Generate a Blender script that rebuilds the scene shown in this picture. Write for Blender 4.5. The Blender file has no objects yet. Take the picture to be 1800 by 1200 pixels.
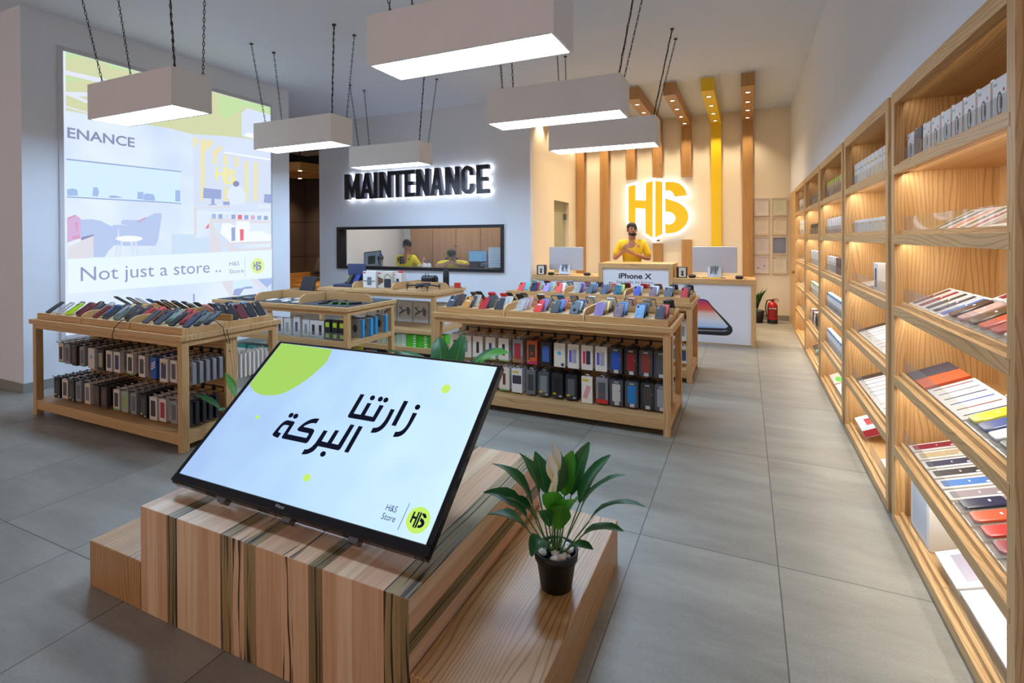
import bpy, bmesh, math, random
from mathutils import Vector, Matrix
random.seed(7)
sc = bpy.context.scene
COL = sc.collection
# ---------------------------------------------------------------- camera
cam_d = bpy.data.cameras.new('camera'); cam = bpy.data.objects.new('camera', cam_d); COL.objects.link(cam)
sc.camera = cam
cam_d.sensor_width = 36.0; cam_d.lens = 900.78 / 1800 * 36.0
cam_d.shift_y = -(600 - 423.02) / 1800; cam_d.clip_start = .05; cam_d.clip_end = 60
def cam_matrix(yaw, pitch, roll):
    f = Vector((-math.sin(yaw), math.cos(yaw), 0)); r = Vector((math.cos(yaw), math.sin(yaw), 0)); u = Vector((0, 0, 1))
    f2 = f * math.cos(pitch) - u * math.sin(pitch); u2 = u * math.cos(pitch) + f * math.sin(pitch)
    r3 = r * math.cos(roll) + u2 * math.sin(roll); u3 = u2 * math.cos(roll) - r * math.sin(roll)
    m = Matrix((r3, u3, -f2)).transposed().to_4x4(); m.translation = (0, 0, 1.6); return m
cam.matrix_world = cam_matrix(.428042816, .00541648747, -.00515173317)
# ---------------------------------------------------------------- world, exposure
EXPOSURE = 0.0
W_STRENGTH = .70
LAMP = 33.0
sc.view_settings.view_transform = 'Standard'; sc.view_settings.look = 'None'
sc.view_settings.gamma = 1.0; sc.view_settings.use_curve_mapping = False
sc.view_settings.exposure = EXPOSURE
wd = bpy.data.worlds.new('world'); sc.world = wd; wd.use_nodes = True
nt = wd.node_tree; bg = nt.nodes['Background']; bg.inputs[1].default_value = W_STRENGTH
# warm lobe added to the world behind the camera, lighting front faces; cool elsewhere
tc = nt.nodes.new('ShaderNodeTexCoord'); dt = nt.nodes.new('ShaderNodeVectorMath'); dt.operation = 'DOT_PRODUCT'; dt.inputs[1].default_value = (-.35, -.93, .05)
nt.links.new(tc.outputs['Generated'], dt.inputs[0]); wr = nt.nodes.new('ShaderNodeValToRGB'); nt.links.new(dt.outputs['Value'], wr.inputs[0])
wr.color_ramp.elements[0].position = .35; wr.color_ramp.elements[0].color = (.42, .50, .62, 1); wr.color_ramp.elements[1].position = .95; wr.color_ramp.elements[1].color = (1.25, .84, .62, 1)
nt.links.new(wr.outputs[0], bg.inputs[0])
sc.cycles.use_denoising = True
sc.cycles.max_bounces = 8; sc.cycles.diffuse_bounces = 4; sc.cycles.glossy_bounces = 3
sc.cycles.transmission_bounces = 4; sc.cycles.transparent_max_bounces = 16
sc.cycles.sample_clamp_indirect = 6.0
# ---------------------------------------------------------------- colour and materials
def lin(c):
    if isinstance(c, str):
        c = tuple(int(c[i:i+2], 16) for i in (0, 2, 4))
    r = [x / 255 for x in c]
    return tuple(x / 12.92 if x <= .04045 else ((x + .055) / 1.055) ** 2.4 for x in r) + (1,)
_mats = {}
def new_mat(name):
    m = bpy.data.materials.new(name); m.use_nodes = True; nt = m.node_tree
    return m, nt, nt.nodes['Principled BSDF']
def P(col, rough=.5, metal=0., alpha=1., spec=.5, name=None):
    k = ('P', str(col), rough, metal, alpha, spec)
    if k in _mats: return _mats[k]
    m, nt, b = new_mat(name or 'paint')
    b.inputs['Base Color'].default_value = lin(col); b.inputs['Roughness'].default_value = rough
    b.inputs['Metallic'].default_value = metal; b.inputs['Alpha'].default_value = alpha
    b.inputs['Specular IOR Level'].default_value = spec
    # a trace of surface variation keeps every finish procedural
    if alpha == 1. and metal == 0.:
        n = nt.nodes.new('ShaderNodeTexNoise'); n.inputs['Scale'].default_value = 35; n.inputs['Detail'].default_value = 2
        mr = nt.nodes.new('ShaderNodeMapRange'); mr.inputs['To Min'].default_value = max(rough - .05, .02); mr.inputs['To Max'].default_value = min(rough + .05, 1)
        tc = nt.nodes.new('ShaderNodeTexCoord'); nt.links.new(tc.outputs['Object'], n.inputs['Vector'])
        nt.links.new(n.outputs['Fac'], mr.inputs['Value']); nt.links.new(mr.outputs['Result'], b.inputs['Roughness'])
    _mats[k] = m; return m
def E(col, s=1., name='glow'):
    k = ('E', str(col), s)
    if k in _mats: return _mats[k]
    m, nt, b = new_mat(name); nt.nodes.remove(b)
    e = nt.nodes.new('ShaderNodeEmission'); e.inputs[0].default_value = lin(col); e.inputs[1].default_value = s
    nt.links.new(e.outputs[0], nt.nodes['Material Output'].inputs[0]); _mats[k] = m; return m
def clear(tint='ffffff', body=.06, gloss=.6, name='acrylic'):
    k = ('C', tint, body, gloss)
    if k in _mats: return _mats[k]
    m, nt, b = new_mat(name); nt.nodes.remove(b)
    t = nt.nodes.new('ShaderNodeBsdfTransparent'); t.inputs[0].default_value = lin('f4f6f6')
    d = nt.nodes.new('ShaderNodeBsdfDiffuse'); d.inputs[0].default_value = lin(tint)
    g = nt.nodes.new('ShaderNodeBsdfGlossy'); g.inputs['Roughness'].default_value = .03
    m1 = nt.nodes.new('ShaderNodeMixShader'); m1.inputs[0].default_value = body
    fr = nt.nodes.new('ShaderNodeFresnel'); fr.inputs[0].default_value = 1.45
    m2 = nt.nodes.new('ShaderNodeMixShader'); L = nt.links.new
    L(t.outputs[0], m1.inputs[1]); L(d.outputs[0], m1.inputs[2]); geo = nt.nodes.new('ShaderNodeNewGeometry'); inv = nt.nodes.new('ShaderNodeMath'); inv.operation = 'SUBTRACT'; inv.inputs[0].default_value = 1; L(geo.outputs['Backfacing'], inv.inputs[1]); mu = nt.nodes.new('ShaderNodeMath'); mu.operation = 'MULTIPLY'; L(fr.outputs[0], mu.inputs[0]); L(inv.outputs[0], mu.inputs[1]); mn = nt.nodes.new('ShaderNodeMath'); mn.operation = 'MULTIPLY'; mn.inputs[1].default_value = gloss; L(mu.outputs[0], mn.inputs[0]); L(mn.outputs[0], m2.inputs[0]); L(m1.outputs[0], m2.inputs[1]); L(g.outputs[0], m2.inputs[2])
    L(m2.outputs[0], nt.nodes['Material Output'].inputs[0]); _mats[k] = m; return m
def ramp(nt, pts):
    r = nt.nodes.new('ShaderNodeValToRGB'); e = r.color_ramp.elements
    while len(e) < len(pts): e.new(.5)
    for i, (p, c) in enumerate(pts):
        e[i].position = p; e[i].color = c if not isinstance(c, (str,)) else lin(c)
    return r
def wood(name, light, mid, dark, rough=.42, cath=.55, vs=1.0):
    m, nt, b = new_mat(name); N = nt.nodes.new; L = nt.links.new
    uv = N('ShaderNodeUVMap'); uv.uv_map = 'UVMap'
    def mp(su, sv):
        q = N('ShaderNodeMapping'); q.inputs['Scale'].default_value = (su, sv * vs, 1); L(uv.outputs[0], q.inputs[0]); return q
    n1 = N('ShaderNodeTexNoise'); n1.inputs['Scale'].default_value = 1; n1.inputs['Detail'].default_value = 5; n1.inputs['Distortion'].default_value = .4
    L(mp(1.1, 16).outputs[0], n1.inputs['Vector'])
    r1 = ramp(nt, [(.3, mid), (.62, light)]); L(n1.outputs['Fac'], r1.inputs[0])
    nd = N('ShaderNodeTexNoise'); nd.inputs['Scale'].default_value = 1; nd.inputs['Detail'].default_value = 1.5; L(mp(1.0, 5.0).outputs[0], nd.inputs['Vector'])
    sv = N('ShaderNodeSeparateXYZ'); L(uv.outputs[0], sv.inputs[0])
    ma = N('ShaderNodeMath'); ma.operation = 'MULTIPLY'; ma.inputs[1].default_value = 62; L(nd.outputs['Fac'], ma.inputs[0])
    mb_ = N('ShaderNodeMath'); mb_.operation = 'MULTIPLY_ADD'; mb_.inputs[1].default_value = 330 * vs; L(sv.outputs[1], mb_.inputs[0]); L(ma.outputs[0], mb_.inputs[2])
    sn = N('ShaderNodeMath'); sn.operation = 'SINE'; L(mb_.outputs[0], sn.inputs[0])
    r2 = ramp(nt, [(.45, (0, 0, 0, 1)), (.95, (cath, cath, cath, 1))]); L(sn.outputs[0], r2.inputs[0])
    mx = N('ShaderNodeMix'); mx.data_type = 'RGBA'; L(r2.outputs[0], mx.inputs[0]); L(r1.outputs[0], mx.inputs[6]); mx.inputs[7].default_value = lin(dark)
    n3 = N('ShaderNodeTexNoise'); n3.inputs['Scale'].default_value = 1; n3.inputs['Detail'].default_value = 3
    L(mp(9, 320).outputs[0], n3.inputs['Vector'])
    r3 = ramp(nt, [(.36, (.3, .3, .3, 1)), (.5, (0, 0, 0, 1))]); L(n3.outputs['Fac'], r3.inputs[0])
    mx2 = N('ShaderNodeMix'); mx2.data_type = 'RGBA'; L(r3.outputs[0], mx2.inputs[0]); L(mx.outputs[2], mx2.inputs[6]); mx2.inputs[7].default_value = lin(dark)
    L(mx2.outputs[2], b.inputs['Base Color']); b.inputs['Roughness'].default_value = rough
    bp = N('ShaderNodeBump'); bp.inputs['Strength'].default_value = .06; L(n3.outputs['Fac'], bp.inputs['Height']); L(bp.outputs[0], b.inputs['Normal'])
    return m
def zebra(name):
    m, nt, b = new_mat(name); N = nt.nodes.new; L = nt.links.new
    uv = N('ShaderNodeUVMap'); uv.uv_map = 'UVMap'; sp = N('ShaderNodeSeparateXYZ'); L(uv.outputs[0], sp.inputs[0])
    def math_(op, a, bv):
        q = N('ShaderNodeMath'); q.operation = op
        for i, x in enumerate((a, bv)):
            if x is None: continue
            if isinstance(x, (int, float)): q.inputs[i].default_value = x
            else: L(x, q.inputs[i])
        return q.outputs[0]
    wob = N('ShaderNodeTexNoise'); wob.inputs['Scale'].default_value = 1; wob.inputs['Detail'].default_value = 2
    mpw = N('ShaderNodeMapping'); mpw.inputs['Scale'].default_value = (1.6, 9, 1); L(uv.outputs[0], mpw.inputs[0]); L(mpw.outputs[0], wob.inputs['Vector'])
    pid = math_('FLOOR', math_('DIVIDE', sp.outputs[1], .066), None)
    wn = N('ShaderNodeTexWhiteNoise'); wn.noise_dimensions = '1D'; L(pid, wn.inputs['W'])
    tone = ramp(nt, [(0, 'dcb18d'), (.2, 'e9caa6'), (.32, 'd9ae8a'), (.42, 'e3bd98'), (.54, 'a68e62'), (.78, '8e7a54')]); tone.color_ramp.interpolation = 'CONSTANT'
    L(wn.outputs['Value'], tone.inputs[0]); isd = math_('GREATER_THAN', wn.outputs['Value'], .535)
    n1 = N('ShaderNodeTexNoise'); n1.inputs['Scale'].default_value = 1; n1.inputs['Detail'].default_value = 5
    mp1 = N('ShaderNodeMapping'); mp1.inputs['Scale'].default_value = (2.0, 55, 1); L(uv.outputs[0], mp1.inputs[0]); L(mp1.outputs[0], n1.inputs['Vector'])
    r1 = ramp(nt, [(.3, (.78, .70, .62, 1)), (.58, (1, 1, 1, 1))]); L(n1.outputs['Fac'], r1.inputs[0])
    mu = N('ShaderNodeMix'); mu.data_type = 'RGBA'; mu.blend_type = 'MULTIPLY'; mu.inputs[0].default_value = .8; L(tone.outputs[0], mu.inputs[6]); L(r1.outputs[0], mu.inputs[7])
    # dark wavy veins, only in the olive boards
    vz = math_('ADD', sp.outputs[1], math_('MULTIPLY', wob.outputs['Fac'], .05))
    cmb = N('ShaderNodeCombineXYZ'); L(math_('MULTIPLY', sp.outputs[0], 1.1), cmb.inputs[0]); L(math_('MULTIPLY', vz, 62), cmb.inputs[1])
    nv = N('ShaderNodeTexNoise'); nv.inputs['Scale'].default_value = 1; nv.inputs['Detail'].default_value = 2.5; nv.inputs['Roughness'].default_value = .55; L(cmb.outputs[0], nv.inputs['Vector'])
    rv = ramp(nt, [(.545, (0, 0, 0, 1)), (.575, (.96, .96, .96, 1))]); L(nv.outputs['Fac'], rv.inputs[0])
    mx = N('ShaderNodeMix'); mx.data_type = 'RGBA'; L(math_('MULTIPLY', rv.outputs[0], isd), mx.inputs[0]); L(mu.outputs[2], mx.inputs[6]); mx.inputs[7].default_value = lin('2c241c')
    L(mx.outputs[2], b.inputs['Base Color']); b.inputs['Roughness'].default_value = .3
    return m
def plaster(name, col, rough=.75):
    m, nt, b = new_mat(name); N = nt.nodes.new; L = nt.links.new
    tc = N('ShaderNodeTexCoord'); n = N('ShaderNodeTexNoise'); n.inputs['Scale'].default_value = 3; n.inputs['Detail'].default_value = 4
    L(tc.outputs['Object'], n.inputs['Vector'])
    c = lin(col); r = ramp(nt, [(.3, tuple(x * .975 for x in c[:3]) + (1,)), (.7, c)]); L(n.outputs['Fac'], r.inputs[0]); L(r.outputs[0], b.inputs['Base Color'])
    b.inputs['Roughness'].default_value = rough; b.inputs['Specular IOR Level'].default_value = .25
    return m
def concrete(name):
    m, nt, b = new_mat(name); N = nt.nodes.new; L = nt.links.new
    tc = N('ShaderNodeTexCoord'); sp = N('ShaderNodeSeparateXYZ'); L(tc.outputs['Object'], sp.inputs[0])
    def mth(op, a, bv=None, cl=False):
        q = N('ShaderNodeMath'); q.operation = op
        for i, x in enumerate((a, bv)):
            if x is None: continue
            if isinstance(x, (int, float)): q.inputs[i].default_value = x
            else: L(x, q.inputs[i])
        return q.outputs[0]
    def line(ax, off, per):
        t = mth('DIVIDE', mth('SUBTRACT', sp.outputs[ax], off), per)
        fr = mth('FRACT', t); d = mth('MULTIPLY', mth('MINIMUM', fr, mth('SUBTRACT', 1.0, fr)), per)
        return d, mth('FLOOR', t)
    dx, ix = line(0, -.523, .6625); dy, iy = line(1, 2.79, 1.343)
    d = mth('MINIMUM', dx, dy); g = mth('LESS_THAN', d, .0028)
    cid = N('ShaderNodeCombineXYZ'); L(ix, cid.inputs[0]); L(iy, cid.inputs[1]); wn = N('ShaderNodeTexWhiteNoise'); wn.noise_dimensions = '2D'; L(cid.outputs[0], wn.inputs['Vector'])
    n1 = N('ShaderNodeTexNoise'); n1.inputs['Scale'].default_value = 1; n1.inputs['Detail'].default_value = 8; n1.inputs['Roughness'].default_value = .62
    mp = N('ShaderNodeMapping'); mp.inputs['Scale'].default_value = (1.3, 4.5, 1); L(tc.outputs['Object'], mp.inputs[0])
    ad = N('ShaderNodeVectorMath'); ad.operation = 'ADD'; sc3 = N('ShaderNodeVectorMath'); sc3.operation = 'SCALE'; sc3.inputs['Scale'].default_value = 9; L(wn.outputs['Color'], sc3.inputs[0]); L(mp.outputs[0], ad.inputs[0]); L(sc3.outputs[0], ad.inputs[1]); L(ad.outputs[0], n1.inputs['Vector'])
    r1 = ramp(nt, [(.3, '827f76'), (.7, 'a29f94')]); L(n1.outputs['Fac'], r1.inputs[0])
    n2 = N('ShaderNodeTexNoise'); n2.inputs['Scale'].default_value = 90; n2.inputs['Detail'].default_value = 3; L(tc.outputs['Object'], n2.inputs['Vector'])
    r2 = ramp(nt, [(.3, (.88, .88, .88, 1)), (.65, (1, 1, 1, 1))]); L(n2.outputs['Fac'], r2.inputs[0])
    mu = N('ShaderNodeMix'); mu.data_type = 'RGBA'; mu.blend_type = 'MULTIPLY'; mu.inputs[0].default_value = 1; L(r1.outputs[0], mu.inputs[6]); L(r2.outputs[0], mu.inputs[7])
    mx = N('ShaderNodeMix'); mx.data_type = 'RGBA'; L(g, mx.inputs[0]); L(mu.outputs[2], mx.inputs[6]); mx.inputs[7].default_value = lin('55544e')
    L(mx.outputs[2], b.inputs['Base Color'])
    rr = N('ShaderNodeMapRange'); rr.inputs['To Min'].default_value = .36; rr.inputs['To Max'].default_value = .52; L(n1.outputs['Fac'], rr.inputs['Value']); L(rr.outputs['Result'], b.inputs['Roughness'])
    bp = N('ShaderNodeBump'); bp.inputs['Strength'].default_value = .25; bp.inputs['Distance'].default_value = .004; L(mth('SUBTRACT', 1.0, g), bp.inputs['Height']); L(bp.outputs[0], b.inputs['Normal'])
    b.inputs['Specular IOR Level'].default_value = .4
    return m
OAK = wood('oak_veneer', 'd6b07c', 'c89f69', '9c7342')
OAKD = wood('oak_orange', 'bb8f5b', 'ab7f4a', '86602f')
OAKP = wood('oak_bench', 'c59a66', 'b88a55', '85592f', rough=.33, cath=.7)
ZEB = zebra('striped_laminate')
WHITE = plaster('white_wall_paint', 'e4e9f0'); CREAM = plaster('cream_wall_paint', 'eee2cc'); CEIL = plaster('ceiling_paint', 'd8e1f0')
CONC = concrete('concrete_floor_tile')
GREY = plaster('grey_skirting_tile', '8d8e88', .5)
BLACK = P('16171a', .35); BLACKM = P('1c1d20', .6); CHROME = P('c9ccd0', .22, 1.); STEEL = P('8d9196', .35, 1.); PWHITE = P('eeeeec', .5); DARKG = P('3a3d42', .5)
ACR = clear(); GLASS = clear('dfe8ee', .02, gloss=1.0, name='window_glass'); LED = E('ffe3b0', 6., 'led_strip')
# ---------------------------------------------------------------- mesh builder
class MB:
    def __init__(s): s.v = []; s.f = []; s.m = []; s.uv = []
    def poly(s, pts, mat=0, uv=None):
        b = len(s.v); s.v += [tuple(p) for p in pts]; s.f.append(tuple(range(b, b + len(pts)))); s.m.append(mat)
        s.uv.append(uv or [(p[0], p[2]) for p in pts])
        return s
    def box(s, x0, x1, y0, y1, z0, z1, mat=0, grain=None, off=None):
        d = (x1 - x0, y1 - y0, z1 - z0)
        g = 'xyz'.index(grain) if grain else max(range(3), key=lambda i: d[i])
        o = off if off is not None else (random.uniform(0, 9), random.uniform(0, 9))
        b = len(s.v)
        s.v += [(x, y, z) for z in (z0, z1) for y in (y0, y1) for x in (x0, x1)]
        for n, q in ((2, (0, 2, 3, 1)), (2, (4, 5, 7, 6)), (1, (0, 1, 5, 4)), (1, (2, 6, 7, 3)), (0, (0, 4, 6, 2)), (0, (1, 3, 7, 5))):
            s.f.append(tuple(b + i for i in q)); s.m.append(mat)
            ax = [a for a in range(3) if a != n]
            if g in ax: ua = g; va = [a for a in ax if a != g][0]
            else: ua, va = ax[1], ax[0]
            s.uv.append([(s.v[b + i][ua] + o[0], s.v[b + i][va] + o[1]) for i in q])
        return s
    def prism(s, pts, vec, mat=0, side=None):
        """closed solid from a planar outline swept along vec"""
        n = len(pts); vec = Vector(vec); A = [Vector(p) for p in pts]; B = [p + vec for p in A]
        side = mat if side is None else side
        b = len(s.v); s.v += [tuple(p) for p in A + B]
        nv = Vector((0, 0, 0))
        for i in range(n): nv += A[i].cross(A[(i + 1) % n])
        flip = nv.dot(vec) > 0
        fa = tuple(range(b, b + n)); fb = tuple(range(b + n, b + 2 * n))
        s.f += [fa[::-1] if flip else fa, fb if flip else fb[::-1]]; s.m += [mat, mat]
        s.uv += [[(0, 0)] * n] * 2
        for i in range(n):
            j = (i + 1) % n; q = (b + i, b + j, b + n + j, b + n + i)
            s.f.append(q if flip else q[::-1]); s.m.append(side); s.uv.append([(0, 0)] * 4)
        return s
    def lathe(s, prof, seg=20, c=(0, 0, 0), mat=0, axis='z'):
        b = len(s.v); n = len(prof)
        for k in range(seg):
            a = 2 * math.pi * k / seg
            for r, h in prof:
                p = (r * math.cos(a), r * math.sin(a), h) if axis == 'z' else ((r * math.cos(a), h, r * math.sin(a)) if axis == 'y' else (h, r * math.cos(a), r * math.sin(a)))
                s.v.append((p[0] + c[0], p[1] + c[1], p[2] + c[2]))
        for k in range(seg):
            k2 = (k + 1) % seg
            for i in range(n - 1):
                q = (b + k * n + i, b + k2 * n + i, b + k2 * n + i + 1, b + k * n + i + 1)
                s.f.append(q if axis != 'y' else q[::-1]); s.m.append(mat); s.uv.append([(0, 0)] * 4)
        return s
    def tube(s, pts, r, seg=6, mat=0):
        b = len(s.v); P_ = [Vector(p) for p in pts]; n = len(P_); up = None
        for i, p in enumerate(P_):
            t = (P_[min(i + 1, n - 1)] - P_[max(i - 1, 0)]).normalized()
            if up is None: up = t.orthogonal().normalized()
            up = (up - t * up.dot(t)).normalized(); w = t.cross(up)
            rr = r[i] if isinstance(r, (list, tuple)) else r
            for k in range(seg):
                a = 2 * math.pi * k / seg; s.v.append(tuple(p + (up * math.cos(a) + w * math.sin(a)) * rr))
        for i in range(n - 1):
            for k in range(seg):
                k2 = (k + 1) % seg
                s.f.append((b + i * seg + k, b + i * seg + k2, b + (i + 1) * seg + k2, b + (i + 1) * seg + k)); s.m.append(mat); s.uv.append([(0, 0)] * 4)
        s.f.append(tuple(b + k for k in range(seg))[::-1]); s.m.append(mat); s.uv.append([(0, 0)] * seg)
        s.f.append(tuple(b + (n - 1) * seg + k for k in range(seg))); s.m.append(mat); s.uv.append([(0, 0)] * seg)
        return s
    def ball(s, c, r, mat=0, seg=12, rings=8):
        r = (r, r, r) if not isinstance(r, (tuple, list)) else r; b = len(s.v)
        s.v.append((c[0], c[1], c[2] - r[2]))
        for i in range(1, rings):
            t = -math.pi / 2 + math.pi * i / rings
            for k in range(seg):
                a = 2 * math.pi * k / seg; s.v.append((c[0] + r[0] * math.cos(t) * math.cos(a), c[1] + r[1] * math.cos(t) * math.sin(a), c[2] + r[2] * math.sin(t)))
        s.v.append((c[0], c[1], c[2] + r[2])); top = len(s.v) - 1
        def F(q): s.f.append(q); s.m.append(mat); s.uv.append([(0, 0)] * len(q))
        for k in range(seg):
            k2 = (k + 1) % seg; F((b, b + 1 + k2, b + 1 + k))
            for i in range(rings - 2): F((b + 1 + i * seg + k, b + 1 + i * seg + k2, b + 1 + (i + 1) * seg + k2, b + 1 + (i + 1) * seg + k))
            F((b + 1 + (rings - 2) * seg + k, b + 1 + (rings - 2) * seg + k2, top))
        return s
    def mesh(s, name, mats, smooth=False, bevel=0):
        me = bpy.data.meshes.new(name); me.from_pydata(s.v, [], s.f)
        ul = me.uv_layers.new(name='UVMap'); i = 0
        for q in s.uv:
            for c in q: ul.data[i].uv = c; i += 1
        for p, k in zip(me.polygons, s.m): p.material_index = k; p.use_smooth = smooth
        if bevel:
            bm = bmesh.new(); bm.from_mesh(me)
            es = [e for e in bm.edges if len(e.link_faces) == 2 and e.calc_face_angle(0) > .5]
            bmesh.ops.bevel(bm, geom=es, offset=bevel, segments=1, profile=.5, affect='EDGES', clamp_overlap=True)
            bm.to_mesh(me); bm.free()
        for m in (mats if isinstance(mats, (list, tuple)) else [mats]): me.materials.append(m)
        me.update(); return me
    def build(s, name, mats, parent=None, loc=(0, 0, 0), rot=None, smooth=False, bevel=0):
        return link(name, s.mesh(name, mats, smooth, bevel), parent, loc, rot)
def link(name, me, parent=None, loc=(0, 0, 0), rot=None, mat=None):
    o = bpy.data.objects.new(name, me); COL.objects.link(o); o.parent = parent; o.location = loc
    if rot: o.rotation_euler = rot
    if mat is not None:
        o.material_slots[0].link = 'OBJECT'; o.material_slots[0].material = mat
    return o
SEEN = {}
def tag(o, label, cat, group=None):
    if SEEN.get(label) and not (group and SEEN[label] == group): print('DUP LABEL', label)
    SEEN[label] = group or True
    n = len(label.replace(',', ' ').split())
    if n > 16 or n < 4: print('LABEL LEN', n, label)
    o['label'] = label; o['category'] = cat
    if group: o['group'] = group
    return o
def thing(name, label, cat, loc=(0, 0, 0), rotz=0, group=None):
    o = bpy.data.objects.new(name, None); COL.objects.link(o); o.location = loc; o.rotation_euler = (0, 0, rotz); o.empty_display_size = .05
    return tag(o, label, cat, group)
def struct(o): o['kind'] = 'structure'; return o
ORD = ['zeroth', 'first', 'second', 'third', 'fourth', 'fifth', 'sixth', 'seventh', 'eighth', 'ninth', 'tenth', 'eleventh', 'twelfth', 'thirteenth', 'fourteenth', 'fifteenth', 'sixteenth', 'seventeenth', 'eighteenth', 'nineteenth', 'twentieth']
_txt = {}
def text_mesh(body, size=1., depth=0., bold=0., align='LEFT', sx=1.):
    k = (body, size, depth, bold, align, sx)
    if k in _txt: return _txt[k]
    c = bpy.data.curves.new('lettering', 'FONT'); c.body = body; c.size = size; c.extrude = depth; c.offset = bold; c.align_x = align; c.resolution_u = 3
    o = bpy.data.objects.new('lettering', c); COL.objects.link(o)
    dg = bpy.context.evaluated_depsgraph_get(); me = bpy.data.meshes.new_from_object(o.evaluated_get(dg))
    bpy.data.objects.remove(o); bpy.data.curves.remove(c)
    if sx != 1.:
        for v in me.vertices: v.co.x *= sx
    me.materials.clear(); me.materials.append(BLACKM); _txt[k] = me; return me
FACE_CAM = (math.pi / 2, 0, 0)          # text standing up, read from -y
FACE_MX = (math.pi / 2, 0, -math.pi / 2)  # read from -x
FACE_PX = (math.pi / 2, 0, math.pi / 2)   # read from +x
def rrect(w, h, r, n=4, cx=0, cz=0):
    pts = []
    for (sx, sz, a0) in ((1, -1, -90), (1, 1, 0), (-1, 1, 90), (-1, -1, 180)):
        for k in range(n + 1):
            a = math.radians(a0 + 90 * k / n); pts.append((cx + sx * (w / 2 - r) + r * math.cos(a), cz + sz * (h / 2 - r) + r * math.sin(a)))
    return pts
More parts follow.
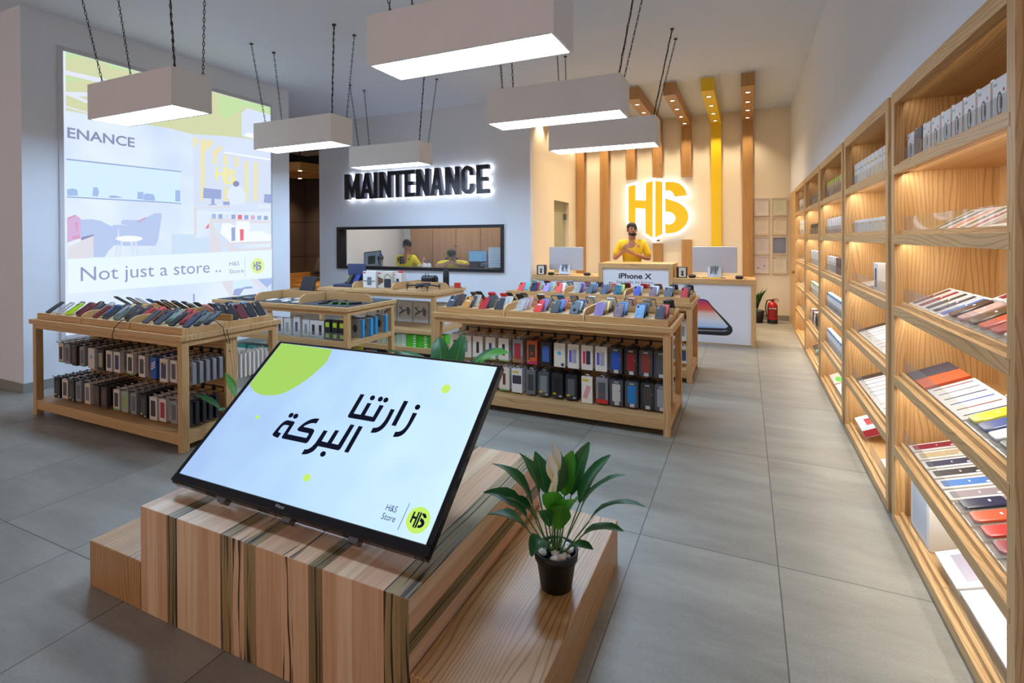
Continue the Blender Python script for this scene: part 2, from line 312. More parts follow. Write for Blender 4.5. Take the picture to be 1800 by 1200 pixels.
TEXT=[[(0.041,0.1569),(0.0644,0.1576),(0.0657,0.0582),(0.1053,0.0581),(0.1055,0.1191),(0.1282,0.1199),(0.1288,0.0593),(0.1749,0.0579),(0.176,0.1189),(0.1994,0.1183),(0.1965,0.0484),(0.1963,0.0402),(0.1912,0.0359),(0.054,0.0348),(0.0453,0.0383),(0.0423,0.0426),(0.0419,0.0486)],[(0.1221,0.1584),(0.1257,0.1558),(0.1284,0.1523),(0.13,0.1484),(0.1303,0.1443),(0.1292,0.1404),(0.127,0.1373),(0.1237,0.135),(0.1198,0.134),(0.1156,0.1342),(0.1115,0.1356),(0.1079,0.1382),(0.1051,0.1416),(0.1035,0.1456),(0.1032,0.1497),(0.1042,0.1536),(0.1065,0.1568),(0.1098,0.159),(0.1137,0.1601),(0.118,0.1599)],[(0.1678,0.1584),(0.1713,0.1558),(0.1739,0.1524),(0.1754,0.1484),(0.1756,0.1444),(0.1745,0.1406),(0.1723,0.1374),(0.169,0.1352),(0.1652,0.1342),(0.161,0.1344),(0.157,0.1358),(0.1535,0.1383),(0.1508,0.1417),(0.1493,0.1457),(0.1491,0.1498),(0.1501,0.1536),(0.1524,0.1568),(0.1557,0.159),(0.1596,0.1601),(0.1638,0.1599)],[(0.1988,0.1582),(0.2022,0.1556),(0.2048,0.1522),(0.2062,0.1483),(0.2064,0.1442),(0.2053,0.1405),(0.203,0.1373),(0.1998,0.1351),(0.1959,0.1341),(0.1918,0.1343),(0.1879,0.1357),(0.1844,0.1382),(0.1818,0.1416),(0.1804,0.1455),(0.1802,0.1496),(0.1812,0.1534),(0.1835,0.1566),(0.1868,0.1588),(0.1906,0.1599),(0.1948,0.1596)],[(0.3774,0.1479),(0.3808,0.1453),(0.3834,0.1417),(0.3847,0.1377),(0.3848,0.1337),(0.3836,0.1299),(0.3812,0.1268),(0.3779,0.1247),(0.3739,0.1237),(0.3697,0.124),(0.3657,0.1256),(0.3622,0.1283),(0.3597,0.1318),(0.3583,0.1358),(0.3582,0.1399),(0.3594,0.1437),(0.3618,0.1468),(0.3651,0.149),(0.3691,0.1499),(0.3734,0.1496)],[(0.2434,0.1086),(0.2437,0.1033),(0.244,0.0958),(0.2444,0.087),(0.2448,0.078),(0.245,0.0696),(0.2449,0.0628),(0.2446,0.0575),(0.2442,0.053),(0.2435,0.0491),(0.2428,0.0457),(0.242,0.0424),(0.241,0.039),(0.24,0.0357),(0.239,0.0325),(0.2378,0.0295),(0.2365,0.0267),(0.235,0.0242),(0.2334,0.0219),(0.2317,0.0198),(0.2297,0.0181),(0.2276,0.0166),(0.2254,0.0152),(0.2231,0.0141),(0.2208,0.013),(0.2183,0.0122),(0.2155,0.0115),(0.2125,0.0111),(0.2098,0.0107),(0.2075,0.0104),(0.2058,0.0102),(0.206,-0.0137),(0.2089,-0.0133),(0.2129,-0.0128),(0.2177,-0.0122),(0.2227,-0.0113),(0.2275,-0.0103),(0.2317,-0.0089),(0.2354,-0.0071),(0.2389,-0.0051),(0.2422,-0.0029),(0.2454,-0.0003),(0.2483,0.0024),(0.251,0.0054),(0.2535,0.0087),(0.2557,0.0122),(0.2577,0.0159),(0.2595,0.0199),(0.2611,0.0242),(0.2625,0.0287),(0.2636,0.0334),(0.2645,0.0384),(0.2651,0.0436),(0.2656,0.0491),(0.266,0.055),(0.2662,0.0614),(0.2664,0.0689),(0.2663,0.0776),(0.2662,0.0867),(0.266,0.0955),(0.2657,0.1029),(0.2656,0.1082)],[(0.2884,0.1573),(0.3114,0.1576),(0.3122,0.0352),(0.2888,0.0356)],[(0.3623,0.1084),(0.3625,0.1031),(0.3628,0.0957),(0.3631,0.087),(0.3633,0.078),(0.3635,0.0696),(0.3634,0.0626),(0.3631,0.0572),(0.3628,0.0524),(0.3623,0.0482),(0.3616,0.0443),(0.3609,0.0408),(0.3599,0.0374),(0.3589,0.0341),(0.3577,0.0311),(0.3563,0.0284),(0.3548,0.0259),(0.3532,0.0237),(0.3515,0.0216),(0.3497,0.0197),(0.3477,0.0181),(0.3456,0.0166),(0.3434,0.0154),(0.3412,0.0143),(0.3389,0.0134),(0.3364,0.0126),(0.3336,0.0121),(0.3308,0.0117),(0.3281,0.0114),(0.3258,0.0112),(0.3242,0.011),(0.3243,-0.0129),(0.3271,-0.0125),(0.3309,-0.0121),(0.3354,-0.0115),(0.3401,-0.0108),(0.3447,-0.0098),(0.3488,-0.0084),(0.3523,-0.0068),(0.3558,-0.0049),(0.3591,-0.0028),(0.3623,-0.0003),(0.3651,0.0024),(0.3677,0.0055),(0.37,0.0091),(0.372,0.013),(0.3737,0.0173),(0.3752,0.0219),(0.3766,0.0266),(0.3779,0.0314),(0.379,0.0362),(0.38,0.0411),(0.3808,0.0462),(0.3814,0.0515),(0.382,0.0572),(0.3826,0.0634),(0.3832,0.0706),(0.3837,0.079),(0.3841,0.0877),(0.3844,0.0961),(0.3847,0.1032),(0.3849,0.1083)],[(0.0828,0.0064),(0.1053,0.0069),(0.1041,-0.1016),(0.1028,-0.1101),(0.096,-0.1149),(-0.0176,-0.1152),(-0.0176,-0.1152),(-0.0182,-0.1178),(-0.019,-0.1215),(-0.0199,-0.1258),(-0.0211,-0.1303),(-0.0225,-0.1345),(-0.0242,-0.1381),(-0.0263,-0.1412),(-0.0288,-0.1439),(-0.0315,-0.1465),(-0.0344,-0.1489),(-0.0373,-0.151),(-0.04,-0.1529),(-0.0425,-0.1546),(-0.045,-0.156),(-0.0475,-0.1571),(-0.05,-0.1582),(-0.0527,-0.1591),(-0.0557,-0.16),(-0.0592,-0.1608),(-0.0632,-0.1616),(-0.0674,-0.1623),(-0.0713,-0.1629),(-0.0747,-0.1634),(-0.0771,-0.1637),(-0.077,-0.14),(-0.0752,-0.1398),(-0.0728,-0.1396),(-0.0699,-0.1394),(-0.0668,-0.139),(-0.0639,-0.1383),(-0.0613,-0.1373),(-0.059,-0.1359),(-0.0568,-0.1343),(-0.0547,-0.1324),(-0.0527,-0.1302),(-0.0508,-0.1279),(-0.0491,-0.1255),(-0.0476,-0.1228),(-0.0462,-0.1198),(-0.0449,-0.1166),(-0.0438,-0.1134),(-0.0428,-0.1101),(-0.0419,-0.107),(-0.0413,-0.1044),(-0.0409,-0.1022),(-0.0407,-0.1),(-0.0405,-0.0974),(-0.0403,-0.094),(-0.0401,-0.0894),(-0.0398,-0.0828),(-0.0395,-0.0743),(-0.0392,-0.0649),(-0.0389,-0.0558),(-0.0387,-0.0479),(-0.0385,-0.0424),(-0.0155,-0.042),(-0.0143,-0.0913),(0.0192,-0.0918),(0.0213,-0.0315),(0.0432,-0.031),(0.0433,-0.0914),(0.0798,-0.0918)],[(0.129,0.0066),(0.1525,0.0062),(0.1528,-0.1154),(0.1296,-0.1156)],[(0.037,-0.1317),(0.0409,-0.134),(0.0439,-0.1372),(0.0456,-0.1408),(0.0461,-0.1447),(0.0451,-0.1483),(0.0428,-0.1514),(0.0395,-0.1536),(0.0353,-0.1548),(0.0309,-0.1548),(0.0265,-0.1536),(0.0226,-0.1514),(0.0196,-0.1483),(0.0177,-0.1446),(0.0173,-0.1407),(0.0182,-0.1371),(0.0205,-0.1339),(0.0239,-0.1317),(0.0281,-0.1305),(0.0326,-0.1305)],[(-0.2671,0.0082),(-0.2634,0.006),(-0.2605,0.0028),(-0.2588,-0.0009),(-0.2583,-0.0049),(-0.2591,-0.0088),(-0.2612,-0.0121),(-0.2643,-0.0145),(-0.2681,-0.0159),(-0.2723,-0.0161),(-0.2764,-0.015),(-0.2801,-0.0128),(-0.283,-0.0097),(-0.2848,-0.0059),(-0.2853,-0.0019),(-0.2845,0.0019),(-0.2824,0.0053),(-0.2793,0.0078),(-0.2755,0.0092),(-0.2712,0.0093)],[(-0.2366,0.0078),(-0.2326,0.0054),(-0.2294,0.0021),(-0.2274,-0.0018),(-0.2267,-0.0058),(-0.2275,-0.0097),(-0.2297,-0.0129),(-0.2329,-0.0153),(-0.237,-0.0166),(-0.2415,-0.0166),(-0.2461,-0.0153),(-0.2501,-0.0129),(-0.2533,-0.0097),(-0.2554,-0.0058),(-0.2561,-0.0017),(-0.2553,0.0022),(-0.2532,0.0055),(-0.2499,0.0078),(-0.2457,0.0091),(-0.2412,0.0091)],[(-0.0994,0.0049),(-0.1026,0.0049),(-0.1072,0.0049),(-0.1124,0.0047),(-0.1174,0.0043),(-0.122,0.0035),(-0.1267,0.0024),(-0.1314,0.001),(-0.1359,-0.0007),(-0.1404,-0.0029),(-0.1448,-0.0054),(-0.1491,-0.0082),(-0.1534,-0.0115),(-0.1576,-0.0151),(-0.1619,-0.0191),(-0.1659,-0.0234),(-0.1695,-0.0279),(-0.1728,-0.0326),(-0.1757,-0.0377),(-0.1782,-0.0425),(-0.1803,-0.0468),(-0.182,-0.0502),(-0.1832,-0.0531),(-0.184,-0.0556),(-0.1843,-0.0579),(-0.1839,-0.0601),(-0.1831,-0.062),(-0.1818,-0.0637),(-0.1801,-0.0651),(-0.1776,-0.0663),(-0.1744,-0.0673),(-0.1713,-0.068),(-0.1692,-0.0686),(-0.1692,-0.0686),(-0.1626,-0.0689),(-0.153,-0.0692),(-0.1429,-0.0695),(-0.1317,-0.0695),(-0.12,-0.0693),(-0.1112,-0.0695),(-0.1075,-0.0701),(-0.1067,-0.0711),(-0.1063,-0.0725),(-0.1054,-0.0745),(-0.1048,-0.077),(-0.1047,-0.0799),(-0.1051,-0.0839),(-0.1058,-0.0884),(-0.1064,-0.0916),(-0.2199,-0.0916),(-0.2212,-0.0386),(-0.224,-0.0323),(-0.2323,-0.0291),(-0.2702,-0.0295),(-0.2702,-0.0295),(-0.2729,-0.0305),(-0.2768,-0.0319),(-0.281,-0.0338),(-0.2846,-0.0363),(-0.2874,-0.0397),(-0.2899,-0.0437),(-0.2922,-0.0481),(-0.2942,-0.0527),(-0.2959,-0.0574),(-0.2973,-0.0623),(-0.2985,-0.0677),(-0.2997,-0.0737),(-0.3008,-0.0814),(-0.3018,-0.0902),(-0.3026,-0.0986),(-0.3029,-0.1047),(-0.3026,-0.1077),(-0.3019,-0.1087),(-0.3008,-0.1088),(-0.2994,-0.1093),(-0.2979,-0.1104),(-0.2961,-0.1114),(-0.294,-0.1123),(-0.2913,-0.1132),(-0.2881,-0.114),(-0.2844,-0.1147),(-0.2804,-0.1154),(-0.2763,-0.1159),(-0.2717,-0.1163),(-0.2667,-0.1166),(-0.2621,-0.1168),(-0.259,-0.1169),(-0.2572,-0.0941),(-0.28,-0.0917),(-0.28,-0.0917),(-0.2803,-0.0872),(-0.2806,-0.0807),(-0.2804,-0.0746),(-0.2798,-0.0695),(-0.2788,-0.0648),(-0.2772,-0.0608),(-0.2753,-0.0576),(-0.2728,-0.0552),(-0.2684,-0.0535),(-0.2601,-0.0527),(-0.2499,-0.0526),(-0.2426,-0.0526),(-0.2413,-0.1088),(-0.2383,-0.1135),(-0.2321,-0.1158),(-0.0912,-0.1149),(-0.0912,-0.1149),(-0.089,-0.1138),(-0.0858,-0.1121),(-0.0834,-0.1091),(-0.0822,-0.1045),(-0.0817,-0.0986),(-0.0817,-0.0913),(-0.0824,-0.0814),(-0.0836,-0.0702),(-0.0846,-0.0613),(-0.085,-0.0571),(-0.0852,-0.0554),(-0.0863,-0.0539),(-0.0887,-0.0515),(-0.0919,-0.0493),(-0.0952,-0.0476),(-0.0986,-0.0466),(-0.1019,-0.0462),(-0.1043,-0.0459),(-0.1043,-0.0459),(-0.1089,-0.0458),(-0.1155,-0.0457),(-0.1229,-0.0455),(-0.1301,-0.0454),(-0.1378,-0.0454),(-0.1462,-0.0456),(-0.1535,-0.0455),(-0.1579,-0.0445),(-0.1583,-0.0425),(-0.1559,-0.0397),(-0.1521,-0.0366),(-0.1487,-0.0339),(-0.1458,-0.0316),(-0.1426,-0.0295),(-0.1393,-0.0275),(-0.1358,-0.0258),(-0.1323,-0.0241),(-0.1288,-0.0226),(-0.125,-0.0213),(-0.1209,-0.0203),(-0.1158,-0.0197),(-0.1101,-0.0194),(-0.1047,-0.0193),(-0.1011,-0.0193)]]
BLOB=[(-0.6692,0.3859),(-0.2961,0.3803),(-0.2961,0.3803),(-0.292,0.3671),(-0.2859,0.3482),(-0.2804,0.3276),(-0.2782,0.3089),(-0.2801,0.2929),(-0.2845,0.2776),(-0.2905,0.2625),(-0.2972,0.2468),(-0.3046,0.23),(-0.3131,0.2126),(-0.3223,0.1954),(-0.3321,0.1795),(-0.3423,0.1649),(-0.3532,0.1511),(-0.3647,0.1383),(-0.3764,0.1265),(-0.3883,0.1155),(-0.4005,0.1055),(-0.4134,0.0967),(-0.4277,0.0893),(-0.4441,0.0835),(-0.4621,0.0791),(-0.4805,0.0759),(-0.4979,0.0736),(-0.5143,0.0721),(-0.5302,0.0715),(-0.5457,0.072),(-0.5607,0.0735),(-0.5752,0.0761),(-0.5893,0.0799),(-0.6031,0.0846),(-0.6166,0.0898),(-0.631,0.0962),(-0.6458,0.1039),(-0.659,0.1111),(-0.6682,0.1161)]
DOTS=[[(-0.4552,-0.0336),(-0.4521,-0.0355),(-0.4497,-0.0382),(-0.4482,-0.0413),(-0.448,-0.0447),(-0.4488,-0.0479),(-0.4508,-0.0506),(-0.4536,-0.0526),(-0.4571,-0.0537),(-0.4608,-0.0538),(-0.4644,-0.0529),(-0.4676,-0.051),(-0.47,-0.0483),(-0.4714,-0.0452),(-0.4717,-0.0418),(-0.4709,-0.0386),(-0.4689,-0.0358),(-0.4661,-0.0338),(-0.4626,-0.0327),(-0.4589,-0.0326)],[(0.4767,0.2625),(0.482,0.2579),(0.4858,0.2519),(0.4877,0.2452),(0.4876,0.2383),(0.4854,0.2321),(0.4815,0.2269),(0.4761,0.2235),(0.4698,0.222),(0.4632,0.2226),(0.4569,0.2253),(0.4515,0.2298),(0.4476,0.2357),(0.4456,0.2425),(0.4456,0.2494),(0.4478,0.2558),(0.4517,0.261),(0.4572,0.2645),(0.4636,0.266),(0.4703,0.2653)],[(0.0288,-0.2355),(0.034,-0.2383),(0.0381,-0.2422),(0.0406,-0.2467),(0.0413,-0.2514),(0.0401,-0.2559),(0.0372,-0.2597),(0.0328,-0.2624),(0.0274,-0.2638),(0.0215,-0.2638),(0.0156,-0.2624),(0.0103,-0.2596),(0.0062,-0.2558),(0.0036,-0.2513),(0.0029,-0.2465),(0.004,-0.242),(0.007,-0.2382),(0.0114,-0.2354),(0.0169,-0.2339),(0.0229,-0.234)]]
LOGODISC=[(0.6082,-0.2498),(0.6157,-0.252),(0.6228,-0.2553),(0.6293,-0.2595),(0.635,-0.2645),(0.6399,-0.2703),(0.6438,-0.2767),(0.6466,-0.2834),(0.6483,-0.2904),(0.6488,-0.2975),(0.6481,-0.3044),(0.6463,-0.3111),(0.6435,-0.3174),(0.6395,-0.3231),(0.6347,-0.3281),(0.6291,-0.3323),(0.6227,-0.3356),(0.6159,-0.3379),(0.6087,-0.3391),(0.6012,-0.3394),(0.5937,-0.3385),(0.5864,-0.3365),(0.5794,-0.3336),(0.5728,-0.3296),(0.5669,-0.3248),(0.5619,-0.3192),(0.5577,-0.313),(0.5546,-0.3063),(0.5526,-0.2993),(0.5518,-0.2921),(0.5522,-0.2849),(0.5539,-0.278),(0.5567,-0.2714),(0.5606,-0.2654),(0.5656,-0.2601),(0.5715,-0.2558),(0.5781,-0.2523),(0.5852,-0.25),(0.5928,-0.2488),(0.6005,-0.2487)]
TVSCREEN=[(-0.6512,0.3863),(0.6661,0.3862),(0.6693,-0.3623),(-0.673,-0.3611)]
TVOUT=[(-0.6893,0.395),(0.6893,0.395),(0.6893,-0.395),(-0.6893,-0.395)]
TVTEXTQ=[(0.4477,-0.2652),(0.5075,-0.2657),(0.5117,-0.2885),(0.4481,-0.2899),(0.4522,-0.2967),(0.5275,-0.3015),(0.5282,-0.3209),(0.4498,-0.322)]
TVLINE=[(0.537,-0.2457),(0.5393,-0.2459),(0.5384,-0.3426),(0.536,-0.3424)]
HSL=[[(-0.596,0.494),(-0.452,0.518),(-0.453,0.2),(-0.238,0.182),(-0.237,0.548),(-0.101,0.581),(-0.105,-0.59),(-0.249,-0.498),(-0.248,0.013),(-0.453,0.034),(-0.455,-0.349),(-0.599,-0.246)],[(-0.042,0.583),(0.097,0.554),(0.093,-0.512),(-0.053,-0.591)],[(0.153,0.551),(0.153,0.551),(0.188,0.55),(0.237,0.549),(0.29,0.546),(0.336,0.539),(0.372,0.528),(0.404,0.514),(0.433,0.498),(0.46,0.478),(0.485,0.455),(0.507,0.429),(0.526,0.401),(0.542,0.374),(0.555,0.343),(0.564,0.309),(0.57,0.278),(0.575,0.257),(0.335,0.243),(0.335,0.243),(0.328,0.262),(0.319,0.287),(0.307,0.311),(0.292,0.33),(0.275,0.347),(0.258,0.36),(0.242,0.369),(0.226,0.374),(0.209,0.376),(0.189,0.375),(0.168,0.37),(0.153,0.367)],[(0.152,0.215),(0.152,0.215),(0.171,0.209),(0.198,0.199),(0.23,0.188),(0.265,0.175),(0.304,0.16),(0.347,0.144),(0.392,0.126),(0.431,0.104),(0.467,0.078),(0.501,0.049),(0.53,0.017),(0.555,-0.015),(0.574,-0.049),(0.589,-0.085),(0.598,-0.123),(0.602,-0.16),(0.6,-0.199),(0.592,-0.24),(0.579,-0.28),(0.561,-0.317),(0.537,-0.352),(0.508,-0.384),(0.476,-0.414),(0.444,-0.438),(0.411,-0.458),(0.376,-0.474),(0.341,-0.486),(0.304,-0.495),(0.263,-0.5),(0.219,-0.502),(0.178,-0.501),(0.15,-0.501),(0.15,-0.299),(0.15,-0.299),(0.166,-0.304),(0.187,-0.312),(0.212,-0.318),(0.235,-0.32),(0.257,-0.314),(0.28,-0.305),(0.302,-0.292),(0.319,-0.277),(0.333,-0.259),(0.344,-0.237),(0.352,-0.213),(0.354,-0.191),(0.35,-0.169),(0.34,-0.148),(0.327,-0.128),(0.313,-0.11),(0.296,-0.096),(0.277,-0.085),(0.256,-0.075),(0.236,-0.068),(0.213,-0.062),(0.189,-0.059),(0.167,-0.058),(0.151,-0.057)]]
LB=[('ceil',[(3.134,3.683),(5.839,3.694),(5.834,3.141),(5.032,3.093),(4.562,3.037),(4.274,3.059),(3.132,3.032)]),('green',[(3.137,3.692),(3.93,3.688),(3.768,3.665),(3.575,3.644),(3.513,3.681),(3.277,3.683),(3.137,3.618)]),('green',[(3.132,3.433),(3.309,3.416),(3.131,3.362)]),('green',[(4.958,3.679),(5.828,3.691),(5.827,3.573),(5.37,3.612),(5.162,3.413),(5.035,3.353),(4.965,3.404)]),('wht',[(3.132,3.488),(3.549,3.496),(3.45,3.438),(3.132,3.439)]),('wht',[(3.131,3.248),(3.354,3.299),(3.354,3.251),(3.25,3.226),(3.354,3.197),(3.353,3.163),(3.13,3.216)]),('wht',[(3.129,3.093),(3.353,3.067),(3.352,3.054),(3.129,3.075)]),('pale',[(3.129,3.044),(3.352,3.047),(3.352,3.033),(3.129,3.03)]),('pale',[(4.562,3.037),(5.032,3.097),(5.834,3.159),(5.825,2.146),(5.377,2.137),(4.57,2.067)]),('wood',[(4.671,2.994),(4.79,2.998),(4.789,2.934),(4.735,2.814),(4.73,2.242),(4.67,2.08),(4.669,2.804)]),('wood',[(4.79,3.006),(4.858,3.01),(4.857,2.945),(4.735,2.814),(4.673,2.836)]),('wood',[(4.844,2.847),(4.996,2.968),(4.995,2.894),(4.912,2.808),(4.911,2.678),(4.846,2.67)]),('wood',[(5.018,2.824),(5.084,2.833),(5.082,2.676),(5.016,2.676)]),('wood',[(5.188,2.815),(5.253,2.824),(5.252,2.675),(5.186,2.672)]),('wood',[(5.353,2.783),(5.417,2.792),(5.412,2.165),(5.348,2.17)]),('wood',[(5.516,2.783),(5.585,2.792),(5.575,2.175),(5.507,2.18)]),('wood',[(4.562,3.006),(4.642,2.981),(4.641,2.941),(4.569,2.844)]),('wood',[(5.017,2.363),(5.08,2.369),(5.078,2.137),(5.015,2.133)]),('yel',[(4.885,2.639),(4.926,2.645),(4.925,2.556),(5.0,2.564),(5.001,2.654),(5.043,2.659),(5.041,2.412),(4.999,2.44),(5.0,2.521),(4.925,2.513),(4.924,2.433),(4.883,2.45)]),('yel',[(5.028,2.647),(5.082,2.654),(5.08,2.394),(5.026,2.405)]),('yel',[(5.1,2.636),(5.173,2.628),(5.219,2.575),(5.145,2.558),(5.1,2.57),(5.191,2.538),(5.218,2.482),(5.19,2.421),(5.098,2.395),(5.089,2.453),(5.153,2.484),(5.09,2.527)]),('lamp',[(5.312,3.488),(5.409,3.586),(5.827,3.573),(5.826,3.411),(5.525,3.377),(5.523,3.15),(5.347,3.145),(5.309,3.155)]),('lampw',[(5.347,3.154),(5.396,3.214),(5.524,3.22),(5.523,3.145)]),('lamp',[(5.0,3.067),(5.032,3.097),(5.523,3.098),(5.522,2.975),(5.821,2.94),(5.821,2.868),(5.012,2.848)]),('lampw',[(5.013,2.872),(5.821,2.877),(5.821,2.85),(5.03,2.85)]),('dark',[(4.709,2.32),(4.976,2.314),(4.971,2.179),(4.703,2.177)]),('dark',[(4.825,2.25),(4.868,2.253),(4.87,2.108),(4.918,2.094),(4.765,2.078),(4.824,2.105)]),('dark',[(5.7,2.308),(5.826,2.312),(5.825,2.173),(5.688,2.174)]),('dark',[(5.003,2.148),(5.105,2.151),(5.104,2.088),(5.002,2.086)]),('man',[(5.162,2.384),(5.264,2.394),(5.34,2.358),(5.377,2.223),(5.348,2.153),(5.356,2.016),(5.122,2.006),(5.114,2.172),(5.06,2.218),(5.079,2.319)]),('hair',[(5.265,2.428),(5.257,2.405),(5.238,2.387),(5.212,2.379),(5.186,2.382),(5.167,2.397),(5.16,2.418),(5.167,2.44),(5.186,2.458),(5.212,2.466),(5.239,2.463),(5.258,2.449)]),('lamp',[(4.57,2.067),(5.376,2.12),(5.377,2.137),(5.595,2.15),(5.594,2.08),(5.824,2.091),(5.824,2.037),(4.815,1.992),(4.598,2.014),(4.596,1.764),(4.564,1.763)]),('bright',[(3.128,2.498),(4.403,2.506),(4.399,2.08),(4.229,2.085),(3.129,2.082)]),('line',[(3.128,2.508),(4.403,2.515),(4.403,2.5),(3.127,2.492)]),('line',[(3.129,2.088),(4.229,2.093),(4.399,2.086),(4.399,2.074),(4.229,2.079),(3.129,2.075)]),('blue',[(3.131,2.165),(3.188,2.182),(3.229,2.167),(3.232,2.103),(3.134,2.096)]),('blue',[(3.932,2.167),(3.956,2.185),(4.037,2.181),(4.062,2.15),(4.062,2.099),(3.925,2.099)]),('blue',[(4.323,2.256),(4.386,2.259),(4.384,2.107),(4.317,2.105)]),('dark',[(3.55,2.126),(3.616,2.128),(3.695,2.111),(3.549,2.104)]),('blue',[(3.385,2.21),(3.427,2.214),(3.442,2.155),(3.426,2.105),(3.374,2.113)]),('blue',[(3.859,2.194),(3.926,2.199),(3.925,2.108),(3.853,2.109)]),('chair',[(3.254,1.833),(3.366,1.842),(3.461,1.824),(3.536,1.779),(3.58,1.762),(3.641,1.757),(3.634,1.656),(3.6,1.544),(3.533,1.471),(3.489,1.398),(3.378,1.402),(3.375,1.595),(3.258,1.632)]),('chair',[(3.67,1.82),(3.693,1.846),(3.856,1.844),(3.917,1.866),(3.979,1.894),(4.054,1.937),(4.144,1.943),(4.144,1.913),(4.096,1.59),(4.063,1.524),(3.6,1.531),(3.606,1.606),(3.646,1.644),(3.646,1.744),(3.557,1.755),(3.591,1.781),(3.773,1.782),(3.672,1.789)]),('red2',[(3.85,1.825),(3.942,1.886),(3.956,1.874),(3.862,1.81)]),('lamp',[(3.668,1.581),(3.69,1.581),(3.66,1.398),(3.638,1.399)]),('lamp',[(3.771,1.58),(3.795,1.58),(3.811,1.393),(3.787,1.394)]),('lamp',[(3.816,1.579),(3.84,1.579),(3.871,1.395),(3.847,1.396)]),('lamp',[(4.007,1.525),(4.025,1.525),(4.037,1.398),(4.022,1.399)]),('lamp',[(3.611,1.544),(3.645,1.543),(3.621,1.4),(3.599,1.401)]),('lamp',[(4.063,1.537),(4.079,1.537),(4.088,1.47),(4.076,1.47)]),('lampw',[(3.911,1.615),(3.903,1.604),(3.881,1.593),(3.846,1.585),(3.803,1.58),(3.756,1.579),(3.71,1.581),(3.668,1.586),(3.636,1.595),(3.615,1.605),(3.608,1.616),(3.615,1.627),(3.636,1.637),(3.669,1.646),(3.71,1.651),(3.757,1.653),(3.804,1.651),(3.847,1.646),(3.881,1.637),(3.904,1.627)]),('pink',[(3.129,1.846),(3.205,1.89),(3.256,1.845),(3.255,1.62),(3.183,1.597),(3.127,1.574)]),('red2',[(3.132,1.852),(3.205,1.887),(3.21,1.872),(3.156,1.841),(3.132,1.823)]),('red2',[(3.2,1.808),(3.229,1.797),(3.228,1.714),(3.213,1.702)]),('red2',[(3.174,1.643),(3.248,1.661),(3.248,1.62),(3.173,1.614)]),('tan',[(3.132,1.521),(3.38,1.656),(3.379,1.438),(3.352,1.397),(3.131,1.394)]),('hair',[(3.258,1.632),(3.386,1.668),(3.38,1.65),(3.257,1.596)]),('tan',[(4.78,1.907),(5.833,1.888),(5.833,1.854),(4.805,1.836)]),('blue',[(4.825,1.963),(4.886,1.965),(4.886,1.898),(4.824,1.896)]),('dark',[(4.923,1.963),(4.986,1.965),(4.985,1.899),(4.922,1.897)]),('pale',[(5.023,1.963),(5.087,1.966),(5.087,1.9),(5.022,1.898)]),('dark',[(5.125,1.964),(5.192,1.966),(5.191,1.901),(5.125,1.899)]),('red',[(5.231,1.964),(5.299,1.967),(5.298,1.901),(5.23,1.899)]),('dark',[(5.339,1.964),(5.408,1.967),(5.408,1.902),(5.338,1.9)]),('pink',[(5.449,1.965),(5.521,1.967),(5.52,1.903),(5.449,1.901)]),('blue',[(5.563,1.965),(5.637,1.968),(5.636,1.904),(5.563,1.902)]),('dark',[(5.68,1.965),(5.755,1.968),(5.755,1.905),(5.679,1.903)]),('tan',[(4.786,1.847),(4.824,1.842),(4.957,1.57),(4.969,1.386),(4.929,1.387),(4.865,1.461),(4.865,1.389),(4.788,1.391)]),('red',[(4.779,1.829),(4.779,1.763),(4.748,1.757),(4.729,1.744),(4.735,1.768)]),('lampw',[(4.979,1.834),(5.093,1.836),(5.202,1.782),(5.203,1.871),(5.425,1.87),(5.424,1.721),(5.627,1.73),(5.815,1.664),(5.814,1.576),(5.104,1.556),(4.945,1.692)]),('dark',[(5.122,1.775),(5.186,1.779),(5.184,1.58),(5.125,1.575)]),('red',[(5.261,1.752),(5.324,1.752),(5.322,1.586),(5.264,1.58)]),('tan',[(4.957,1.57),(5.036,1.557),(5.83,1.569),(5.83,1.535),(5.117,1.525),(5.199,1.454),(5.829,1.481),(5.828,1.386),(5.144,1.393),(5.103,1.425)]),('pale2',[(4.262,1.677),(4.564,1.672),(4.564,1.626),(4.778,1.631),(4.782,1.397),(4.259,1.396)]),('tan',[(4.564,2.074),(4.597,2.041),(5.109,2.093),(5.108,2.061),(4.609,2.024),(4.6,1.631),(4.564,1.626)]),('dark',[(5.138,0.778),(5.153,0.852),(5.194,0.88),(5.293,0.871),(5.322,0.894),(5.453,0.882),(5.482,0.854),(5.321,0.855),(5.249,0.767)]),('bright',[(5.14,0.966),(5.432,0.982),(5.431,0.891),(5.139,0.866)]),('tan',[(4.978,1.004),(5.14,1.016),(5.138,0.772),(5.097,0.758),(4.978,0.955)]),('tan',[(5.447,0.993),(5.544,0.986),(5.712,0.819),(5.634,0.82)]),('blue',[(5.559,0.985),(5.825,0.979),(5.824,0.911),(5.728,0.838)]),('dark',[(4.54,0.864),(4.566,0.855),(4.568,0.756),(4.541,0.759)]),('banner',[(3.126,1.389),(5.824,1.433),(5.82,0.997),(3.131,1.006)])]
LBT=[(3.23,1.307),(3.234,1.138),(4.953,1.132),(5.075,1.274),(5.073,1.114),(5.329,1.102),(5.34,1.331),(5.338,1.04),(5.534,1.191),(5.535,1.306),(5.806,1.242)]
LBEN=[(3.131,2.861),(3.827,2.854),(3.826,2.738),(3.13,2.739)]
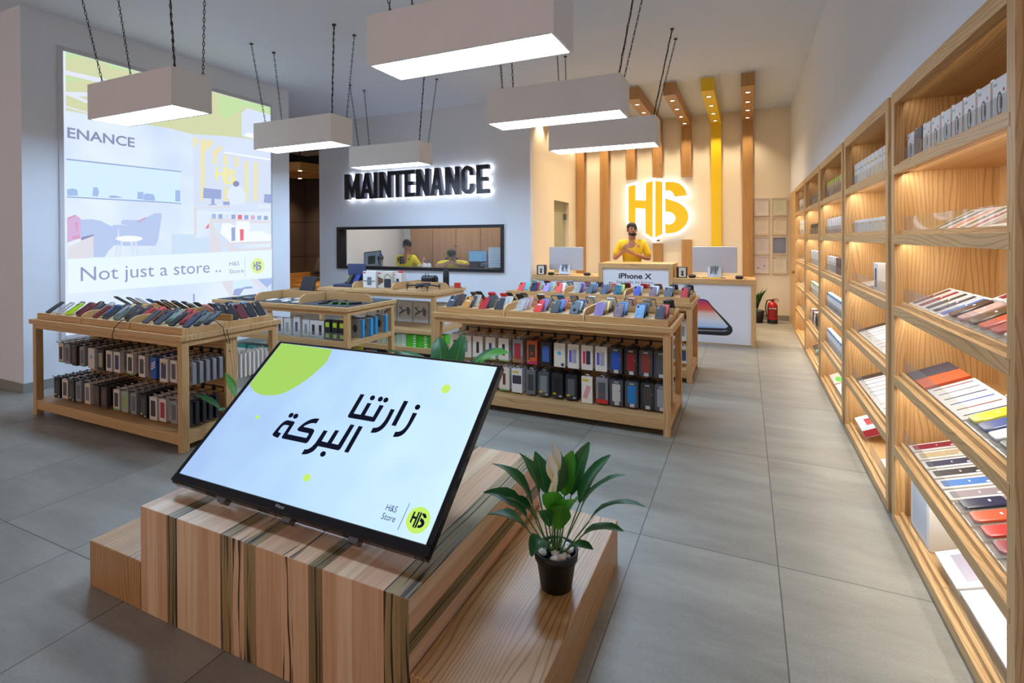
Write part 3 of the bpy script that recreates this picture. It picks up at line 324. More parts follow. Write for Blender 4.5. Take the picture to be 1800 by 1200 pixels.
CGO=[(-0.962,0.611),(-0.755,0.662),(-0.633,0.67),(-0.611,0.668),(-0.581,0.666),(-0.553,0.661),(-0.534,0.653),(-0.519,0.642),(-0.503,0.628),(-0.494,0.615),(-0.484,0.598),(-0.454,0.561),(-0.382,0.484),(-0.29,0.387),(-0.22,0.311),(-0.191,0.274),(-0.184,0.256),(-0.182,0.24),(-0.18,0.221),(-0.184,0.203),(-0.192,0.187),(-0.204,0.172),(-0.22,0.158),(-0.24,0.147),(-0.266,0.141),(-0.296,0.138),(-0.318,0.136),(-0.731,0.132),(-1.09,0.122)]
CGB=[(-1.09,0.208),(-0.317,0.231),(-0.317,0.231),(-0.296,0.234),(-0.266,0.24),(-0.24,0.247),(-0.22,0.256),(-0.203,0.266),(-0.191,0.271),(-0.185,0.265),(-0.182,0.254),(-0.182,0.24),(-0.182,0.224),(-0.185,0.205),(-0.192,0.187),(-0.204,0.172),(-0.22,0.158),(-0.24,0.147),(-0.266,0.141),(-0.296,0.138),(-0.318,0.136),(-0.731,0.132),(-1.09,0.122)]
CGS=[(-0.962,0.601),(-0.755,0.651),(-0.644,0.661),(-0.621,0.659),(-0.59,0.656),(-0.563,0.652),(-0.546,0.644),(-0.532,0.635),(-0.518,0.622),(-0.51,0.611),(-0.501,0.596),(-0.474,0.56),(-0.407,0.48),(-0.321,0.379),(-0.259,0.303),(-0.239,0.276),(-0.242,0.274),(-0.249,0.272),(-0.257,0.262),(-0.269,0.253),(-0.278,0.246),(-0.645,0.235),(-1.09,0.219)]
CGBAND=[(-1.09,0.188),(-0.337,0.21),(-0.24,0.226),(-0.279,0.2),(-1.09,0.166)]
CTXT=[[(-1.862,1.045),(-1.336,0.923)],[(-1.9,0.902),(-1.302,0.844)]]
LEDW = [3.8, 3.8, 3.8, 3.8, 3.2]
# ================================================================ the setting
ZC = 4.06; XL = -6.88; YM = 8.27; XS = -3.42; YB = 11.0; XR = .775
struct(MB().box(-14, 3, -2.5, 13, -.1, 0, grain='y').build('floor', CONC))
struct(MB().box(-14, 3, -2.5, 13, ZC, ZC + .1).build('ceiling', CEIL))
w = MB(); w.box(-9.5, XL, 2.75, 6.2, 0, ZC)
struct(w.build('wall_left', WHITE))
b = MB(); b.box(-9.5, XL, 2.738, 2.75, 0, .1).box(XL, XL + .012, 2.738, 6.2, 0, .1)
struct(b.build('baseboard_left', GREY))
WX0, WX1, WZ0, WZ1 = -7.75, -3.96, 1.02, 1.81
w = MB(); w.box(-8.3, WX0, YM, YM + .16, 0, ZC).box(WX1, XS, YM, YM + .16, 0, ZC).box(WX0, WX1, YM, YM + .16, 0, WZ0).box(WX0, WX1, YM, YM + .16, WZ1, ZC)
struct(w.build('wall_maintenance', WHITE))
struct(MB().box(-8.3, XS, YM - .012, YM, 0, .1).build('baseboard_maintenance', GREY))
w = MB(); w.box(XS - .16, XS, YM + .16, 9.49, 0, ZC).box(XS - .16, XS, 10.42, YB, 0, ZC).box(XS - .16, XS, 9.49, 10.42, 2.34, ZC)
struct(w.build('wall_counter_side', CREAM))
struct(MB().box(-8.3, 2.0, YB, YB + .15, 0, ZC).build('wall_back', CREAM))
struct(MB().box(.05, .74, YB - .012, YB, 0, .1).build('baseboard_back', GREY))
U = [(2.06, 3.525, 'smart-band unit'), (3.60, 5.045, 'white-box unit'), (5.135, 6.615, 'blue-box unit'), (6.675, 8.15, 'charger unit'), (8.215, 9.765, 'door-side unit')]
w = MB(); w.box(XR, XR + .55, -2.5, YB, 2.405, ZC)
prev = -2.5
for a_, b_, _ in U: w.box(XR, XR + .55, prev, a_ - .006, 0, 2.405); prev = b_ + .006
w.box(XR, XR + .55, prev, 9.80, 0, 2.405); w.box(XR, XR + .55, 10.98, YB, 0, 2.405); w.box(XR + .5, XR + .55, 2.0, 10.99, 0, 2.405)
struct(w.build('wall_right', WHITE))
b = MB(); prev = -2.5
for a_, b_, _ in U: b.box(XR - .012, XR, prev, a_ - .008, 0, .1); prev = b_ + .008
struct(b.build('baseboard_right', GREY))
dr = struct(MB().box(XR - .02, XR + .03, 9.806, 10.974, 0, 2.375, grain='z').build('door_1', OAK, bevel=.003))
h = MB(); h.lathe([(0, -.05), (.012, -.05), (.012, -.03), (.025, -.06), (.03, -.075), (.018, -.09), (0, -.09)], 14, (XR - .02 + .05, 9.93, 1.0), axis='x')
h.build('door_handle', P('b98b3c', .25, 1.), dr, smooth=True)
d2 = struct(MB().box(XS - .12, XS - .09, 9.495, 10.415, 0, 2.335).build('door_2', P('a9a98e', .6)))
MB().box(XS - .09, XS - .02, 10.30, 10.34, 1.98, 2.1).build('door_closer', STEEL, d2)
# seating niche seen through the gap between the two walls
TILE = plaster('dark_brown_wall_tile', '5a4c46', .55); DARKW = plaster('dark_grey_upper_wall', '3c3c44')
w = MB(); w.box(-12.3, -11.9, 6.5, 11.45, 0, 3.35); w.box(-12.3, -7.9, 11.35, 11.6, 0, 3.35)
w.box(-11.9, -11.89, 6.5, 11.35, .0, 1.08).box(-11.9, -11.89, 6.5, 11.35, 1.1, 2.08).box(-11.9, -11.89, 6.5, 11.35, 2.1, 3.35)
w.box(-11.89, -8, 11.34, 11.35, .0, 1.08).box(-11.89, -8, 11.34, 11.35, 1.1, 2.08).box(-11.89, -8, 11.34, 11.35, 2.1, 3.35)
struct(w.build('wall_niche', TILE))
w = MB(); w.box(-12.3, -11.9, 6.5, 11.45, 3.35, ZC).box(-12.3, -7.9, 11.35, 11.6, 3.35, ZC)
struct(w.build('trim_1', DARKW))
# workshop behind the window: its own walls
w = MB(); w.box(-8.14, -8.1, YM + .16, 11.0, 0, ZC); w.box(-8.14, XS - .16, 10.96, 11.0, 0, ZC)
struct(w.build('wall_workshop', WHITE))
# maintenance window: black frame with deep reveal and a glass pane
fr = MB(); t = .055
fr.box(WX0 - .03, WX1 + .03, YM - .05, YM + .16, WZ1 - .02, WZ1 + .035).box(WX0 - .03, WX1 + .03, YM - .05, YM + .16, WZ0 - .035, WZ0 + .02)
fr.box(WX0 - .03, WX0 + .05, YM - .05, YM + .16, WZ0 + .02, WZ1 - .02).box(WX1 - .02, WX1 + .03, YM - .05, YM + .16, WZ0 + .02, WZ1 - .02)
wn = struct(fr.build('window_1', P('14161d', .4)))
g = MB().box(WX0 + .05, WX1 - .02, YM + .1, YM + .106, WZ0 + .02, WZ1 - .02).build('pane', GLASS, wn)
# ================================================================ pendant lamps
def chain_mesh(a, bb):
    a = Vector(a); bb = Vector(bb); d = bb - a; n = max(4, int(d.length / .034)); t = d.normalized(); s_ = t.orthogonal().normalized(); w_ = t.cross(s_)
    m = MB()
    for k in range(n):
        c = a + d * ((k + .5) / n); side = s_ if k % 2 == 0 else w_
        L_, W_ = d.length / n * .62, .0085
        pts = [c + t * (L_ * math.cos(q)) + side * (W_ * math.sin(q)) for q in [2 * math.pi * j / 8 for j in range(9)]]
        m.tube(pts, .0032, 4)
    return m
LAMPM = plaster('lamp_housing', 'e9eaec', .6); DIFF = E('c0deff', LAMP, 'lamp_diffuser')
CHAINM = P('22242b', .45)
LABL = {'a': 'white box pendant lamp hanging before the top of the lit poster', 'b': 'white box pendant lamp hanging beyond the poster lamp, before the dark niche gap',
        'c': 'white box pendant lamp hanging in front of the maintenance lettering', 'd': 'biggest-looking white box pendant lamp hanging over the tilted screen',
        'e': 'white box pendant lamp hanging between screen lamp and counter lamp', 'f': 'white box pendant lamp hanging before the counter wall slats'}
for key, (x0, x1, y0) in {'a': (-5.80, -4.52, 2.82), 'b': (-5.83, -4.51, 4.685), 'c': (-5.93, -4.55, 6.56), 'd': (-2.33, -.99, 2.757), 'e': (-2.415, -1.033, 4.68), 'f': (-2.405, -1.005, 6.47)}.items():
    z0, z1, dp = 2.77, 3.107, .37
    lm = thing('pendant_lamp', LABL[key], 'lamp', (x0, y0, z0), 0, 'box pendant lamps')
    W = x1 - x0; hh = z1 - z0
    q = MB(); tk = .02
    q.box(0, W, 0, tk, 0, hh).box(0, W, dp - tk, dp, 0, hh).box(0, tk, tk, dp - tk, 0, hh).box(W - tk, W, tk, dp - tk, 0, hh).box(tk, W - tk, tk, dp - tk, hh - tk, hh)
    q.build('housing', LAMPM, lm)
    MB().box(tk, W - tk, tk, dp - tk, .006, .016).build('diffuser', DIFF, lm)
    for i, (bx, by, tx, ty) in enumerate(((.16, .05, .185, -.17), (.16, dp - .05, .185, .165), (W - .03, .05, W + .22, -.17), (W - .05, dp - .05, W + .22, .165))):
        ch = chain_mesh((bx, by, hh), (tx, ty, ZC - z0 - .016)); ch.lathe([(0, 0), (.022, 0), (.022, -.012), (0, -.012)], 10, (tx, ty, ZC - z0 - .003))
        ch.build('chain', CHAINM, lm)
        if i == 2:
            pts = [(bx + (tx - bx) * k / 12 + .008 * math.sin(k * 2.3), by + (ty - by) * k / 12, hh + (ZC - z0 - .008 - hh) * k / 12) for k in range(13)]
            MB().tube(pts, .006, 6).build('power_cable', CHAINM, lm)
# ================================================================ counter wall: slats, ceiling beams with spots, lit logo
SLAT = OAKD; YEL = P('e8c41c', .4)
SPOT = E('fff0cf', 9., 'spot_lens')
slats = [(-3.318, None, 'oak', 0), (-2.78, None, 'oak', 0), (-2.21, 2.82, 'oak', 1), (-1.66, 2.83, 'oak', 1), (-1.09, 2.82, 'oak', 1), (-.53, None, 'yellow', 1), (.035, None, 'oak', 1)]
SL = ['oak slat and ceiling beam next to the counter side wall', 'full-height oak slat and beam rising behind the salesman', 'short oak slat and spot-lit beam above the letter H', 'oak slat and spot-lit beam ending on top of the lit logo',
      'short oak slat and spot-lit beam above the letter S', 'yellow slat and spot-lit beam running down the cream wall', 'full-height oak slat and beam beside the framed certificates']
lspot = []
for i, (x, zb, kind, _) in enumerate(slats):
    m = YEL if kind == 'yellow' else SLAT
    sl = thing('wall_slat', SL[i], 'wall slat', (x, YB, 0), 0, 'slats of the counter wall')
    MB().box(-.095, .095, -.1, 0, zb or .0, ZC - .22, grain='z').build('upright', m, sl, bevel=.003)
    MB().box(-.095, .095, -2.6, 0, ZC - .22, ZC - .02, grain='y').build('ceiling_beam', m, sl, bevel=.003)
    MB().box(-.08, .08, -2.58, -.02, ZC - .02, ZC).build('mounting_strip', PWHITE, sl)
    for k in range(4):
        yy = -2.25 + k * .62
        s_ = MB().lathe([(.045, 0), (.045, -.008), (.034, -.008), (.034, 0)], 16, (0, yy, ZC - .22)).build('spot_ring', STEEL, sl, smooth=False)
        MB().lathe([(0, -.003), (.034, -.003), (.034, -.001), (0, -.001)], 16, (0, yy, ZC - .22)).build('spot_lens', SPOT, s_)
        ld = bpy.data.lights.new('spot_light', 'SPOT'); lo = bpy.data.objects.new('spot_light', ld); COL.objects.link(lo); lo.parent = sl
        lo.location = (0, yy, ZC - .235); ld.energy = 46; ld.color = (1, .80, .55); ld.spot_size = math.radians(100); ld.spot_blend = .8; ld.shadow_soft_size = .03
for x, z0, z1, lb in ((-1.66, .0, 1.475, 'short oak slat standing below the point of the lit logo'), (-1.09, .0, 1.55, 'short oak slat standing behind the small white loudspeaker')):
    sl = thing('wall_slat', lb, 'wall slat', (x, YB, 0), 0, 'slats of the counter wall'); MB().box(-.095, .095, -.1, 0, z0, z1, grain='z').build('upright', SLAT, sl, bevel=.003)
    MB().box(-.085, .085, -.09, -.01, z1, z1 + .006).build('end_cap', PWHITE, sl)
def offset_poly(pts, d):
    n = len(pts); out = []
    ar = sum(pts[i][0] * pts[(i + 1) % n][1] - pts[(i + 1) % n][0] * pts[i][1] for i in range(n)); sg = 1 if ar > 0 else -1
    for i in range(n):
        p0, p1, p2 = Vector(pts[i - 1]), Vector(pts[i]), Vector(pts[(i + 1) % n])
        e1 = (p1 - p0); e2 = (p2 - p1)
        if e1.length < 1e-6 or e2.length < 1e-6: continue
        n1 = Vector((e1.y, -e1.x)).normalized() * sg; n2 = Vector((e2.y, -e2.x)).normalized() * sg
        b_ = n1 + n2; k = b_.length
        if k < .4: out.append(tuple(p1 + n1 * d)); continue
        b_.normalize(); out.append(tuple(p1 + b_ * d / max(b_.dot(n1), .5)))
    return out
lg = thing('backlit_logo', 'large yellow letter logo with white glowing edges on the cream wall', 'sign', (-1.65, YB, 2.18))
HALO = E('ffffff', 2.2, 'halo_acrylic')
for p in HSL:
    f = MB().prism([(x, -.16, z) for x, z in p], (0, .03, 0)).build('letter_face', P('ebcb1c', .45), lg)
    MB().prism([(x, -.13, z) for x, z in offset_poly(p, .055)], (0, .045, 0)).build('glowing_edge', HALO, f)
MB().lathe([(0, .0), (.03, 0), (.03, .03), (0, .03)], 12, (-.0, -.1, -.66)).build('cable_gland', BLACKM, lg)
# ================================================================ maintenance lettering
def glyph(ch, w):
    s_ = .34 * w if ch not in 'I' else w
    v = .15   # bar thickness in heights
    if ch == 'M':
        k = .27 * w
        return [[(0, 0), (k, 0), (k, .62), (w / 2 - .02, .06), (w / 2 + .02, .06), (w - k, .62), (w - k, 0), (w, 0), (w, 1), (w - k, 1), (w / 2, .42), (k, 1), (0, 1)]]
    if ch == 'A': return [[(0, 0), (.3 * w, 0), (.36 * w, .22), (.64 * w, .22), (.7 * w, 0), (w, 0), (.66 * w, 1), (.34 * w, 1)]], [(.4 * w, .37), (.6 * w, .37), (.5 * w, .78)]
    if ch == 'I': return [[(0, 0), (w, 0), (w, 1), (0, 1)]]
    if ch == 'N': return [[(0, 0), (.32 * w, 0), (.32 * w, .56), (.68 * w, 0), (w, 0), (w, 1), (.68 * w, 1), (.68 * w, .44), (.32 * w, 1), (0, 1)]]
    if ch == 'T': return [[(.34 * w, 0), (.66 * w, 0), (.66 * w, .85), (w, .85), (w, 1), (0, 1), (0, .85), (.34 * w, .85)]]
    if ch == 'E': return [[(0, 0), (w, 0), (w, v), (.36 * w, v), (.36 * w, .43), (.88 * w, .43), (.88 * w, .57), (.36 * w, .57), (.36 * w, .85), (w, .85), (w, 1), (0, 1)]]
    if ch == 'C':
        o = []; R = []
        for k in range(9):
            a = math.radians(180 * k / 8); o.append((w / 2 + w / 2 * math.cos(a), .74 + .26 * math.sin(a)))
        lo = [(w / 2 - w / 2 * math.cos(math.radians(180 * k / 8)), .26 - .26 * math.sin(math.radians(180 * k / 8))) for k in range(9)]
        i_lo = [(w / 2 + .17 * w * math.cos(math.radians(180 * k / 6)), .26 - .12 * math.sin(math.radians(180 * k / 6))) for k in range(7)]
        i_hi = [(w / 2 - .17 * w * math.cos(math.radians(180 * k / 6)), .74 + .12 * math.sin(math.radians(180 * k / 6))) for k in range(7)]
        return [[(w, .66)] + o + lo + [(w, .36), (.67 * w, .36)] + i_lo + i_hi + [(.67 * w, .66)]]
sg = thing('letter_sign', 'black raised lettering reading MAINTENANCE with white glow on the wall', 'sign', (0, YM, 0))
LX = [[-7.45, -7.051], [-7.037, -6.721], [-6.707, -6.614], [-6.567, -6.274], [-6.274, -5.982], [-5.964, -5.733], [-5.696, -5.398], [-5.369, -5.098], [-5.051, -4.742], [-4.708, -4.452], [-4.397, -4.153]]
GLOWL = E('eef3ff', 4.0, 'letter_glow'); FACEL = P('1b1e2a', .35)
for ch, (a_, b_) in zip('MAINTENANCE', LX):
    g_ = glyph(ch, b_ - a_); hole = None
    if isinstance(g_, tuple): g_, hole = g_
    pts = [(a_ + x, 2.40 + z * .512) for x, z in g_[0]]
    if hole:
        hp = [(a_ + x, 2.40 + z * .512) for x, z in hole]
        # bridge the counter of the A from the middle of its crossbar
        k = 3; mid = (a_ + .5 * (b_ - a_), 2.40 + .22 * .512)
        pts = pts[:3] + [mid, (mid[0], hp[0][1]), hp[0], hp[2], hp[1], (mid[0] + .0004, hp[0][1]), (mid[0] + .0004, mid[1])] + pts[3:]
    f = MB().prism([(x, -.17, z) for x, z in pts], (0, .05, 0)).build('letter_face', FACEL, sg)
    MB().prism([(x, -.12, z) for x, z in pts], (0, .05, 0)).build('letter_body', P('59617e', .4), f)
    MB().prism([(x, -.07, z) for x, z in (pts if hole else offset_poly(pts, .008))], (0, .045, 0)).build('letter_glow', GLOWL, f)
# ================================================================ back-lit poster
KP = 1.0
PC = {'ceil': 'd6dbb0', 'green': 'c8e6ac', 'wht': 'e6ecfb', 'pale': 'dbe6fb', 'pale2': 'd2e6fb', 'wood': 'efe9bd', 'yel': 'f3eeb2', 'lamp': 'dce8fd', 'lampw': 'f8fdff', 'dark': 'a2b0de', 'man': 'e4f0ff', 'hair': '9496c4', 'bright': 'd8f2ff', 'line': '9fb0dc',
      'blue': 'a9c2ee', 'chair': 'bccff4', 'red2': 'dca6c8', 'pink': 'd9b8e2', 'tan': 'e3e2ec', 'red': 'ee7c8c', 'banner': 'ecfbff'}
po = thing('lit_poster', 'tall back-lit poster of a shop interior set in the white wall', 'poster', (XL, 0, 0))
fm = MB(); a0, a1, c0, c1, ft = 3.06, 5.845, .50, 3.74, .045
fm.box(0, .03, a0, a0 + ft, c0, c1).box(0, .03, a1 - .02, a1, c0, c1).box(0, .03, a0 + ft, a1 - .02, c1 - ft, c1).box(0, .03, a0 + ft, a1 - .02, c0, c0 + ft)
fm.build('frame', P('c9cace', .4), po, bevel=.004)
KB = MB(); KB.poly([(.012, a0 + ft, c0 + ft), (.012, a1 - .02, c0 + ft), (.012, a1 - .02, c1 - ft), (.012, a0 + ft, c1 - ft)])
def poster_base():
    m, nt, b = new_mat('poster_film'); nt.nodes.remove(b); N = nt.nodes.new
    tc = N('ShaderNodeTexCoord'); n = N('ShaderNodeTexNoise'); n.inputs['Scale'].default_value = 1.3; n.inputs['Detail'].default_value = 2; nt.links.new(tc.outputs['Object'], n.inputs['Vector'])
    r = ramp(nt, [(.3, 'd4e4fd'), (.65, 'e8f5ff')]); nt.links.new(n.outputs['Fac'], r.inputs[0]); e = N('ShaderNodeEmission'); nt.links.new(r.outputs[0], e.inputs[0]); e.inputs[1].default_value = KP
    nt.links.new(e.outputs[0], nt.nodes['Material Output'].inputs[0]); return m
KB.build('backlit_film', poster_base(), po)
pic = MB(); keys = []; 
for i, (kc, pts) in enumerate(LB):
    if kc not in keys: keys.append(kc)
    x = .0125 + .0002 * i
    pts = [(min(max(p[0], a0 + ft), a1 - .02), p[1]) for p in pts]
    ar = sum(pts[j][0] * pts[(j + 1) % len(pts)][1] - pts[(j + 1) % len(pts)][0] * pts[j][1] for j in range(len(pts)))
    if ar < 0: pts = pts[::-1]
    pic.poly([(x, p[0], p[1]) for p in pts], keys.index(kc))
pic.build('printed_picture', [E(PC[k], KP, 'poster_ink') for k in keys], po)
INK = E('98a2ca', KP, 'poster_ink'); xt = .0125 + .0002 * (len(LB) + 4)
def poster_text(body, y0, z0, h, wid=None, mat=INK, bold=0.):
    me = text_mesh(body, 1., 0, bold); w_ = max(v.co.x for v in me.vertices); hc = .73
    o = link('lettering', me, po, (xt, y0, z0), FACE_PX, mat); s_ = h / hc; o.scale = ((wid / w_) if wid else s_, s_, s_); return o
poster_text('Not just a store ..', 3.23, 1.137, .168, 1.72)
poster_text('H&S', 5.075, 1.215, .062, .17); poster_text('Store', 5.075, 1.105, .062, .245)
MB().poly([(xt, 5.338, 1.04), (xt, 5.342, 1.04), (xt, 5.342, 1.33), (xt, 5.338, 1.33)]).build('divider_line', INK, po)
poster_text('ENANCE', 3.125, 2.742, .118, .70, E('8f96b8', KP, 'poster_ink'), .02)
ds = MB(); ds.poly([(xt, 5.56 + .12 * math.cos(2 * math.pi * k / 28), 1.19 + .12 * math.sin(2 * math.pi * k / 28)) for k in range(28)]); ds.build('logo_disc', E('e6f7a6', KP, 'poster_ink'), po)
for p in HSL:
    q = [(xt + .0005, 5.555 + x * .115, 1.185 + z * .125) for x, z in p]; MB().poly(q[::-1] if 0 else q).build('logo_letter', E('8390b8', KP, 'poster_ink'), po)
# ================================================================ stepped podium with tilted screen
pd = thing('podium_block', 'striped dark-veined podium block carrying the tilted screen', 'podium', (-1.68, 1.338, 0))
MB().box(-.70, .70, 0, 1.15, 0, .452, grain='y', off=(3.31, 2.17)).build('body', ZEB, pd, bevel=.002)
bl = tag(MB().box(-2.77, -2.384, 1.338, 2.49, 0, .21, grain='y').build('podium_step', OAKP, bevel=.003), 'low oak step on the poster side of the striped podium block', 'podium step', 'low oak podium steps')
br = tag(MB().box(-.976, -.575, 1.338, 2.49, 0, .215, grain='y').build('podium_step', OAKP, bevel=.003), 'low oak step carrying the potted white-flowered plant', 'podium step', 'low oak podium steps')
TC = Vector((-1.684, 1.767, .7688)); TILT = math.atan2(.652, .761)
tvm = Matrix.Translation(TC) @ Matrix.Rotation(TILT, 4, 'X')   # local x = width, y = up the slope, z = out of the screen
tv = thing('television', 'big black-framed flat screen tilted back on the striped podium', 'screen'); tv.matrix_world = tvm
q = MB(); xo, yo = .692, .397; xi0, xi1, yi0, yi1 = -.671, .668, -.362, .386
q.box(-xo, xo, -yo, yi0, -.03, .006).box(-xo, xo, yi1, yo, -.03, .006).box(-xo, xi0, yi0, yi1, -.03, .006).box(xi1, xo, yi0, yi1, -.03, .006)
q.build('bezel', P('141318', .16), tv, bevel=.003)
q = MB(); q.prism([(-xo + .02, -yo + .02, -.03), (xo - .02, -yo + .02, -.03), (xo - .02, yo - .02, -.03), (-xo + .02, yo - .02, -.03)], (0, 0, -.025)).box(-.4, .4, -.3, .15, -.085, -.055)
q.build('back_cover', BLACKM, tv, bevel=.006)
q = MB(); q.box(-xo + .01, xo - .01, -yo - .006, -yo + .004, -.04, -.002).build('lower_trim', P('2a262a', .2), tv)
for fx in (-.36, .02, .36): MB().box(fx - .022, fx + .022, -yo - .020, -yo + .01, -.055, -.02).build('foot_bracket', STEEL, tv)
q = MB()
for x_ in (-.42, .42):
    q.box(x_ - .02, x_ + .02, -.06, -.03, -.355, -.06)
q.build('rear_stand', BLACKM, tv)
def screen_mat():
    m, nt, b = new_mat('screen_image'); nt.nodes.remove(b); N = nt.nodes.new; L = nt.links.new
    tc = N('ShaderNodeTexCoord'); sp = N('ShaderNodeSeparateXYZ'); L(tc.outputs['Object'], sp.inputs[0])
    n = N('ShaderNodeTexNoise'); n.inputs['Scale'].default_value = 4; n.inputs['Detail'].default_value = 1; L(tc.outputs['Object'], n.inputs['Vector'])
    a = N('ShaderNodeMath'); a.operation = 'MULTIPLY_ADD'; L(sp.outputs[0], a.inputs[0]); a.inputs[1].default_value = .62; a.inputs[2].default_value = .22
    c = N('ShaderNodeMath'); c.operation = 'MULTIPLY_ADD'; L(n.outputs['Fac'], c.inputs[0]); c.inputs[1].default_value = .55; L(a.outputs[0], c.inputs[2])
    r = ramp(nt, [(.05, 'aac9f7'), (.45, 'bde0ff'), (.95, 'd4f5ff')]); L(c.outputs[0], r.inputs[0]); e = N('ShaderNodeEmission'); L(r.outputs[0], e.inputs[0]); e.inputs[1].default_value = 1.
    g = N('ShaderNodeBsdfGlossy'); g.inputs[0].default_value = (.03, .03, .03, 1); g.inputs['Roughness'].default_value = .25; ad = N('ShaderNodeAddShader'); L(e.outputs[0], ad.inputs[0]); L(g.outputs[0], ad.inputs[1])
    L(ad.outputs[0], nt.nodes['Material Output'].inputs[0]); return m
MB().poly([(xi0, yi0, .002), (xi1, yi0, .002), (xi1, yi1, .002), (xi0, yi1, .002)]).build('display', screen_mat(), tv)
def flat(pts, z):
    ar = sum(pts[i][0] * pts[(i + 1) % len(pts)][1] - pts[(i + 1) % len(pts)][0] * pts[i][1] for i in range(len(pts)))
    return [(x, y, z) for x, y in (pts if ar > 0 else pts[::-1])]
LIME = E('a9d866', 1., 'screen_green'); LIME2 = E('c9f26b', 1., 'screen_lime'); INKS = E('14162a', 1., 'screen_ink')
bp = [(min(max(x, xi0), xi1), min(y, yi1)) for x, y in BLOB]
MB().poly(flat(bp, .0025)).build('green_shape', LIME, tv)
for d in DOTS: MB().poly(flat(d, .0025)).build('green_dot', LIME2, tv)
tx = MB()
for p in TEXT: tx.poly(flat(p, .003))
tx.build('arabic_lettering', INKS, tv)
MB().poly(flat(LOGODISC, .0025)).build('logo_disc', LIME2, tv)
cx = sum(p[0] for p in LOGODISC) / len(LOGODISC); cy = sum(p[1] for p in LOGODISC) / len(LOGODISC); rd = max(math.hypot(p[0] - cx, p[1] - cy) for p in LOGODISC)
lgm = MB()
for p in HSL: lgm.poly(flat([(cx + x * rd * 1.02, cy + z * rd * .98) for x, z in p], .003))
lgm.build('logo_letters', INKS, tv)
MB().poly(flat(TVLINE, .003)).build('divider_line', E('3a4088', 1., 'screen_ink'), tv)
for s_, (x_, y_) in (('H&S', (.4477, -.290)), ('Store', (.4477, -.322))):
    o = link('screen_lettering', text_mesh(s_, .034, 0, 0), tv, (x_, y_, .003), None, E('2e347c', 1., 'screen_ink')); o.scale = (.84, .95, 1)
o = link('maker_lettering', text_mesh('Wansa', .018, 0, 0, 'CENTER'), tv, (-.02, -.383, .0065), None, P('c8c8cc', .4))
# ================================================================ plants
def leaf(mb, base, az, el, L_, W_, droop, mat=0, twist=0., n=7, stem=0.):
    """blade with a folded midrib, arching from its base"""
    p = Vector(base); d = Vector((math.cos(az) * math.cos(el), math.sin(az) * math.cos(el), math.sin(el))); pts = [p.copy()]; dirs = [d.copy()]
    if stem:
        e0 = el
        for k in range(4):
            p = p + d * stem / 4; pts.append(p.copy()); dirs.append(d.copy())
        mb.tube(pts, .0028, 5, mat + 1 if mat is not None else 1)
    rows = []; cur = el
    for k in range(n + 1):
        t = k / n; wd = W_ * (math.sin(math.pi * min(t * .94 + .03, 1)) ** .8) * (1.15 - .5 * t)
        cur = el - droop * t; d = Vector((math.cos(az) * math.cos(cur), math.sin(az) * math.cos(cur), math.sin(cur)))
        side = d.cross(Vector((0, 0, 1)))
        side = side.normalized() if side.length > .05 else Vector((-math.sin(az), math.cos(az), 0))
        up = side.cross(d).normalized(); s2 = (side * math.cos(twist) + up * math.sin(twist)); u2 = s2.cross(d)
        wv = .12 * math.sin(t * 9) * wd
        rows.append([p - s2 * wd + u2 * (wd * .32 + wv), p - s2 * wd * .5 + u2 * wd * .1, p.copy(), p + s2 * wd * .5 + u2 * wd * .1, p + s2 * wd + u2 * (wd * .32 - wv)])
        p = p + d * (L_ / n)
    b = len(mb.v)
    for r in rows: mb.v += [tuple(x) for x in r]
    for k in range(n):
        for j in range(4):
            mb.f.append((b + k * 5 + j, b + k * 5 + j + 1, b + (k + 1) * 5 + j + 1, b + (k + 1) * 5 + j)); mb.m.append(mat)
            mb.uv.append([(k / n, j / 4), (k / n, (j + 1) / 4), ((k + 1) / n, (j + 1) / 4), ((k + 1) / n, j / 4)])
def leafmat(name, a, b2):
    m, nt, b = new_mat(name); N = nt.nodes.new; L = nt.links.new
    uv = N('ShaderNodeUVMap'); uv.uv_map = 'UVMap'; sp = N('ShaderNodeSeparateXYZ'); L(uv.outputs[0], sp.inputs[0])
    v = N('ShaderNodeMath'); v.operation = 'SUBTRACT'; L(sp.outputs[1], v.inputs[0]); v.inputs[1].default_value = .5
    av = N('ShaderNodeMath'); av.operation = 'ABSOLUTE'; L(v.outputs[0], av.inputs[0])
    s1 = N('ShaderNodeMath'); s1.operation = 'MULTIPLY_ADD'; L(av.outputs[0], s1.inputs[0]); s1.inputs[1].default_value = -1.1; L(sp.outputs[0], s1.inputs[2])
    s2 = N('ShaderNodeMath'); s2.operation = 'MULTIPLY'; L(s1.outputs[0], s2.inputs[0]); s2.inputs[1].default_value = 55
    s3 = N('ShaderNodeMath'); s3.operation = 'SINE'; L(s2.outputs[0], s3.inputs[0])
    r = ramp(nt, [(.0, b2), (.55, a)]); mr = N('ShaderNodeMapRange'); mr.inputs['From Min'].default_value = -1; L(s3.outputs[0], mr.inputs['Value']); L(mr.outputs['Result'], r.inputs[0])
    rib = ramp(nt, [(.0, (1, 1, 1, 1)), (.03, (0, 0, 0, 1))]); L(av.outputs[0], rib.inputs[0])
    mx = N('ShaderNodeMix'); mx.data_type = 'RGBA'; L(rib.outputs[0], mx.inputs[0]); L(r.outputs[0], mx.inputs[6]); mx.inputs[7].default_value = lin('6f9a3e')
    L(mx.outputs[2], b.inputs['Base Color']); b.inputs['Roughness'].default_value = .38
    b.inputs['Subsurface Weight'].default_value = 0; tr = N('ShaderNodeBsdfTranslucent'); L(mx.outputs[2], tr.inputs[0]); ms = N('ShaderNodeMixShader'); ms.inputs[0].default_value = .3
    L(b.outputs[0], ms.inputs[1]); L(tr.outputs[0], ms.inputs[2]); L(ms.outputs[0], nt.nodes['Material Output'].inputs[0]); return m
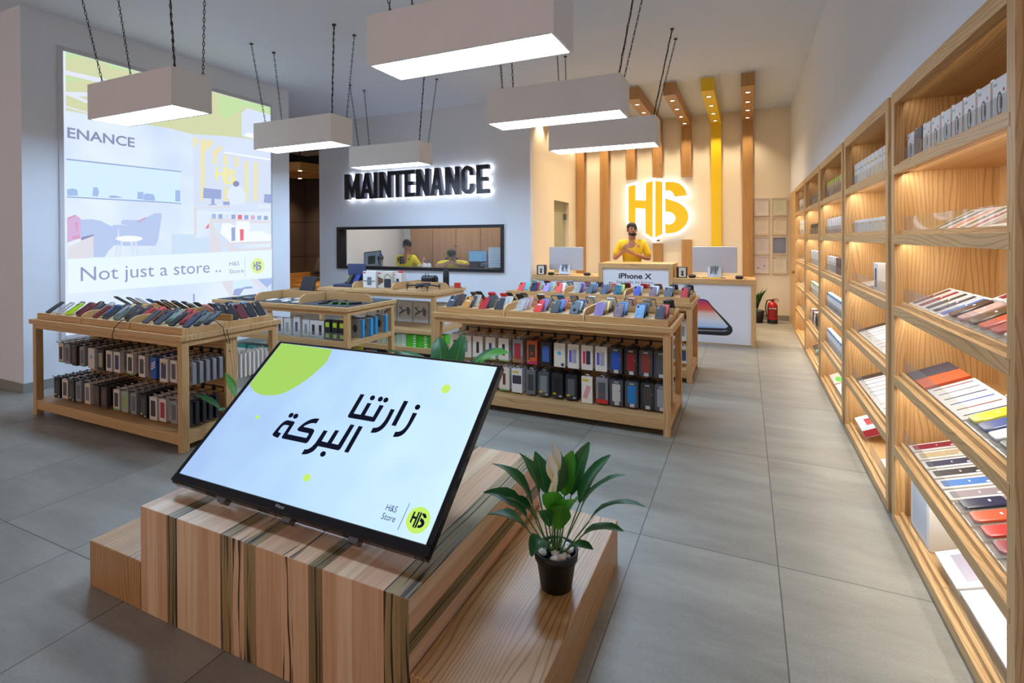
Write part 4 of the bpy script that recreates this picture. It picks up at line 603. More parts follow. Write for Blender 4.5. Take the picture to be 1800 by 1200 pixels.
LEAF = leafmat('lily_leaf', '2f6b35', '285c2f'); LEAFB = leafmat('bright_leaf', '4f9a26', '438a20'); STEM = P('4c7a34', .5)
pot = thing('potted_peace_lily', 'white-flowered green plant in a black pot on the low oak step', 'plant', (-.69, 1.92, .215))
MB().lathe([(0, 0), (.058, 0), (.062, .004), (.079, .118), (.086, .118), (.088, .15), (.080, .15), (.076, .128), (0, .128)], 40).build('pot', P('131315', .45), pot, smooth=True)
rs = random.Random(5)
for k in range(34):
    a = rs.uniform(0, 6.28); r_ = .068 * math.sqrt(rs.random()); s_ = rs.uniform(.009, .02)
    MB().ball((r_ * math.cos(a), r_ * math.sin(a), .134 + s_ * .3 + .006 * rs.random()), (s_, s_ * rs.uniform(.6, .95), s_ * .6), seg=10, rings=6).build('pebble', P(rs.choice(['e6ddd2', 'd8c6b6', 'efeae2', 'dcd2c6']), .6), pot, smooth=True)
fl = MB()
# azimuth is measured from +x; spread of blades as seen: long ones out to both sides, taller ones behind
for az, el, st, L_, W_, dr, m_ in ((186, 62, .17, .22, .034, 1.1, 0), (196, 55, .15, .19, .03, 1.2, 0), (205, 48, .12, .17, .035, 1.05, 0), (165, 70, .20, .16, .028, .9, 0), (140, 68, .19, .15, .03, .6, 0), (120, 60, .16, .15, .03, .6, 0),
        (75, 72, .19, .16, .04, .35, 2), (58, 66, .20, .20, .034, .35, 0), (40, 62, .18, .21, .032, .6, 0), (15, 60, .18, .22, .032, 1.0, 0), (2, 55, .17, .23, .026, 1.25, 0), (-12, 48, .13, .19, .03, .9, 0),
        (-45, 70, .17, .13, .034, .9, 2), (-80, 74, .16, .13, .034, .7, 2), (-62, 66, .12, .15, .034, .5, 2), (-25, 42, .07, .13, .024, .75, 0), (-110, 55, .06, .115, .033, 2.3, 0), (-150, 60, .13, .15, .03, 1.0, 0), (-95, 66, .13, .12, .025, .8, 0), (100, 75, .2, .14, .03, .4, 0)):
    a = math.radians(az); r_ = rs.uniform(.005, .03)
    leaf(fl, (r_ * math.cos(a), r_ * math.sin(a), .13), a, math.radians(el + (5 if el > 58 else 0)), L_ * 1.08, W_ * 1.42, dr, m_, twist=rs.uniform(-.25, .25), stem=st * (1.12 if el > 50 else 1))
fl.build('foliage', [LEAF, STEM, LEAFB, STEM], pot, smooth=True)
def lily(base, top, az, nm='flower'):
    f = MB(); b = Vector(base); t = Vector(top); mid = (b + t) / 2 + Vector((.01 * math.cos(az), .01 * math.sin(az), .01)); f.tube([b, mid, t], .0025, 6, 1)
    leaf(f, t, az, 1.15, .105, .028, -.25, 0, twist=.2)
    d = Vector((math.cos(az) * .45, math.sin(az) * .45, .9)).normalized(); o = t + Vector((math.cos(az + 1.9), math.sin(az + 1.9), 0)) * .008
    f.tube([o, o + d * .03, o + d * .058], [.006, .007, .004], 8, 2); f.build(nm, [P('f1ebdd', .55), STEM, P('e7dd8a', .7)], pot, smooth=True)
lily((-.01, 0, .13), (.006, .03, .455), math.radians(175)); lily((-.01, -.01, .13), (-.004, -.01, .42), math.radians(150)); lily((.0, -.01, .13), (.0, -.05, .36), math.radians(65))
def floor_plant(name, label, loc, pr, ph, leaves, mats, soil='2b2622'):
    p = thing(name, label, 'plant', loc)
    MB().lathe([(0, 0), (pr * .75, 0), (pr, ph), (pr * .93, ph), (pr * .9, ph - .03), (0, ph - .03)], 24).build('pot', P('17181a', .45), p, smooth=True)
    f = MB()
    for az, el, st, L_, W_, dr, m_ in leaves: leaf(f, (.02 * math.cos(math.radians(az)), .02 * math.sin(math.radians(az)), ph - .03), math.radians(az), math.radians(el), L_, W_, dr, m_, twist=rs.uniform(-.3, .3), stem=st)
    f.build('foliage', mats, p, smooth=True); return p
floor_plant('potted_plant', 'broad-leaved green plant rising behind the top of the tilted screen', (-1.72, 2.74, 0), .13, .26, [(205, 74, .50, .30, .08, 1.3, 0), (170, 72, .46, .30, .075, 1.25, 0), (10, 72, .50, .34, .08, 1.35, 2), (-25, 70, .46, .32, .075, 1.2, 2), (-60, 72, .44, .28, .07, 1.2, 2), (90, 78, .50, .27, .07, .7, 0), (235, 70, .44, .28, .07, 1.2, 0), (130, 76, .50, .27, .07, .9, 0), (40, 74, .46, .34, .08, 1.3, 0)], [LEAF, STEM, LEAFB, STEM])
floor_plant('potted_plant', 'small green plant peeping past the poster-side edge of the screen', (-3.36, 2.62, 0), .11, .22, [(170, 58, .26, .22, .035, .4, 2), (200, 40, .24, .22, .03, .5, 0), (110, 66, .28, .2, .035, .4, 0), (20, 60, .24, .2, .035, .6, 0), (-70, 50, .2, .2, .035, .8, 0), (60, 62, .25, .2, .035, .5, 2)], [LEAF, STEM, LEAFB, STEM])
floor_plant('potted_plant', 'spiky dark green plant in a black pot beside the red extinguisher', (.17, 10.62, 0), .15, .22, [(176 + k * 14.5, (72, 80, 58, 84, 66)[k % 5] if k < 9 else 78, .08, .42 - (k % 3) * .05, .038, .5 + (k % 4) * .25 if k < 9 else .45, 0 if k % 3 else 2) for k in range(14)], [leafmat('dark_leaf', '1d4a24', '183f1e'), STEM, leafmat('mid_leaf', '2f7a2a', '286a24'), STEM])
fe = thing('fire_extinguisher', 'red fire extinguisher with printed label standing by the spiky plant', 'extinguisher', (.445, 10.60, 0))
MB().lathe([(0, .06), (.082, .06), (.085, .08), (.085, .33), (.07, .37), (.03, .395), (.022, .41), (0, .41)], 28).build('cylinder', P('b3191d', .3), fe, smooth=True)
MB().lathe([(.0, 0), (.088, 0), (.088, .075), (.0, .075)], 28).build('base', BLACKM, fe)
MB().lathe([(.0858, .10), (.0858, .30)], 28).build('label', P('8c1f22', .5), fe, smooth=True)
MB().lathe([(.0862, .268), (.0862, .295)], 28).build('label_band', P('26232e', .5), fe, smooth=True)
o = link('label_lettering', text_mesh('POWDER', .03, 0, .001, 'CENTER'), fe, (-.0, -.0875, .272), FACE_CAM, P('e8e4dc', .5))
MB().lathe([(0, .41), (.03, .41), (.03, .44), (0, .44)], 14).tube([(0, 0, .44), (.06, -.02, .455), (.1, -.03, .44)], .008, 6).tube([(0, 0, .425), (.06, -.02, .42), (.1, -.03, .405)], .007, 6).build('valve_handle', P('7d1518', .35), fe)
MB().tube([(-.03, 0, .43), (-.09, 0, .42), (-.115, -.01, .3), (-.1, -.02, .12)], .011, 8).build('hose', BLACKM, fe, smooth=True)
# certificates
CM = [('ded6d2', 'framed pale certificate, top of the column beside the oak slat'), ('d3d7c2', 'framed greenish certificate, top of the column beside the door'), ('ddd3c2', 'framed certificate with yellow seal, second down beside the oak slat'), ('e0d4bd', 'framed certificate with yellow seal, second down beside the door'),
      ('cfc8c8', 'framed grey certificate, third down beside the oak slat'), ('7d86a0', 'framed dark blue certificate, third down beside the door'), ('d6cbcb', 'framed certificate with blue stamps, bottom of the slat-side column'), ('ddd8c6', 'framed certificate with a table, bottom of the door-side column')]
for i, (c, lb) in enumerate(CM):
    r_, k = divmod(i, 2); x0 = (.145, .45)[k]; z1 = 2.345 - r_ * .37
    ct = thing('certificate', lb, 'certificate', (x0 + .132, YB, z1 - .175), 0, 'framed certificates')
    q = MB(); q.box(-.132, .132, -.022, -.002, .15, .172).box(-.132, .132, -.022, -.002, -.172, -.15).box(-.132, -.11, -.022, -.002, -.15, .15).box(.11, .132, -.022, -.002, -.15, .15)
    q.build('frame', P('cdbfae', .45), ct); MB().box(-.11, .11, -.012, -.004, -.15, .15).build('sheet', P(c, .6), ct)
    pr = MB()
    rr_ = random.Random(i)
    for j in range(7): wj = rr_.uniform(.05, .085); pr.poly([(-wj, -.0125, .10 - j * .03), (wj, -.0125, .10 - j * .03), (wj, -.0125, .104 - j * .03), (-wj, -.0125, .104 - j * .03)])
    pr.build('printing', P('8a8078' if i != 5 else 'b4bccb', .7), ct)
    if i in (2, 3, 7): MB().poly([(-.1, -.013, .115), (-.075, -.013, .115), (-.075, -.013, .14), (-.1, -.013, .14)]).poly([(-.09, -.013, -.142), (.09, -.013, -.142), (.09, -.013, -.136), (-.09, -.013, -.136)]).build('seal', P('c9a21a', .5), ct)
    if i == 6: MB().poly([(-.06 + .014 * math.cos(t_), -.013, -.06 + .014 * math.sin(t_)) for t_ in [k_ * .628 for k_ in range(10)]]).poly([(.05 + .014 * math.cos(t_), -.013, -.02 + .014 * math.sin(t_)) for t_ in [k_ * .628 for k_ in range(10)]]).build('stamp', P('4a5fa8', .6), ct)
# ================================================================ product builders
def case_mesh(kind):
    """phone case standing in the xz-plane, outer back facing -y, open side facing +y"""
    W_, H_, D_, R_ = .076, .148, .011, .012; t = .0035
    o = [(x, z + H_ / 2) for x, z in rrect(W_, H_, R_, 3)]; i = [(x, z + H_ / 2) for x, z in rrect(W_ - 2 * t, H_ - 2 * t, R_ - t, 3)]; n = len(o); m = MB()
    if kind == 'shell':
        oc = [(x, z + H_ / 2) for x, z in rrect(W_ - .004, H_ - .004, R_ - .001, 3)]
        L0 = [(x, 0, z) for x, z in oc]; L1 = [(x, .002, z) for x, z in o]; L2 = [(x, D_, z) for x, z in o]; L3 = [(x, D_, z) for x, z in i]; L4 = [(x, .003, z) for x, z in i]
        loops = [L0, L1, L2, L3, L4]; m.poly(L0)
        for a, b in zip(loops, loops[1:]):
            for k in range(n): k2 = (k + 1) % n; m.poly([a[k2], a[k], b[k], b[k2]])
        m.poly(L4[::-1])
    elif kind == 'rim':
        L1 = [(x, 0, z) for x, z in o]; L2 = [(x, D_, z) for x, z in o]; L3 = [(x, D_, z) for x, z in i]; L4 = [(x, 0, z) for x, z in i]
        for a, b in ((L1, L2), (L2, L3), (L3, L4), (L4, L1)):
            for k in range(n): k2 = (k + 1) % n; m.poly([a[k2], a[k], b[k], b[k2]])
    elif kind == 'pane': m.prism([(x, .001, z) for x, z in i], (0, .0018, 0))
    elif kind == 'cam': m.prism([(x - .022, -.0008, z + H_ - .026) for x, z in rrect(.016, .03, .007, 3)], (0, .0014, 0))
    elif kind == 'ridge':
        for pts in ([(-.03, .02), (-.008, .035), (-.008, .075), (-.026, .1), (-.03, .1)], [(.03, .02), (.03, .115), (.02, .12), (.008, .08), (.008, .035)]): m.prism([(x, -.002, z) for x, z in pts], (0, .002, 0))
    elif kind == 'label': m.prism([(x, -.0006, z) for x, z in ((-.02, .082), (.02, .082), (.02, .092), (-.02, .092))], (0, .0005, 0))
    elif kind == 'ring': m.lathe([(0, -.012), (.013, -.012), (.015, 0), (0, 0)], 14, (0, 0, .055), axis='y')
    me = m.mesh('case_' + kind, [PWHITE]); 
    b = bmesh.new(); b.from_mesh(me); bmesh.ops.remove_doubles(b, verts=b.verts, dist=1e-6); bmesh.ops.recalc_face_normals(b, faces=b.faces); b.to_mesh(me); b.free()
    return me
CASE = {k: case_mesh(k) for k in ('shell', 'rim', 'pane', 'cam', 'ridge', 'label', 'ring')}
CC = {'black': '1d1f24', 'navy': '26314f', 'slate': '3a4653', 'charcoal': '34353a', 'dark grey': '44474d', 'red': 'b3262f', 'bright red': 'd2281f', 'coral': 'e0524e', 'tan': 'c88a45', 'brown': '4d3a35', 'lilac': 'a58fcf', 'violet': '7a45c4', 'mauve': '6f5560', 'yellow': 'e8b92a', 'sky blue': '6f9cc4', 'blue': '1f66a4', 'royal blue': '2238a0',
      'mint': '7fc4c0', 'pale blue': '8fc8d8', 'sage': '8fa59a', 'teal': '236e8c', 'lime': 'a8cf1e', 'orange': 'e07a2c', 'pink': 'e0a9b4', 'hot pink': 'd23c86', 'maroon': '6a2029', 'cream': 'd8d2c4', 'white': 'e6e6e4', 'green grey': '56645f', 'plum': '4a3550', 'grey': '8e9196', 'camo grey': '4f5660', 'moss': '6b705a'}
CLR = {}
def clr(c):
    if c not in CLR: CLR[c] = clear(CC.get(c, 'dfe2e6'), .22 if c in ('clear',) else .45, name='tinted_clear')
    return CLR[c]
def phone_case(col, style, label, group, loc, lean=20, rotz=0, rnd=True):
    """style: solid, clear (tinted transparent with rim), frame (black rim round clear back), rugged, label, ring"""
    R_ = math.radians
    loc = (loc[0], loc[1], loc[2] + .011 * math.sin(R_(lean)) + .0003)
    rot = (-R_(lean), 0, R_(rotz + (random.uniform(-3, 3) if rnd else 0)))
    if style in ('clear', 'frame'):
        rim = P(CC['black'], .4) if style == 'frame' else P(CC.get(col, 'b9bdc2'), .3)
        o = tag(link('phone_case', CASE['rim'], None, loc, rot, rim), label, 'phone case', group)
        link('back_panel', CASE['pane'], o, mat=clr(col))
    else:
        o = tag(link('phone_case', CASE['shell'], None, loc, rot, P(CC[col], .45)), label, 'phone case', group)
        link('camera_cutout', CASE['cam'], o, mat=P('0d0d10', .2) if col not in ('black', 'charcoal') else P('8c8478', .5))
        if style == 'rugged': link('raised_panel', CASE['ridge'], o, mat=P(CC[col], .6))
        if style == 'label': link('price_label', CASE['label'], o, mat=PWHITE)
        if style == 'ring': link('ring_holder', CASE['ring'], o, mat=BLACK)
    return o
PK = {}
def pack_mesh(kind, w, h, d):
    k = (kind, w, h, d)
    if k in PK: return PK[k]
    m = MB(); bev = .0008
    if kind == 'box': m.box(-w / 2, w / 2, 0, d, 0, h)
    elif kind == 'blister':
        m.prism([(x, 0, z + h / 2) for x, z in rrect(w, h, .014, 3)], (0, d, 0))
    elif kind == 'tab':   # hang tab with a slot
        a, b_ = .016, .022
        m.box(-a, a, 0, .0012, 0, .006).box(-a, -a + .007, 0, .0012, .006, b_ - .006).box(a - .007, a, 0, .0012, .006, b_ - .006).box(-a, a, 0, .0012, b_ - .006, b_); bev = 0
    elif kind == 'print': m.prism([(x, -.0007, z) for x, z in rrect(w, h, min(w, h) * .12, 3)], (0, .0006, 0)); bev = 0
    elif kind == 'strip': m.box(-w / 2, w / 2, -.0008, -.0001, 0, h); bev = 0
    me = m.mesh('pack_' + kind, [PWHITE], bevel=bev); PK[k] = me; return me
KR = 'e2dccf'
PACKS = {  # body colour, pack kind, (w,h,d), print colour, tab colour, extra
    'cream box with black case print': (KR, 'box', (.105, .215, .03), '2b2a2a', 'd9d4ca', 'green'),
    'cream box with blue case print': (KR, 'box', (.105, .215, .03), '283a78', 'd9d4ca', 'green'),
    'cream box with grey case print': (KR, 'box', (.105, .215, .03), '8d9094', 'd9d4ca', None),
    'cream box with two-tone case print': (KR, 'box', (.105, .215, .03), '7c4630', 'd9d4ca', None),
    'cream box with maroon case print': (KR, 'box', (.105, .215, .03), '6d2429', 'd9d4ca', 'green'),
    'red case in a clear kraft-edged box': ('8f9296', 'box', (.105, .215, .03), 'a5303a', 'c9c9c9', 'kraft'),
    'orange and pink box with black devil print': ('b9592a', 'box', (.105, .215, .03), '3a342c', '1b1b1d', 'devil'),
    'black box with blue window': ('23252a', 'box', (.105, .215, .035), '3f62a8', '1b1b1d', None),
    'cream box with turquoise flash': (KR, 'box', (.105, .215, .03), '4aaed0', '1b1b1d', 'dot'),
    'white box with violet and silver phone print': ('e3ddd2', 'box', (.105, .215, .03), '9aa2ac', '1b1b1d', 'violet'),
    'white box with pink and navy phone print': ('e3ddd2', 'box', (.105, .215, .03), '2f3347', '1b1b1d', 'pinkp'),
    'dark grey box with blue rugged case': ('44474d', 'blister', (.112, .22, .03), '2a55b8', '141416', 'U'),
    'black box with red rugged case': ('2a2a2c', 'blister', (.112, .22, .03), '8c2328', '141416', 'U'),
    'dark grey box with rust rugged case': ('44474d', 'blister', (.112, .22, .03), '8a3a30', '141416', 'U'),
    'dark grey box with camouflage rugged case': ('44474d', 'blister', (.112, .22, .03), '55575a', '141416', 'U'),
    'dark grey box with white rugged case': ('4a4e56', 'blister', (.112, .22, .03), 'c8c6c0', '141416', 'U'),
    'dark grey box with bright blue rugged case': ('4a4e56', 'blister', (.112, .22, .03), '1f7cc0', '141416', 'U'),
    'black box with black rugged case': ('2e2e2e', 'blister', (.112, .22, .03), '46443f', '141416', 'U'),
    'dark grey box with frosted rugged case': ('565a62', 'blister', (.112, .22, .03), '9aa0a6', '141416', 'U'),
    'white box with yellow band and wallet': ('e4e4e2', 'box', (.105, .22, .04), '3c3848', 'd0d0d0', 'yband'),
    'grey see-through pack with charcoal case': ('6d6f73', 'box', (.09, .22, .04), '3d4045', 'c0c0c0', None),
    'smoky pack with clear case': ('4e5257', 'blister', (.105, .22, .035), '83888c', '9c9fa3', 'ychip'),
    'black box with black case and yellow badge': ('25272c', 'blister', (.105, .22, .035), '15161a', '141416', 'ychip'),
    'black box with grey case and yellow badge': ('25272c', 'blister', (.105, .22, .035), '5d6064', '141416', 'ychip'),
    'white box with pink phone print': ('ece6dc', 'box', (.1, .232, .02), 'e0a29c', 'e6e0d6', 'yband'),
    'grey and red box with grey case': ('8a8d92', 'box', (.105, .22, .03), '55585c', 'b5b7ba', 'redfoot'),
    'white box with grey case': ('d9cfc4', 'box', (.085, .175, .035), '54525a', '1a1a1c', None),
    'white box with navy case': ('d9cfc4', 'box', (.085, .175, .035), '39386a', '1a1a1c', None),
    'white box with red case': ('dccfc6', 'box', (.085, .18, .035), 'a32a33', '1a1a1c', None),
    'white box with dark slim case': ('d9cfc4', 'box', (.08, .17, .03), '3a383c', 'cfcac4', 'green'),
    'white box with hexagon case and red corner': ('dfd3ca', 'box', (.085, .175, .03), '3f4246', '1a1a1c', 'redchip'),
    'blue box with three white stripes': ('2459b4', 'box', (.07, .17, .028), '2459b4', '1a1a1c', 'stripes'),
    'white box with cable print and yellow badge': ('d8d0c8', 'box', (.095, .185, .02), '3b4468', 'd0c8c0', 'ybadge'),
    'grey clear pack with rounded case': ('8f9094', 'blister', (.085, .175, .03), '63676e', 'b0aca8', 'orange'),
    'grey clear pack with green case': ('a5a69f', 'blister', (.085, .175, .03), '8fae6a', 'b0aca8', 'orange'),
    'dark brown clear-fronted box': ('3d3430', 'box', (.085, .18, .03), '5c4b45', '1a1a1c', 'orange'),
    'black box with cream window': ('1c1d1f', 'box', (.085, .18, .045), 'a59c80', '1a1a1c', None),
    'yellow-sided white box with grey case': ('d9ccbb', 'box', (.09, .175, .035), '77767c', 'c8c0b8', None),
    'black box with yellow badge': ('1a1b1d', 'box', (.09, .185, .03), '4a4d50', '1a1a1c', 'ychip'),
    'white carton with black cable print': ('d9cfc7', 'box', (.1, .185, .03), '2f2f34', 'c8c0b8', None),
    'white box with turquoise flash and line drawing': ('d8cec4', 'box', (.1, .18, .03), '5ba6cf', '1a1a1c', None),
    'thin white box seen on edge': ('efece4', 'box', (.1, .2, .018), 'c9c6bc', 'd8d4cc', None),
    'black clear-fronted box with red dots': ('2c2c2f', 'box', (.085, .18, .03), '5a1f24', '1a1a1c', 'orange'),
}
def package(kind, label, group, loc, rotz=0, front=True, tab=True):
    body, k, (w, h, d), pc, tc, ex = PACKS[kind]
    o = tag(link('packaged_case', pack_mesh(k, w, h, d), None, loc, (0, 0, math.radians(rotz)), P(body, .35)), label, 'packaged case', group)
    if tab: link('hang_tab', pack_mesh('tab', 0, 0, 0), o, (0, d / 2, h), None, P(tc, .4))
    if not front: return o
    pw, ph = (w * .62, h * .68) if k != 'box' or body not in (KR,) else (w * .27, h * .5)
    pz = h * .5; px = 0
    if ex in ('violet', 'pinkp'): pw, ph, px = w * .36, h * .55, .012
    if ex == 'yband': pw, ph, pz = w * .85, h * .36, h * .55
    if kind.startswith('white box with pink phone'): pw, ph, pz = w * .42, h * .5, h * .42
    if 'flash' in kind: pw, ph, pz = w * .3, h * .16, h * .58
    pr = link('printed_case', pack_mesh('print', round(pw, 4), round(ph, 4), 0), o, (px, 0, pz), None, P(pc, .4))
    if 'flash' in kind or kind.startswith('white box with pink phone'): pr.rotation_euler = (0, math.radians(-38 if 'flash' in kind else 18), 0)
    def strip(nm, w_, h_, x_, z_, c): return link(nm, pack_mesh('strip', round(w_, 4), round(h_, 4), 0), o, (x_, -.0004, z_), None, P(c, .5))
    if ex == 'green': strip('green_foot', w * .98, .009, 0, .004, '5cb03a')
    if ex == 'kraft': strip('kraft_foot', w * .98, h * .3, 0, .002, '9a7350'); pr.location.y = -.0006
    if ex == 'devil': strip('pink_foot', w * .98, h * .12, 0, .002, 'c22a63'); strip('orange_flash', w * .55, h * .16, .01, h * .13, 'e0562a'); strip('yellow_word', w * .6, h * .06, -.01, h * .1, 'd9b520'); strip('red_mask', w * .22, h * .12, .0, h * .4, 'b0302c')
    if ex == 'dot': strip('round_badge', w * .24, w * .24, w * .28, .012, '2f3540')
    if ex in ('violet', 'pinkp'): strip('second_phone', w * .24, h * .5, -w * .24, h * .25, '6a55c0' if ex == 'violet' else 'd8305c')
    if ex == 'U':
        strip('white_label', w * .34, h * .13, .004, .004, 'c9c6c4'); me = text_mesh('UAG', .018, 0, .0007, 'CENTER'); link('lettering', me, o, (0, -.0009, h - .026), FACE_CAM, P('d7d9dc', .4))
        strip('red_seal', .014, .014, w * .3, h * .55, '9a4a44')
    if ex == 'yband': strip('yellow_band', w * .6, h * .09, -w * .1, h * .82, 'e2c431')
    if ex == 'ychip': strip('yellow_badge', w * .26, h * .07, -w * .25, h * .13, 'd9b91f'); strip('white_chip', w * .22, h * .05, w * .28, h * .06, 'd8d8d8')
    if ex == 'redfoot': strip('red_foot', w * .98, h * .17, 0, .002, 'c8302a'); strip('red_word', w * .4, .008, 0, h * .36, 'c23a3a')
    if ex == 'redchip': strip('red_corner', w * .2, w * .2, w * .3, h * .6, 'd0453c')
    if ex == 'stripes':
        for q in range(3): s_ = strip('white_stripe', w * .8, .009, 0, h * .48 + q * .02, 'e8e8ec'); s_.rotation_euler = (0, math.radians(-28), 0)
    if ex == 'ybadge': strip('yellow_badge', w * .24, w * .24, w * .1, h * .78, 'd8b92a')
    if ex == 'orange': strip('orange_tag', w * .16, .01, -w * .3, h * .55, 'c8552a')
    return o
# ================================================================ display tables
TOP = .88
def table(label, x0, x1, y0, y1, mid=None, panel=False, low=(.055, .142)):
    W_, D_ = x1 - x0, y1 - y0; L_ = .055
    t = thing('display_table', label, 'table', (x0, y0, 0), 0, 'oak display tables')
    o = .02
    for lx in (o, W_ - o - L_):
        for ly in (o, D_ - o - L_): MB().box(lx, lx + L_, ly, ly + L_, 0, TOP - .042, grain='z').build('leg', OAK, t, bevel=.002)
    MB().box(0, W_, 0, D_, TOP - .042, TOP, grain='x').build('tabletop', OAK, t, bevel=.002)
    q = MB(); a = o + L_; q.box(a, W_ - a, o, o + .025, TOP - .085, TOP - .042).box(a, W_ - a, D_ - o - .025, D_ - o, TOP - .085, TOP - .042).box(o, o + .025, a, D_ - a, TOP - .085, TOP - .042).box(W_ - o - .025, W_ - o, a, D_ - a, TOP - .085, TOP - .042)
    q.build('apron', OAK, t)
    q = MB(); z0, z1 = low; z1 -= .001; q.box(a, W_ - a, o + .004, D_ - o - .004, z0, z1, grain='x').box(o + .004, a, a, D_ - a, z0, z1).box(W_ - a, W_ - o - .004, a, D_ - a, z0, z1)
    q.build('bottom_shelf', OAK, t, bevel=.0015)
    if mid:
        z0, z1 = mid; q = MB(); z1 -= .001; q.box(a, W_ - a, o + .004, D_ - o - .004, z0, z1, grain='x').box(o + .004, a, a, D_ - a, z0, z1).box(W_ - a, W_ - o - .004, a, D_ - a, z0, z1)
        q.build('middle_shelf', OAK, t, bevel=.0015)
    if panel:
        MB().box(.1, W_ - .1, D_ / 2 - .012, D_ / 2 + .012, .142, TOP - .085, grain='x').build('hook_panel', OAK, t)
        MB().box(W_ - o - .06, W_ - o - .03, D_ / 2 - .05, D_ / 2 + .05, .142, TOP - .06, grain='z').build('panel_post', OAK, t)
    return t
def hook_row(t, z, ys, xs, ln):
    """rail and one hook per x, in the table's own coordinates"""
    s_ = 1 if ln < 0 else -1
    MB().tube([(min(xs) - .05, ys, z), (max(xs) + .05, ys, z)], .006, 6).build('hook_rail', STEEL, t)
    me = None
    for x in xs:
        if me is None:
            m = MB(); m.box(-.011, .011, -.008, .008, -.035, .01).tube([(0, 0, -.02), (0, ln, -.02), (0, ln * 1.04, -.004)], .0032, 5); me = m.mesh('hook', [BLACKM])
        link('hook', me, t, (x, ys, z))
t1 = table('oak display table with phone packs, standing before the lit poster', -5.985, -3.81, 2.43, 3.33, panel=True)
t2 = table('oak display table with power banks, between poster table and drone table', -5.86, -3.755, 4.115, 4.94, mid=(.46, .52), low=(.055, .12))
t3 = table('oak display table full of phone cases, closest to the flowering plant', -2.78, -.53, 4.205, 5.065, panel=True)
t4 = table('oak display table with a drone on top, under the maintenance window', -5.80, -3.735, 5.72, 6.55, mid=(.31, .36), low=(.055, .12))
t5 = table('oak display table full of phone cases, before the cash counter', -2.80, -.52, 5.86, 6.69, panel=True)
def tray(label, secs, y0, y1, board, endsec=None):
    """secs: list of (x0,x1); oak bases with round-cornered dividers and a low board along the middle"""
    tr = thing('display_tray', label, 'tray', (secs[0][0], y0, TOP), 0, 'oak display trays'); X = secs[0][0]; D_ = y1 - y0
    for a, b in secs:
        q = MB(); hD = board - y0
        q.box(a - X, b - X, 0, .016, 0, .055).box(a - X, b - X, .016, hD, 0, .045)
        q.build('tray_base', OAK, tr, bevel=.001)
        q = MB(); q.box(a - X, b - X, D_ - .016, D_, 0, .055).box(a - X, b - X, hD + .012, D_ - .016, 0, .045); q.build('tray_base', OAK, tr, bevel=.001)
    def divider(x, w=.02):
        hD = board - y0
        for d0, sg in ((0., 1), (D_, -1)):
            ln = hD if sg > 0 else D_ - hD
            pts = [(d0 - sg * .004, 0)] + [(d0 + sg * (.10 - .104 * math.cos(math.radians(a))), .03 + .075 * math.sin(math.radians(a))) for a in range(0, 91, 15)] + [(d0 + sg * ln, .105), (d0 + sg * ln, 0)]
            MB().prism([(x, y, z) for y, z in pts], (w, 0, 0)).build('divider', OAK, tr, bevel=.001)
    for (a, b), (c, d) in zip(secs, secs[1:]): divider(b - X + .003)
    MB().box(0, secs[-1][1] - X, board - y0, board - y0 + .012, 0, .10, grain='x').build('centre_board', OAK, tr)
    return tr
tray('tray of phone cases on the poster table, cord hanging over its edge', [(-5.93, -5.235), (-5.20, -4.54), (-4.505, -3.86)], 2.47, 3.29, 2.88)
tray('tray of phone cases on the table closest to the flowering plant', [(-2.75, -2.04), (-2.01, -1.285), (-1.255, -.57)], 4.25, 5.03, 4.64)
tray('tray of phone cases on the table before the cash counter', [(-2.77, -2.025), (-1.995, -1.288), (-1.258, -.56)], 5.90, 6.65, 6.28)
# ---- phone cases on the trays: per column, front to back
RN = ['front', 'second', 'third', 'fourth', 'fifth']
def cases(xs, y0, z, cols, where, group, lean=50, dy=.078, hx=0., back=None, backy=None, far=None):
    nc = len(xs)
    for c, (x, lst) in enumerate(zip(xs, cols)):
        for r, (col, st) in enumerate(lst):
            sty = {'clear': 'clear', 'frame': 'black-framed clear'}.get(st, st if st in ('rugged',) else '')
            nm = ('clear ' if st == 'clear' and col == 'clear' else (f'{col} tinted clear ' if st == 'clear' else ('black-framed clear ' if st == 'frame' else f'{col} '))) + ('rugged ' if st == 'rugged' else '')
            phone_case(col, st, f'{nm}phone case, {RN[r]} row, {ORD[nc - c]} column from aisle, {where}', group, (x + r * .006 + random.uniform(-.004, .004) + hx * r, y0 + r * dy, z), lean)
    if back:
        for c, lst in enumerate(back):
            for r, (col, st) in enumerate(lst):
                nm = ('clear ' if col == 'clear' else f'{col} ') if st != 'frame' else 'black-framed clear '
                phone_case(col, st, f'{nm}phone case facing away, {RN[r]} row, {ORD[len(back) - c]} column from aisle, far side, {far or where}', group, (xs[c] + random.uniform(-.02, .02), backy - r * dy * .9, z), lean, 180)
S, Cc, Fr, Rg = 'solid', 'clear', 'frame', 'rugged'
T3X = [-2.639, -2.46, -2.28, -2.117, -1.902, -1.716, -1.554, -1.378, -1.159, -.988, -.811, -.641]
